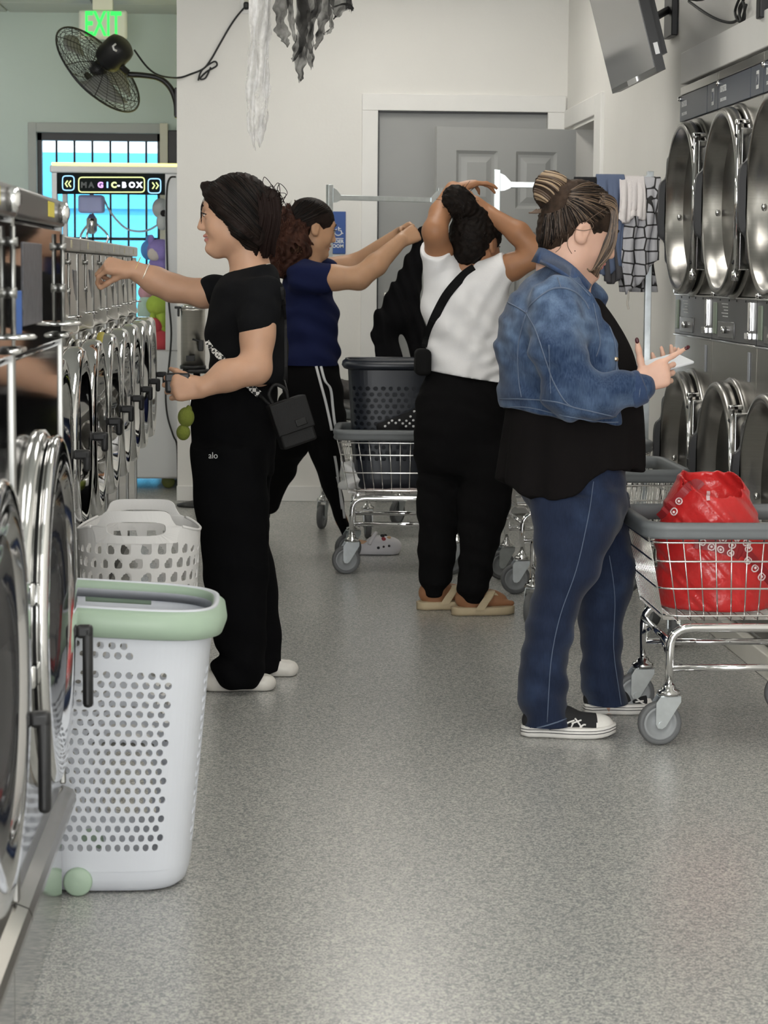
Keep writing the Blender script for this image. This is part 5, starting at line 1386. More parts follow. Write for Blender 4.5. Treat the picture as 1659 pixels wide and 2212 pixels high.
# combed strands lying on the hair
def comb(hair, parent, A, B, n, mats_, seed, r=.0014, bend=0.0, lift=.0012):
    rnd = random.Random(seed); ms = [MB() for _ in mats_]
    ca, cb = catmull([(x, y, 0) for x, y in A], 10), catmull([(x, y, 0) for x, y in B], 10)
    for i in range(n):
        t = rnd.random(); a = ca[int(t * (len(ca) - 1))]; b = cb[int(t * (len(cb) - 1))]; mid = (a + b) / 2 + Vector((rnd.uniform(-4, 4), rnd.uniform(-4, 4) + bend, 0))
        q = onto(hair, [(a.x + rnd.uniform(-3, 3), a.y + rnd.uniform(-3, 3)), (mid.x, mid.y), (b.x, b.y)], lift, 6)
        if len(q) > 5: ms[i % len(ms)].tube(q, r * rnd.uniform(.6, 1.4), 4)
    for m_, mt_ in zip(ms, mats_):
        if m_.v: o_ = m_.build('combed_strands', mt_, parent, True); o_['kind'] = 'stuff'
hobj = {o.parent: o for o in COL.objects if o.name.split('.')[0] == 'hair' and o.parent}
k1 = [mat('hair_strand_black', (.005, .004, .0036), .5, spec=.15), mat('hair_strand_espresso', (.014, .009, .007), .5, spec=.15)]
k2 = [mat('hair_strand_black'), mat('hair_strand_umber', (.045, .028, .018), .45), mat('hair_strand_caramel', (.11, .070, .042), .45)]
comb(hobj[dp], dp, [(1232, 498), (1262, 478), (1290, 476), (1318, 455), (1322, 425), (1285, 395)], [(1222, 445), (1224, 438), (1226, 430), (1228, 425), (1230, 418), (1232, 412)], 90, k2, 1, .0013, -4)
comb(hobj[dp], dp, [(1166, 535), (1185, 530), (1205, 515), (1228, 500)], [(1178, 462), (1190, 460), (1205, 455), (1218, 448)], 60, k2[:2], 2, .0013)
comb(hobj[gp], gp, [(445, 425), (455, 395), (490, 380), (530, 385), (560, 400)], [(560, 520), (565, 500), (570, 470), (575, 440), (580, 425)], 110, k1, 3, .0014, -6)
comb(hobj[gp], gp, [(450, 440), (470, 470), (490, 500), (510, 525)], [(555, 530), (560, 535), (555, 540), (550, 545)], 50, k1, 4, .0014, 4)
comb(hobj[np_], np_, [(710, 455), (690, 440), (665, 432), (645, 436)], [(640, 485), (636, 475), (634, 465), (632, 455)], 60, k1, 5, .0018)
# ================================================================== plastic hampers with real holes
def perforated(outline, z0, z1, nc, nr, hole_fn, shape='round', hs=(.33, .38)):
    """outline(s in 0..1, t in 0..1) -> point; staggered cells, hole_fn(s, t) says which cells are open"""
    m = MB(); dz = 1.0 / nr
    for r in range(nr):
        off = .5 * (r % 2)
        for c in range(nc):
            s0 = (c + off) / nc; t0 = r * dz; sc, tc_ = s0 + .5 / nc, t0 + .5 * dz
            q = lambda a, b: outline((s0 + a / nc) % 1.0, t0 + b * dz)
            h = hole_fn(sc % 1.0, tc_)
            if h == 'gap': continue
            o = [(i / 4, 0) for i in range(4)] + [(1, i / 4) for i in range(4)] + [(1 - i / 4, 1) for i in range(4)] + [(0, 1 - i / 4) for i in range(4)]
            if h:
                inn = []
                for a, b in o:
                    x, y = a - .5, b - .5; l = math.hypot(x, y)
                    if shape == 'round': inn.append((.5 + x / l * hs[0], .5 + y / l * hs[1]))
                    else:
                        k = (abs(x / l) ** 5 + abs(y / l) ** 5) ** (1 / 5); xx, yy = .5 + x / l / k * hs[0], .5 + y / l / k * hs[1]
                        if x < 0 and y > 0: xx += .10 * min(1, -x * 3 * y * 3); yy -= .10 * min(1, -x * 3 * y * 3)
                        inn.append((xx, yy))
                v = [q(a, b) for a, b in o] + [q(a, b) for a, b in inn]
                m.add(v, [(i, (i + 1) % 16, 16 + (i + 1) % 16, 16 + i) for i in range(16)], False)
            else:
                m.add([q(0, 0), q(.5, 0), q(1, 0), q(1, 1), q(.5, 1), q(0, 1)], [(0, 1, 4, 5), (1, 2, 3, 4)], False)
    return m
def solid(o, t, off=0):
    md = o.modifiers.new('thickness', 'SOLIDIFY'); md.thickness = t; md.offset = off; return o
def sup(a, rx, ry, n):
    c, s = math.cos(a), math.sin(a); return (math.copysign(abs(c) ** (2 / n), c) * rx, math.copysign(abs(s) ** (2 / n), s) * ry)
def arc_table(rx, ry, n, N=6000):
    p = [sup(2 * pi * i / N, rx, ry, n) for i in range(N + 1)]; L = [0]
    for i in range(N): L.append(L[-1] + math.hypot(p[i + 1][0] - p[i][0], p[i + 1][1] - p[i][1]))
    L = np.array(L) / L[-1]; return lambda s: float(np.interp(s, L, np.linspace(0, 2 * pi, N + 1)))
def hamper(name, label, loc, rt, rb, h, mats, nc, nr, n=4.5, tilt=0.0, rim_h=.045, group=None, wheel=True, holes=None):
    r = thing(name, label, 'laundry hamper', loc, 0, group); tab = arc_table(rt[0], rt[1], n)
    def ol(s, t, g=0.0):
        a = tab(s % 1.0); k = rb[0] / rt[0] + (1 - rb[0] / rt[0]) * t; ky = rb[1] / rt[1] + (1 - rb[1] / rt[1]) * t
        x, y = sup(a, rt[0] * k + g, rt[1] * ky + g, n); return Vector((x, y, .05 + t * (h - .05) - tilt * x * t))
    b = perforated(ol, .05, h, nc, nr, holes).build('basket_wall', mats[0], r); solid(b, .0028)
    N = 72
    # base skirt and floor
    m = MB(); m.loft([[ol(i / N, 0) * 1 + Vector((0, 0, dz)) if g == 0 else Vector((ol(i / N, 0, g).x, ol(i / N, 0, g).y, .05 + dz)) for i in range(N)] for dz, g in ((0, 0), (-.018, -.002), (-.036, -.008), (-.046, -.02))], cap=False)
    f = [Vector((ol(i / N, 0, -.02).x, ol(i / N, 0, -.02).y, .006)) for i in range(N)]; m.add(f, [tuple(range(N))], False)
    m.build('base', mats[0], r)
    # rolled rim
    rings = []
    for i in range(N):
        p = ol(i / N, 1); o_ = ol(i / N, 1, .01) - p; o_.z = 0; o_.normalize()
        rings.append([p + o_ * a + Vector((0, 0, z)) for a, z in ((-.004, -.01), (.006, -rim_h), (.020, -rim_h + .004), (.028, -rim_h * .55), (.024, -.004), (.010, .006), (-.002, .006))])
    m = MB(); m.loft(rings, loop=True); m.build('rim', mats[1], r)
    rings = []
    for i in range(N):
        p = ol(i / N, 1); o_ = ol(i / N, 1, .01) - p; o_.z = 0; o_.normalize()
        rings.append([p + o_ * a + Vector((0, 0, z)) for a, z in ((-.006, -.03), (-.002, .004), (.004, .0095), (.012, .0085), (.010, .002), (.0, .0))])
    MB().loft(rings, loop=True).build('rim_lip', mats[0], r)
    if wheel:
        for sx in (-1,):
            for sy in (-1, 1):
                MB().lathe([(.002, -.008), (.026, -.010), (.030, -.006), (.030, .006), (.026, .010), (.002, .008)], 'y', (sx * rb[0] * .38, sy * (rb[1] + .002), .030), 24).build('wheel', mats[1], r)
    return r
M_HAMP = mat('white_hamper_plastic', (.58, .60, .645), .42, spec=.4)
M_SAGE = mat('sage_green_plastic', (.33, .43, .33), .45)
def holes1(s, t):
    z = .05 + t * .55
    # front face spans s about .60-.90, right end about 0 +- .10
    x = (s - .75) / .5
    if .555 < z < .585 and .20 < s < .31: return 'gap'
    if abs(s - .735) < .055 and .505 < z < .545: return True
    if z > .475 or z < .085: return False
    return (.59 < s < .845) or (s > .93 or s < .07) or (.15 < s < .40)
HMP = hamper('laundry_hamper', 'tall white perforated hamper with sage green rim', (-.327, 4.815, 0), (.215, .195), (.165, .165), .602, (M_HAMP, M_SAGE), 58, 27, 3.6, .06, .055, holes=holes1)
# tall flexible basket with two handles
def flex_basket():
    r = thing('flex_basket', 'pale grey round laundry basket with two loop handles, behind the white hamper', 'laundry basket', (-.352, 6.28, 0))
    mt = mat('pale_grey_soft_plastic', (.66, .65, .64), .5); R0, R1, h = .168, .138, .60
    def ol(s, t, g=0):
        a = 2 * pi * s; k = R1 + (R0 - R1) * t; x, y = sup(a, k + g, k * .95 + g, 2.4)
        return Vector((x, y, .02 + t * (h - .02) - .018 * t * math.cos(2 * a) * (t > .9)))
    solid(perforated(ol, .02, h, 26, 15, lambda s, t: 'gap' if t > .933 and min(abs(s - .75), abs(s - .25)) < .082 else .08 < t < .93, 'd', (.30, .36)).build('basket_wall', mt, r), .003)
    f = [ol(i / 48, 0) for i in range(48)]; MB().add(f, [tuple(range(48))], False).build('base', mt, r)
    for s0 in (.87, .37): MB().tube([ol((s0 + .26 * i / 20) % 1.0, 1) for i in range(21)], .0042, 6).build('rim', mt, r)
    for c in (.75, .25):
        m = MB(); N = 40
        op = [(-.100, -.042), (-.104, -.02), (-.112, 0), (-.098, .006), (-.085, .022), (-.078, .036), (-.062, .045), (-.03, .047), (0, .047)]
        op = catmull([(x, z, 0) for x, z in op], 3)[:25]; op = op + [Vector((-q.x, q.y, 0)) for q in reversed(op[:-1])]
        for k in range(1, 10): op.append(Vector((.100 - .2 * k / 10, -.042, 0)))
        n_ = len(op); vo, vi = [], []
        for q in op:
            th = math.atan2((q.y - .0) * 1.9, q.x); x, z = sup(th, .066, .019, 3.2)
            a_ = ol(c + q.x, 1); b_ = ol(c + x, 1); vo.append(Vector((a_.x, a_.y, h + q.y))); vi.append(Vector((b_.x, b_.y, h - .002 + z)))
        m.add(vo + vi, [(k, (k + 1) % n_, n_ + (k + 1) % n_, n_ + k) for k in range(n_)], False)
        solid(m.build('handle', mt, r), .005)
    return r
flex_basket()
# black hamper standing in the cart
M_BHAMP = mat('black_hamper_plastic', (.012, .015, .022), .35, spec=.5)
hb_ = hamper('laundry_hamper', 'tall black perforated hamper standing in a wire cart', (P(848, 900, 9.9).x, 9.90, BZ + .004), (.195, .165), (.165, .14), .555, (M_BHAMP, M_BHAMP), 38, 20, 5, 0, .035, wheel=False,
       holes=lambda s, t: .16 < t < .80 and (.60 < s < .90 or s > .95 or s < .05))

# ================================================================== bags and laundry
M_RED = mat('glossy_red_bag', (.50, .022, .022), .30, spec=.55, bump=1.0, bscale=34, var=.12, vscale=9)
bg_c = P(1540, 1200, 6.36)
rb = thing('shopping_bag', 'red glossy shopping bag with white ring print standing in a cart', 'bag', (bg_c.x, 6.36, BZ))
F = Field((bg_c.x - .24, 6.14, BZ + .004), (bg_c.x + .26, 6.58, .80), .0055)
F.zloft([sec(1338, 1428, 1672, 6.36, .13), sec(1300, 1416, 1680, 6.36, .15), sec(1220, 1412, 1676, 6.36, .155), sec(1140, 1418, 1652, 6.36, .15), sec(1090, 1428, 1634, 6.36, .14), sec(1050, 1452, 1614, 6.36, .125), sec(1018, 1472, 1596, 6.36, .115)], 0)
F.zloft([sec(1110, 1500, 1570, 6.33, .05), sec(1060, 1470, 1600, 6.335, .095), sec(1000, 1482, 1586, 6.335, .085)], .004, 's')
F.ell(P(1535, 1026, 6.24), (.062, .055, .058), None, .006, 's')
F.shift(lambda X, Y, Z: .005 * np.sin((X * .8 + Z * .6) * 30 + 2 * np.sin(Z * 11)) + .004 * np.abs(np.sin((X * .5 - Z) * 38 + 3 * np.sin(X * 17 + Y * 9))) + .0025 * np.sin((X + Z) * 90 + 3 * np.sin(Z * 40 + X * 50)))
F.F = np.maximum(F.F, (BZ + .012 - F.ax[2])[None, None, :].astype(np.float32))
rbag = F.build('bag_body', M_RED, rb)
M_STRAPR = mat('dark_red_strap', (.26, .012, .016), .5); M_RINGW = mat('white_ring_print', (.75, .60, .60), .5)
def band_on(o, parent, pts, w, m, name, lift=.003):
    q = onto(o, pts, lift, 6); rings = []
    for i, p in enumerate(q):
        t = (q[min(i + 1, len(q) - 1)] - q[max(i - 1, 0)]).normalized(); v = (p - CAM_O).normalized(); sd_ = t.cross(v).normalized() * w / 2
        rings.append([p + sd_ - v * .0006, p - sd_ - v * .0006, p - sd_ + v * .003, p + sd_ + v * .003])
    if len(rings) > 1: MB().loft(rings, smooth=False).build(name, m, parent, True)
    return q
band_on(rbag, rb, [(1426, 1124), (1450, 1100), (1478, 1070), (1500, 1048), (1512, 1056)], .034, M_STRAPR, 'strap')
band_on(rbag, rb, [(1500, 1168), (1545, 1176), (1600, 1195), (1640, 1238), (1659, 1262)], .042, M_STRAPR, 'strap')
def ring_on(o, parent, x, y, r, lift=.006):
    pts = onto(o, [(x + r * math.cos(2 * pi * k / 16), y + r * math.sin(2 * pi * k / 16)) for k in range(17)], lift, 1); c = onto(o, [(x, y)], lift, 1)
    if len(pts) > 12: 
        MB().tube(pts[:-1], .0022, 5, True).build('printed_ring', M_RINGW, parent, True)
        MB().sphere(c[0], (.0042, .002, .0042), 8, 6).build('printed_dot', M_RINGW, parent, True)
for x, y in ((1470, 1084), (1459, 1106), (1518, 1172), (1537, 1182), (1556, 1187), (1561, 1166), (1580, 1178), (1577, 1194), (1592, 1164), (1610, 1172), (1613, 1211), (1628, 1228), (1642, 1246), (1615, 1184)):
    ring_on(rbag, rb, x, y, 6.5)
band_on(rbag, rb, [(1605, 1188), (1614, 1178), (1620, 1168)], .012, M_RINGW, 'strap_end')
band_on(rbag, rb, [(1530, 1062), (1529, 1082)], .010, mat('grey_tag', (.55, .40, .40), .6), 'care_tag')
# laundry lying in carts
def lumps(name, label, cat, loc, blobs, m, h=.008, noise=.006, group=None, floor=None):
    xs = [b[0] for b in blobs]; r = max(max(b[1]) for b in blobs) + .05
    lo = [min(c[i] for c in xs) - r for i in range(3)]; hi = [max(c[i] for c in xs) + r for i in range(3)]
    F = Field(lo, hi, h)
    for c, rr in blobs: F.ell(c, rr, None, .03)
    F.shift(lambda X, Y, Z: noise * np.sin(X * 60 + 4 * np.sin(Z * 40)) + noise * np.sin(Z * 75 + 4 * np.sin(X * 35 + Y * 30)))
    if floor is not None: F.cut((0, 0, floor), (0, 0, -1))
    t = F.build(name, m, None); tag(t, label, cat, group); return t
zc_ = BZ + .004
lumps('plastic_bag', 'crumpled white plastic bag beside the black hamper in a cart', 'bag', None, [(P(755, 1020, 9.86), (.04, .06, .05)), (P(768, 1035, 9.84), (.05, .06, .04)), (P(752, 1050, 9.86), (.04, .07, .03))], mat('white_film', (.75, .75, .74), .35, trans=.15), .007, .005, None, zc_)
lumps('folded_towel', 'pale towel lying flat under the black hamper cart bag', 'towel', None, [(P(800, 1062, 9.82), (.10, .05, .012))], mat('pale_pink_towel', (.70, .60, .58), .9), .006, .002, None, zc_) if False else None
for i, (px, py, c, lb, nm) in enumerate(((752, 842, (.075, .07, .068), 'dark grey garment on top of the laundry in the rail cart', 'crumpled_garment'), (758, 875, (.20, .195, .19), 'light grey garment beneath the dark one in the rail cart', 'crumpled_garment'), (755, 905, (.11, .11, .115), 'charcoal garment lowest in the rail cart', 'crumpled_garment'))):
    c0 = P(px, py, 11.2); lumps(nm, lb, 'clothes', None, [(c0, (.10, .13, .05)), (c0 + Vector((.12, .05, .0)), (.12, .12, .045)), (c0 + Vector((.05, -.05, -.01)), (.10, .08, .04))], mat('garment_grey_%d' % i, c, .95, spec=.15, bump=.4, bscale=60), .009, .006, 'laundry in the rail cart')
pk = lumps('crumpled_garment', 'black and white polka dot garment against the black hamper', 'clothes', None, [(P(850, 925, 9.72), (.075, .03, .04)), (P(890, 915, 9.72), (.07, .03, .05)), (P(905, 900, 9.72), (.03, .025, .05))], mat('polka_black', (.006, .006, .007), .9), .006, .002)
for i, (x, y) in enumerate(((832, 921), (840, 914), (847, 909), (855, 914), (863, 908), (870, 915), (877, 921), (878, 909), (885, 915), (893, 908), (893, 921), (887, 900), (895, 889))):
    q = onto(pk, [(x, y)], .001, 1)
    if q: MB().sphere(q[0], (.0055, .002, .0055), 8, 6).build('white_dot', mat('polka_white', (.7, .7, .7), .8), pk)
lumps('crumpled_garment', 'pale pink and white laundry at the bottom of the black hamper cart', 'clothes', None, [(P(790, 1064, 9.76), (.07, .04, .014)), (P(850, 1064, 9.76), (.08, .04, .014)), (P(890, 1064, 9.76), (.06, .04, .014))], mat('pale_pink_cotton', (.62, .52, .50), .95), .006, .001, None, zc_)

# dark garment held up by the person in navy
F = Field((.36, 10.14, .86), (.86, 10.50, 1.52), .0066)
Yj = 10.32
F.chain([P(908, 494, Yj), P(906, 520, Yj), P(893, 570, Yj), P(880, 630, Yj), P(868, 680, Yj)], [.014, .022, .042, .062, .085], .03)
F.chain([P(872, 596, Yj), P(860, 650, Yj), P(838, 690, Yj), P(828, 720, Yj), P(840, 775, Yj)], [.03, .05, .06, .045, .06], .03)
F.chain([P(880, 680, Yj), P(897, 715, Yj), P(908, 775, Yj)], [.06, .05, .045], .03)
F.chain([P(872, 740, Yj - .02), P(880, 790, Yj - .02)], [.012, .020], .01, 's'); F.chain([P(866, 735, Yj), P(876, 790, Yj)], [.014, .028], .006, 's')
folds(F, (((1, .1, .25), .05, .005, 0), ((1, .4, 0), .11, .006, 1)))
for y_ in (): pass
F.F = np.maximum(F.F, (P(860, 783, Yj).z - F.ax[2])[None, None, :].astype(np.float32))
tag(F.build('dark_jacket', mat('black_garment_cloth', (.007, .0068, .0075), 1.0, spec=.1, bump=.3, bscale=80)), 'black garment dangling from the hands of the person in navy', 'clothes')

# clothes over the rail
def hexmat():
    m = mat('grey_link_print', (.5, .5, .52), .9); nt = m.node_tree; b = nt.nodes['Principled BSDF']
    tc = nt.nodes.new('ShaderNodeTexCoord'); mp = nt.nodes.new('ShaderNodeMapping'); mp.inputs['Scale'].default_value = (1, .5, 1); nt.links.new(tc.outputs['Object'], mp.inputs[0])
    v = nt.nodes.new('ShaderNodeTexVoronoi'); v.feature = 'DISTANCE_TO_EDGE'; v.inputs['Scale'].default_value = 20; v.inputs['Randomness'].default_value = .35; nt.links.new(mp.outputs[0], v.inputs['Vector'])
    r = nt.nodes.new('ShaderNodeValToRGB'); r.color_ramp.elements[0].position = .055; r.color_ramp.elements[1].position = .075; r.color_ramp.elements[0].color = (.03, .028, .028, 1); r.color_ramp.elements[1].color = (.46, .455, .48, 1)
    nt.links.new(v.outputs['Distance'], r.inputs[0]); nt.links.new(r.outputs[0], b.inputs['Base Color']); return m
BARZ = 1.66; BARY = 9.315
def drape(label, x0, x1, yb0, yb1, back, m, ph, thick=.012, top=0.0, bulge=.03, cat='clothes', taper=.0):
    xa, xb = P(x0, 500, BARY).x, P(x1, 500, BARY).x; zb0, zb1 = P(x0, yb0, BARY).z, P(x1, yb1, BARY).z
    def fn(u, v):
        x = xa + (xb - xa) * u; zb = zb0 + (zb1 - zb0) * u; zt = BARZ + top
        if v < .55:
            k = v / .55; z = zb + (zt - zb) * k; d = -1
        elif v < .65:
            k = (v - .55) / .10; z = zt + .014 * math.sin(pi * k); d = -math.cos(pi * k)
        else:
            k = 1 - (v - .65) / .35; z = zt - back * (1 - k); d = 1
        hang = (zt - z); f = .010 * math.sin(u * 17 + ph + 3 * hang) + .006 * math.sin(u * 31 + ph * 2 + 9 * hang)
        y = BARY + d * (.018 + min(1, hang * 6) * bulge) + f * min(1, hang * 8)
        return Vector((x + .012 * math.sin(hang * 14 + ph) * min(1, hang * 5) + taper * hang * (.5 - u), y, z + .012 * math.sin(u * 9 + ph) * (v < .1)))
    o = solid(MB().grid(fn, 36, 48).build('hung_garment', m), thick)
    return tag(o, label, cat, 'clothes hung over the rail')
drape('black garment on the rail, beside the slate blue one', 1238, 1292, 560, 560, .35, mat('polka_black'), .3)
drape('slate blue shirt hung over the rail', 1286, 1346, 600, 575, .30, mat('slate_blue_cloth', (.105, .135, .215), .9, bump=.3, bscale=70), 1.2, .012, .012, .045)
drape('white fleece garment bunched over the rail', 1334, 1388, 480, 470, .2, mat('white_fleece', (.66, .62, .61), 1.0, bump=.5, bscale=150), 2.2, .016, .006, .075)
drape('grey blanket with black linked hexagon print on the rail', 1344, 1424, 640, 560, .45, hexmat(), .7, .012, .004, .055)
drape('charcoal garment hanging low under the slate blue shirt', 1300, 1362, 608, 605, .30, mat('charcoal_cloth', (.075, .072, .078), .95, bump=.3, bscale=70), 2.9, .02, -.05, .035)
tag(MB().tube(catmull([P(1356, 600, 9.25), P(1357, 640, 9.25), P(1355, 655, 9.25), P(1358, 668, 9.25)], 5), .004, 6).build('drawstring', mat('cream_cord', (.62, .58, .52), .8)), 'cream drawstring dangling below the hexagon blanket', 'cord')

# ================================================================== things in hands, bags on shoulders
pa, pb = P(1412, 792, 6.24), P(1466, 777, 6.30)
ph_ = thing('phone', 'phone in a clear case held by the person in denim', 'phone', tuple((pa + pb) / 2))
ex = (pb - pa).normalized(); ey = Vector((-.5, .85, .35)); ez = ex.cross(ey).normalized(); ey = ez.cross(ex); Rm = Matrix((ex, ey, ez)).transposed()
MB().bbox((-.076, -.037, -.0045), (.076, .037, .0045), .004, 3, Rm).build('case', mat('clear_silicone', (.72, .74, .77), .15, trans=.15, ior=1.3), ph_)
MB().bbox((-.073, -.034, -.0052), (.073, .034, -.0035), .001, 1, Rm).build('screen', mat('dark_screen', (.02, .02, .025), .05), ph_)
wl = thing('wallet', 'black wallet held by the person reaching to the washer', 'wallet', tuple(P(374, 828, 6.80)))
MB().bbox((-.024, .0, -.030), (.050, .034, .030), .008, 3).build('wallet_body', M_BLACK, wl)
MB().bbox((-.022, -.002, .006), (.046, .004, .027), .002).build('flap', M_BLACK, wl)
kc = thing('plush_keychain', 'green plush keychain hanging under the wallet', 'plush toy', tuple(P(400, 950, 6.82)))
M_PLG = mat('olive_green_plush', (.13, .155, .022), .95, bump=.6, bscale=160)
MB().sphere(P(402, 901, 6.82), (.025, .022, .030), 20, 14).build('plush_body', M_PLG, kc, True)
MB().sphere(P(396, 934, 6.82), (.021, .020, .024), 20, 14).build('plush_head', M_PLG, kc, True)
MB().sphere(P(408, 886, 6.82), (.010, .010, .016), 12, 8).build('plush_ear', M_PLG, kc, True)
MB().tube(catmull([P(412, 858, 6.815), P(411, 872, 6.815), P(407, 884, 6.82)], 4), .0018, 6).build('key_chain', M_CHROME, kc, True)
# crossbody handbag
hbg = thing('handbag', 'small black flap handbag on a patterned crossbody strap', 'bag', tuple(P(628, 968, 6.875)))
c0 = P(628, 912, 6.875); Rb = Matrix.Rotation(math.radians(-18), 3, 'Y') @ Matrix.Rotation(math.radians(14), 3, 'Z')
M_LEA = mat('black_leather', (.008, .0078, .0078), .6, spec=.25, bump=.2, bscale=250)
def bx(lo, hi, bev, name, mt=M_LEA):
    mb = MB().bbox(lo, hi, bev, 3, Rb); mb.v = [tuple(Vector(v) + c0) for v in mb.v]; return mb.build(name, mt, hbg, True)
bx((-.052, -.03, -.072), (.058, .03, .062), .008, 'bag_body'); bx((-.056, -.036, -.030), (.062, -.028, .068), .006, 'flap'); bx((-.054, -.034, .056), (.06, .032, .070), .006, 'flap_top')
bx((.005, -.0385, -.018), (.040, -.034, .004), .003, 'emblem_plate', mat('dull_black_metal', (.02, .02, .02), .3, .8))
MB().tube([c0 + Rb @ Vector(q) for q in catmull([(-.035, 0, .065), (-.038, 0, .10), (-.012, 0, .122), (.014, 0, .10), (.014, 0, .065)], 5)], .0055, 8).build('top_handle', M_LEA, hbg, True)
M_STRP = mat('patterned_strap', (.02, .02, .02), .7, var=.0001); nt = M_STRP.node_tree
_b = nt.nodes['Principled BSDF']; _w = nt.nodes.new('ShaderNodeTexChecker'); _w.inputs['Scale'].default_value = 95; _w.inputs['Color1'].default_value = (.6, .58, .55, 1); _w.inputs['Color2'].default_value = (.01, .01, .01, 1)
_t = nt.nodes.new('ShaderNodeTexCoord'); nt.links.new(_t.outputs['Object'], _w.inputs['Vector']); nt.links.new(_w.outputs[0], _b.inputs['Base Color'])
q1 = band_on(tee1, hbg, [(450, 735), (470, 762), (496, 788)], .022, M_STRP, 'strap')
st_ = [P(528, 822, 6.915), P(548, 842, 6.905), P(560, 852, 6.90)]
rings = [[p + Vector((.006, 0, .009)), p - Vector((.006, 0, .009)), p - Vector((.006, -.003, .009)), p + Vector((.006, .003, .009))] for p in catmull(st_, 4)]
MB().loft(rings, smooth=False).build('strap', M_STRP, hbg, True)
MB().tube([P(560, 852, 6.90), P(575, 868, 6.89), P(592, 880, 6.88)], .005, 6).build('strap_hook', M_LEA, hbg, True)
band_on(tee1, hbg, [(607, 620), (613, 680), (615, 740), (615, 800), (612, 822)], .010, M_LEA, 'strap')
MB().tube([P(614, 822, 6.95), P(620, 845, 6.91), P(622, 868, 6.885)], .004, 6).build('strap', M_LEA, hbg, True)
# sling of the person in white
sl_ = thing('sling_bag', 'black sling bag worn across the back of the white T-shirt', 'bag', tuple(P(917, 800, 8.52)))
M_WEB = mat('black_webbing', (.008, .008, .008), .9, spec=.15)
band_on(tee3, sl_, [(1026, 580), (1000, 598), (972, 628), (950, 664), (934, 702), (924, 740), (920, 765)], .034, M_WEB, 'strap', .004)
_c = P(913, 782, 8.56); MB().bbox((_c.x - .03, 8.50, _c.z - .05), (_c.x + .03, 8.62, _c.z + .05), .02, 3).build('pouch', M_WEB, sl_, True)

# ================================================================== wall things
# fans
M_FAN = mat('fan_black_metal', (.010, .010, .011), .4)
def build_fan():
    """local frame: z along the axis from guard to motor"""
    r = thing('wall_fan', '', 'fan', (0, 0, 0), 0, 'black wall fans'); R_ = .305
    m = MB()
    def guard(sgn, dep):
        for k in range(15):
            t = .14 + .86 * k / 14; rr = R_ * t; z = sgn * dep * (1 - t ** 3)
            m.tube([(rr * math.cos(a), rr * math.sin(a), z) for a in [2 * pi * q / 40 for q in range(40)]], .0016, 4, True)
        for k in range(24):
            a = 2 * pi * k / 24; m.tube([(R_ * t * math.cos(a), R_ * t * math.sin(a), sgn * dep * (1 - t ** 3)) for t in (.14, .4, .65, .85, 1.0)], .0013 if k % 3 else .0026, 4)
    guard(-1, .075); guard(1, .06)
    m.tube([(R_ * math.cos(a), R_ * math.sin(a), 0) for a in [2 * pi * q / 48 for q in range(48)]], .006, 6, True)
    m.build('guard', M_FAN, r)
    MB().lathe([(.002, -.082), (.036, -.082), (.04, -.074), (.036, -.07)], 'z', n=24).build('badge', M_FAN, r)
    for b in range(3):
        a0 = 2 * pi * b / 3
        def bl(u, v):
            rr = .05 + .21 * u; a = a0 + (v - .5) * (.9 + .5 * u); return (rr * math.cos(a), rr * math.sin(a), (v - .5) * .05)
        solid(MB().grid(bl, 8, 6).build('blade', mat('fan_blade_grey', (.30, .31, .30), .5), r), .002)
    MB().lathe([(.002, -.03), (.045, -.03), (.05, .0), (.045, .03), (.002, .03)], 'z', n=20).build('hub', M_FAN, r)
    MB().lathe([(.05, .055), (.078, .07), (.088, .10), (.088, .185), (.08, .215), (.055, .232), (.002, .236)], 'z', n=36).build('motor', M_FAN, r)
    return r
def place_fan(r, c, axis, up, label):
    ez = Vector(axis).normalized(); ex = Vector(up).cross(ez).normalized(); ey = ez.cross(ex)
    r.matrix_world = Matrix(((ex.x, ey.x, ez.x, c[0]), (ex.y, ey.y, ez.y, c[1]), (ex.z, ey.z, ez.z, c[2]), (0, 0, 0, 1))); r['label'] = label
    return r.matrix_world.copy()
def fan_mount(r, Mw, path_w, plate):
    inv = Mw.inverted()
    mb = MB().tube([inv @ Vector(p) for p in path_w], .017, 10); mb.build('arm', M_FAN, r)
    mb = MB().bbox(*plate, .004); mb.v = [tuple(inv @ Vector(v)) for v in mb.v]; mb.build('wall_plate', M_FAN, r)
fan1 = build_fan(); fan2 = copy_tree(fan1)
fc = P(212, 150, 13.25); ax1 = Vector((.67, -.42, .60)).normalized()
Mf = place_fan(fan1, fc, ax1, (0, 0, 1), 'black wall fan in front of the exit sign')
mot = fc + ax1 * .15; yk = P(276, 158, 13.2)
fan_mount(fan1, Mf, catmull([P(276, 161, 13.2), P(310, 163, 13.2), P(345, 170, 13.2), P(368, 190, 13.2), P(380, 220, 13.2), P(382, 250, 13.2)], 5), ((XL - .03, 13.17, P(382, 255, 13.2).z), (XL, 13.23, P(382, 190, 13.2).z)))
inv = Mf.inverted(); yk2 = mot + Vector((0, 0, -.05))
MB().tube([inv @ p for p in (yk, yk2 + (yk - yk2) * .5, yk2)], [.022, .02, .03], 8).build('yoke', M_FAN, fan1)
MB().tube([inv @ p for p in (P(250, 95, 13.0), P(244, 100, 12.99), P(246, 107, 12.99), P(252, 110, 13.0))], .006, 6).build('rotation_arrow', M_PRINT, fan1)
fc2 = Vector((P(1428, 0, 7.25).x, 7.25, 2.428)); ax2 = Vector((.55, .15, .30)).normalized()
Mf2 = place_fan(fan2, fc2, ax2, (0, 0, 1), 'black wall fan above the dryers beside the television')
pw = PX(1650, 20, XR - .03)
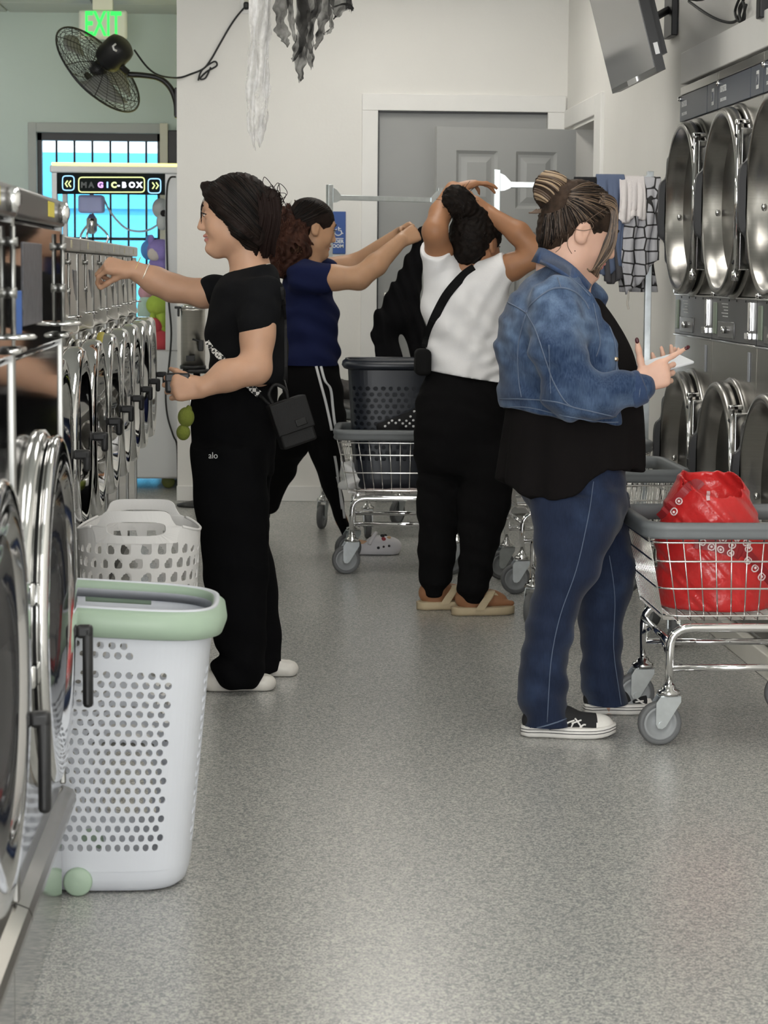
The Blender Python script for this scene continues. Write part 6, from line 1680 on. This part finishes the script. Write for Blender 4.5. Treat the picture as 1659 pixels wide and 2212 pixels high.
fan_mount(fan2, Mf2, catmull([fc2 + ax2 * .2, fc2 + ax2 * .28 + Vector((.0, 0, -.08)), Vector((XR - .06, pw.y, pw.z + .15)), Vector((XR - .022, pw.y, pw.z + .02))], 5), ((XR - .05, pw.y - .03, pw.z - .03), (XR, pw.y + .03, pw.z + .09)))
# cords
M_CORD = mat('black_cord', (.012, .012, .012), .5)
yw_ = YB - .015
cd_ = MB().tube(catmull([P(290, 108, 13.05), P(318, 145, 13.0), P(345, 163, 12.9), P(384, 168, yw_ - .02), P(412, 160, yw_), P(440, 148, yw_), P(456, 128, yw_), P(472, 100, yw_), P(495, 60, yw_), P(512, 35, yw_), P(530, 14, yw_)], 6), .0055, 6).build('cord', M_CORD)
tag(cd_, 'black power cord running from the fan to the wall outlet', 'cord')
MB().tube(catmull([P(428, 174, yw_), P(436, 152, yw_), P(462, 133, yw_), P(468, 142, yw_), P(446, 155, yw_), P(432, 170, yw_ - .01), P(444, 168, yw_), P(455, 145, yw_)], 6), .005, 6).build('coil', M_CORD, cd_)
MB().bbox((P(526, 10, YB).x, YB - .06, P(526, 22, YB).z), (P(538, 10, YB).x, YB - .012, P(526, 6, YB).z), .01).build('plug', M_CORD, cd_)
ol_ = thing('wall_outlet', 'white wall outlet plate with the fan plugged in', 'outlet', tuple(P(535, 12, YB)))
a, b_ = P(519, 30, YB), P(548, -32, YB)
MB().bbox((a.x, YB - .008, a.z), (b_.x, YB - .0005, b_.z), .003).build('cover_plate', M_TRIM, ol_, True)
for zz_ in (-18, 6): MB().bbox((a.x + .02, YB - .011, P(530, zz_ + 8, YB).z), (b_.x - .02, YB - .007, P(530, zz_ - 8, YB).z), .003).build('socket', mat('socket_cream', (.6, .58, .5), .5), ol_, True)
cr = MB().tube(catmull([PX(1488, 3, 1.62), PX(1530, 32, 1.63), PX(1565, 47, 1.64), PX(1590, 45, 1.645), PX(1600, 20, 1.64), PX(1608, -10, 1.64)], 6), .0055, 6).build('cord', M_CORD)
tag(cr, 'black looped power cord on the wall over the dryers', 'cord')
MB().tube(catmull([PX(1598, -5, 1.635), PX(1588, 25, 1.635), PX(1596, 46, 1.635), PX(1608, 40, 1.635), PX(1606, 5, 1.635), PX(1596, 20, 1.63), PX(1602, 44, 1.63), PX(1612, 10, 1.63)], 6), .005, 6).build('coil', M_CORD, cr)
# exit sign
es = thing('exit_sign', 'green lit EXIT sign under the ceiling', 'sign', (P(225, 50, 14.8).x, 14.8, CEIL))
a, b_ = P(170, 84, 14.8), P(275, 22, 14.8)
MB().bbox((a.x, 14.79, a.z), (b_.x, 14.83, b_.z), .02, 4).build('sign_plate', mat('translucent_sign_plate', (.72, .74, .70), .3), es, True)
MB().bbox((a.x + .09, 14.77, b_.z - .004), (b_.x - .09, 14.85, CEIL), .006).build('ceiling_mount', M_TRIM, es, True)
mt = text_mesh('lettering', 'EXIT', .215, Matrix(), mat('green_exit_glow', (.02, .5, .08), .4, emit=(.03, .85, .12), estr=.75), es, .001, 'CENTER', .004)
mt.data.transform(Matrix.Translation((0, -.004, 0)))
mt.matrix_local = frameM(Vector(((a.x + b_.x) / 2, 14.787, (a.z + b_.z) / 2)) - es.location, (1, 0, 0), (0, 0, 1)) @ Matrix.Diagonal((.53, 1.0, 1, 1))
# television
tv = thing('television', 'flat television mounted high on the right wall above the rail', 'television', (XR, 8.72, 2.3))
n0, n1 = PX(1418, 151, 1.40), PX(1323, 206, 1.40); zb = (n0.z + n1.z) / 2
th = math.radians(15); upv = Vector((-math.sin(th), 0, math.cos(th))); nv = Vector((-math.cos(th), 0, -math.sin(th)))
y0, y1 = n0.y, n1.y; H_ = .60
def tvp(u, v, w): return Vector((1.40, y0 + (y1 - y0) * u, zb)) + upv * (H_ * v) - nv * w
def tvbox(u0, u1, v0, v1, w0, w1, name, mt):
    MB().add([tvp(u, v, w) for w in (w0, w1) for v in (v0, v1) for u in (u0, u1)], [(0, 1, 3, 2), (4, 6, 7, 5), (0, 4, 5, 1), (2, 3, 7, 6), (0, 2, 6, 4), (1, 5, 7, 3)], False).build(name, mt, tv, True)
tvbox(0, 1, 0, 1, 0, .035, 'case', mat('tv_black_plastic', (.02, .02, .021), .35)); tvbox(.012, .988, .03, .985, -.0015, .002, 'screen', mat('tv_screen', (.05, .052, .055), .10, spec=.8))
tvbox(.1, .9, .1, .7, .034, .075, 'back_bulge', mat('tv_black_plastic')); tvbox(.4, .6, -.004, .03, -.003, .0, 'logo_lip', M_STEEL_POL)
tvbox(-.003, .0, .10, .17, .012, .028, 'sticker', M_PRINT)
MB().bbox((XR - .03, 9.30, 2.25), (XR - .004, 9.48, 2.7), .004).build('wall_bracket', M_BLACK, tv, True)
for zz_ in (2.36, 2.56): MB().tube([(XR - .03, 9.39, zz_), tvp(.62, .4, .07) + Vector((0, 0, zz_ - 2.4))], .016, 8).build('bracket_arm', M_BLACK, tv, True)
# restroom sign
a, b_ = P(662, 548, YB), P(747, 457, YB); sg = thing('restroom_sign', 'blue restroom sign with white wheelchair symbol', 'sign', tuple((a + b_) / 2)); sg.location.y = YB
MB().bbox((a.x, YB - .008, a.z), (b_.x, YB - .001, b_.z), .004).build('sign_plate', mat('sign_blue', (.018, .075, .29), .45), sg, True)
M_SW = mat('sign_white', (.75, .77, .78), .5); wx, wz, sk = P(731, 497, YB).x, P(700, 497, YB).z, .0014
def S2(pts, r): return MB().tube([(wx + x * sk, YB - .010, wz - y * sk) for x, y in pts], r, 6)
S2([(0, -21), (0, -20.9)], .0055).build('symbol', M_SW, sg, True); S2(catmull([(0, -13, 0), (1, 2, 0), (10, 2, 0), (13, 13, 0), (18, 12, 0)], 4) and [(0, -13), (1, 2), (10, 2), (14, 14), (19, 12)], .0030).build('symbol', M_SW, sg, True)
S2([(1, -6), (10, -6)], .0026).build('symbol', M_SW, sg, True); S2([(-5 + 14 * math.cos(q) + 4, 8 + 13 * math.sin(q)) for q in [-.0 + 4.4 * k / 16 for k in range(17)]], .0028).build('symbol', M_SW, sg, True)
MB().box((wx - .06, YB - .0095, P(700, 515, YB).z - .002), (wx + .028, YB - .008, P(700, 515, YB).z + .002)).build('rule_line', M_SW, sg, True)
for tx, py in (('ALL GENDER', 522), ('RESTROOM', 532)): 
    c = P(743, py, YB); text_mesh('lettering', tx, .026, frameM(Vector((c.x - .002, YB - .009, c.z)) - sg.location, (1, 0, 0), (0, 0, 1)), M_SW, sg, .0006, 'RIGHT', .0008)
# brown notice behind the people
a, b_ = P(556, 570, YB), P(640, 522, YB); bs = thing('notice_board', 'brown notice with white lettering on the back wall', 'sign', tuple((a + b_) / 2)); bs.location.y = YB
MB().bbox((a.x, YB - .006, a.z), (b_.x, YB - .001, b_.z), .002).build('board', mat('brown_board', (.10, .06, .05), .6), bs, True)
MB().bbox((a.x, YB - .0065, b_.z), (b_.x, YB - .001, b_.z + .03), .002).build('header_strip', M_SW, bs, True)
c = P(560, 547, YB); text_mesh('lettering', 'CA', .06, frameM(Vector((c.x, YB - .0065, c.z)) - bs.location, (1, 0, 0), (0, 0, 1)), M_SW, bs, .0006, 'LEFT')
# steel urn on a slim stand
ub = P(417, 797, 12.45); ut = P(417, 664, 12.45); hu = ut.z - ub.z
stn = thing('urn_stand', 'slim black stand under the steel urn', 'stand', (ub.x + .02, 12.45, 0))
MB().lathe([(.11, 0), (.11, .012), (.03, .03)], 'z', n=28).build('foot', M_BLACK, stn); MB().tube([(0, 0, .02), (0, 0, ub.z - .02)], .02, 12).build('column', M_BLACK, stn); MB().lathe([(.075, ub.z - .022), (.078, ub.z - .012), (.075, ub.z)], 'z', n=28).build('top_plate', M_BLACK, stn)
un = thing('beverage_urn', 'stainless steel urn with black lid handle by the wall corner', 'urn', (ub.x, 12.45, ub.z))
MB().lathe([(.070, .0), (.072, .01), (.070, .02)], 'z', n=32).build('base_ring', M_BLACK, un); MB().lathe([(.066, .02), (.066, hu - .02), (.068, hu - .018), (.068, hu - .006)], 'z', n=40).build('tank', M_STEEL, un)
MB().lathe([(.070, hu - .006), (.070, hu + .006), (.05, hu + .016), (.002, hu + .02)], 'z', n=32).build('lid', M_STEEL_POL, un)
MB().bbox((-.10, -.012, hu - .008), (-.06, .012, hu + .006), .004).bbox((-.085, -.012, hu - .05), (-.072, .012, hu), .004).build('side_handle', M_BLACK, un)
MB().tube([(0, 0, hu + .02), (0, 0, hu + .035)], .008, 8).lathe([(.018, hu + .03), (.02, hu + .04), (.01, hu + .046)], 'z', n=16).build('lid_knob', M_BLACK, un)
MB().bbox((-.035, -.0695, .045), (.012, -.064, .075), .002).build('name_label', M_BLACK, un); MB().bbox((.03, -.09, .10), (.06, -.05, .16), .006).tube([(.045, -.075, .15), (.0, -.085, .165)], .006, 6).build('tap', M_BLACK, un)

# ================================================================== claw machine in the far entrance
cy0 = 13.40; cxa, cxb = P(113, 600, cy0).x, XL - .012; cw = cxb - cxa; ctop = P(250, 352, cy0).z; cbot = P(350, 1034, cy0).z; zw0 = P(340, 757, cy0).z; zs0, zs1 = P(250, 420, cy0).z, P(250, 374, cy0).z
cl = thing('claw_machine', 'white claw machine with yellow lit top and plush toys inside', 'arcade machine', (cxa, cy0, 0)); D_ = .74
M_CLAW = mat('claw_white_shell', (.72, .73, .74), .35); M_LEDY = mat('yellow_led', (.9, .85, .3), .4, emit=(1.0, .92, .25), estr=1.5)
pr_ = P(357, 600, cy0).x - cxa; pl_ = .03
MB().bbox((0, 0, cbot), (cw, D_, zw0), .012).build('base_cabinet', M_CLAW, cl)
MB().bbox((pr_, 0, zw0), (cw, .05, zs1), .004).build('post', M_CLAW, cl); MB().bbox((0, 0, zw0), (pl_, .05, zs1), .004).build('post', M_CLAW, cl)
MB().bbox((pr_, D_ - .05, zw0), (cw, D_, zs1), .004).build('post', M_CLAW, cl); MB().bbox((0, D_ - .05, zw0), (pl_, D_, zs1), .004).build('post', M_CLAW, cl)
MB().bbox((-.01, -.01, zs1), (cw, D_, ctop - .016), .008).build('roof', M_CLAW, cl); MB().bbox((0, -.012, ctop - .016), (cw, D_, ctop), .006).build('led_strip', M_LEDY, cl)
sp_ = MB().bbox((pl_, .005, zs0), (pr_, .02, zs1), .002).build('sign_panel', mat('sign_black_gloss', (.006, .010, .010), .5, spec=.1), cl)
M_LB = mat('led_blue_line', (.2, .5, .9), .4, emit=(.35, .65, 1.0), estr=1.1); M_LY = mat('led_lime_line', (.6, .7, .3), .4, emit=(.75, .85, .35), estr=1.0); M_LW = mat('led_white', (.8, .8, .85), .4, emit=(.85, .88, 1.0), estr=1.1); M_LP = mat('led_violet', (.6, .3, .8), .4, emit=(.75, .4, 1.0), estr=1.0); M_LDIM = mat('led_dark_reflection', (.06, .07, .07), .4)  # dim letters: the carriage's dark reflection is put into their colour
def rr_line(x0, x1, y0, y1, m): 
    q = [P(x, y, cy0) - cl.location for x, y in ((x0, y0), (x1, y0), (x1, y1), (x0, y1))]; MB().tube([Vector((v.x, .001, v.z)) for v in fillet(q, .02, 4, True)], .0032, 6, True).build('led_outline', m, sp_)
rr_line(135, 160, 380, 411, M_LB); rr_line(320, 347, 386, 417, M_LB); rr_line(170, 312, 383, 415, M_LY)
def put(tx, px, py, size, m): 
    c = P(px, py, cy0) - cl.location; text_mesh('lettering', tx, size, frameM(Vector((c.x, .002, c.z)), (1, 0, 0), (0, 0, 1)), m, sp_, .0008, 'CENTER', .0022)
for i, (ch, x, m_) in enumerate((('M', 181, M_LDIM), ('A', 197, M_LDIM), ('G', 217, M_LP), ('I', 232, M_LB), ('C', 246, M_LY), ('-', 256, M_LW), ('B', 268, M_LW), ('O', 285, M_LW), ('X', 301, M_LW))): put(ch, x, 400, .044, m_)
for x0, d in ((141, -1), (148, -1), (329, 1), (337, 1)):
    q = [P(x0 + d * dx_, yy, cy0) - cl.location for dx_, yy in ((0, 394), (5, 401), (0, 408))] if d > 0 else [P(x0 + 5 - dx_, yy - 4, cy0) - cl.location for dx_, yy in ((0, 394), (5, 401), (0, 408))]
    MB().tube([Vector((v.x, .001, v.z)) for v in q], .004, 5).build('led_chevron', M_LY, sp_)
M_PANE = mat('clear_glass')
MB().box((pl_, .024, zw0), (pr_, .028, zs0)).build('front_pane', M_PANE, cl); MB().box((pl_, D_ - .03, zw0), (pr_, D_ - .026, zs1)).build('back_pane', M_PANE, cl)
# claw carriage
cc_ = P(198, 440, cy0 + .35) - cl.location
MB().bbox((cc_.x - .075, .28, cc_.z - .055), (cc_.x + .075, .42, cc_.z + .05), .015).build('claw_carriage', mat('lavender_plastic', (.42, .46, .78), .4), cl)
MB().tube([(cc_.x, .35, cc_.z + .05), (cc_.x, .35, zs1)], .012, 8).build('claw_rail', M_CHROME, cl)
MB().lathe([(.012, -.06), (.032, -.09), (.032, -.16), (.015, -.18)], 'z', (cc_.x, .35, cc_.z), 18).build('claw_head', M_STEEL_POL, cl)
for k in range(3):
    a = 2 * pi * k / 3 + .3; MB().tube(catmull([(cc_.x + math.cos(a) * .03, .35 + math.sin(a) * .03, cc_.z - .12), (cc_.x + math.cos(a) * .10, .35 + math.sin(a) * .10, cc_.z - .20), (cc_.x + math.cos(a) * .03, .35 + math.sin(a) * .03, cc_.z - .30)], 5), .007, 6).build('claw_finger', M_CHROME, cl)
q = [P(x, y, cy0 + .4) - cl.location for x, y in ((222, 425), (240, 460), (270, 492), (300, 500), (325, 495), (345, 482))]; MB().tube(catmull(q, 5), .006, 6).build('cable', mat('pale_cable', (.6, .62, .62), .5), cl)
for k in range(2): MB().lathe([(.002, -.012), (.035, -.014), (.04, 0), (.035, .014), (.002, .012)], 'y', (cw - .07 - k * (cw - .2), .06, .041), 20).build('caster_wheel', mat('olive_wheel', (.16, .18, .05), .5), cl)
# plush toys
def plush(label, px, py, Yp, parts, col, name='plush_toy'):
    c = P(px, py, Yp); r = thing(name, label, 'plush toy', tuple(c), 0, 'plush toys in the claw machine')
    for nm, off, rad, cc in parts:
        MB().sphere(off, rad, 16, 12).build(nm, cc if cc else col, r)
    return r
pm = lambda n, c: mat('plush_' + n, c, .95, bump=.5, bscale=120)
plush('violet plush toy high in the claw machine', 345, 560, 13.62, (('plush_body', (0, 0, -.03), (.065, .06, .06), None), ('plush_head', (.0, -.01, .05), (.075, .07, .07), None), ('plush_face', (-.03, -.05, .03), (.04, .03, .04), pm('cream', (.75, .68, .62))), ('plush_ear', (-.05, 0, .11), (.02, .02, .035), None), ('plush_ear', (.05, 0, .11), (.02, .02, .035), None)), pm('violet', (.33, .26, .62)))
plush('blue plush toy beside the violet one', 322, 540, 13.72, (('plush_body', (0, 0, 0), (.05, .05, .06), None), ('plush_ear', (.0, 0, .06), (.02, .02, .03), None)), pm('blue', (.12, .33, .75)))
plush('lime green plush toy above the coral one', 341, 670, 13.62, (('plush_head', (0, 0, .03), (.07, .06, .065), None), ('plush_body', (.02, 0, -.06), (.045, .045, .07), None), ('plush_arm', (-.03, -.03, -.06), (.02, .02, .05), None), ('plush_foot', (.03, -.02, -.15), (.025, .03, .06), None)), pm('lime', (.48, .66, .10)))
plush('coral red plush toy at the bottom of the claw machine', 340, 725, 13.60, (('plush_body', (0, 0, -.03), (.085, .08, .07), None), ('plush_head', (-.03, -.01, .05), (.06, .06, .06), None), ('plush_eye', (-.055, -.055, .06), (.012, .008, .014), mat('lash_black'))), pm('coral', (.75, .10, .12)))
plush('pale mint plush toy beside the lime one', 318, 660, 13.75, (('plush_body', (0, 0, -.03), (.06, .06, .11), None), ('plush_head', (0, 0, .08), (.055, .05, .05), pm('pink', (.75, .42, .50)))), pm('mint', (.55, .75, .66)))
plush('grey white plush toy hanging under the sign', 347, 450, 13.62, (('plush_body', (0, 0, .0), (.05, .05, .06), None), ('plush_foot', (.01, -.02, -.08), (.035, .03, .05), None), ('plush_patch', (.02, -.045, -.03), (.02, .02, .02), mat('lash_black'))), pm('grey', (.62, .64, .62)))
cl_cord = MB().tube(catmull([P(380, 382, 13.37), P(366, 386, 13.375), P(360, 420, 13.385), P(360, 520, 13.39), P(364, 640, 13.38), P(370, 720, 13.375), P(364, 800, 13.375), P(358, 850, 13.375), P(362, 900, 13.375), P(374, 940, 13.375), P(382, 960, 13.375), P(384, 1010, 13.375), P(385, 1060, 13.375)], 6), .0055, 6).build('cord', M_CORD)
tag(cl_cord, 'black cord trailing down the claw machine post', 'cord')

# ================================================================== halloween gauze hanging from the ceiling
def gauze_mat(name, col, hole):
    m = mat(name, col, .9); nt = m.node_tree; b = nt.nodes['Principled BSDF']; tc = nt.nodes.new('ShaderNodeTexCoord')
    n = nt.nodes.new('ShaderNodeTexNoise'); n.inputs['Scale'].default_value = 16; n.inputs['Detail'].default_value = 5; nt.links.new(tc.outputs['Object'], n.inputs['Vector'])
    r = nt.nodes.new('ShaderNodeMapRange'); r.inputs['From Min'].default_value = .3; r.inputs['From Max'].default_value = .7; r.inputs['To Min'].default_value = 1 - hole; r.inputs['To Max'].default_value = 1.0
    nt.links.new(n.outputs['Fac'], r.inputs['Value']); nt.links.new(r.outputs[0], b.inputs['Alpha']); return m
M_GB = gauze_mat('black_gauze', (.012, .011, .010), .55); M_GW = gauze_mat('white_film_sheet', (.80, .79, .78), .75)
def gstrip(Y, pts, seed, curl=.02):
    """pts: (px, py, halfwidth px)"""
    rnd = random.Random(seed); m = MB(); cv = catmull([(x, y, w) for x, y, w in pts], 6); k = Y / F_PX
    ph = rnd.uniform(0, 6)
    def fn(u, v):
        i = v * (len(cv) - 1); j = min(int(i), len(cv) - 2); q = cv[j].lerp(cv[j + 1], i - j)
        w = q.z * (1 + .25 * math.sin(v * 23 + ph) + .15 * math.sin(v * 51 + u * 3)); p = P(q.x + (u - .5) * 2 * w, q.y + 4 * math.sin(u * 5 + ph), Y)
        return (p.x, p.y + curl * math.sin(u * 6 + ph + 5 * v) + .01 * math.sin(v * 30 + u * 4), p.z)
    return m.grid(fn, 6, 40)
YH = 9.0; top_ = -345
gb = thing('gauze_streamer', 'torn black gauze streamer hanging from the ceiling', 'decoration', (P(680, 0, YH).x, YH, CEIL))
for i, pts in enumerate(([(640, top_, 20), (612, -40, 16), (606, 40, 12), (612, 80, 14), (620, 98, 4)], [(650, top_, 15), (628, -30, 9), (632, 60, 5), (640, 90, 3)], [(660, top_, 20), (655, -20, 14), (652, 70, 12), (640, 120, 9), (632, 130, 2)], [(665, top_, 22), (652, 0, 10), (655, 80, 11), (648, 140, 11), (650, 168, 5), (647, 177, 2)], [(680, top_, 24), (668, -20, 20), (662, 60, 13), (668, 110, 9), (674, 148, 3)], [(700, top_, 20), (690, -20, 12), (676, 40, 6), (670, 100, 6), (674, 120, 3)], [(710, top_, 24), (700, -20, 20), (696, 50, 11), (688, 90, 6), (680, 104, 3)], [(730, top_, 16), (716, -20, 6), (715, 40, 5), (716, 60, 4), (706, 70, 7), (704, 72, 2)], [(740, top_, 22), (738, -20, 20), (738, 10, 18), (728, 36, 8), (722, 38, 2)], [(752, top_, 14), (752, -10, 8), (758, 12, 6), (757, 24, 2)])):
    gstrip(YH + .03 * (i % 4), pts, i).build('gauze_strip', M_GB, gb, True)
gw = thing('film_streamer', 'white translucent streamer hanging from the ceiling', 'decoration', (P(560, 0, YH).x, YH, CEIL))
for i, pts in enumerate(([(555, top_, 36), (552, -20, 14), (546, 120, 10), (540, 240, 9), (545, 290, 6), (550, 322, 2)], [(565, top_, 36), (572, -20, 14), (566, 100, 16), (562, 200, 18), (560, 270, 14), (562, 315, 4)], [(575, top_, 20), (578, 0, 8), (576, 120, 5), (574, 230, 7), (570, 290, 3)])):
    gstrip(YH + .03 * i, pts, 30 + i, .03).build('film_strip', M_GW, gw, True)
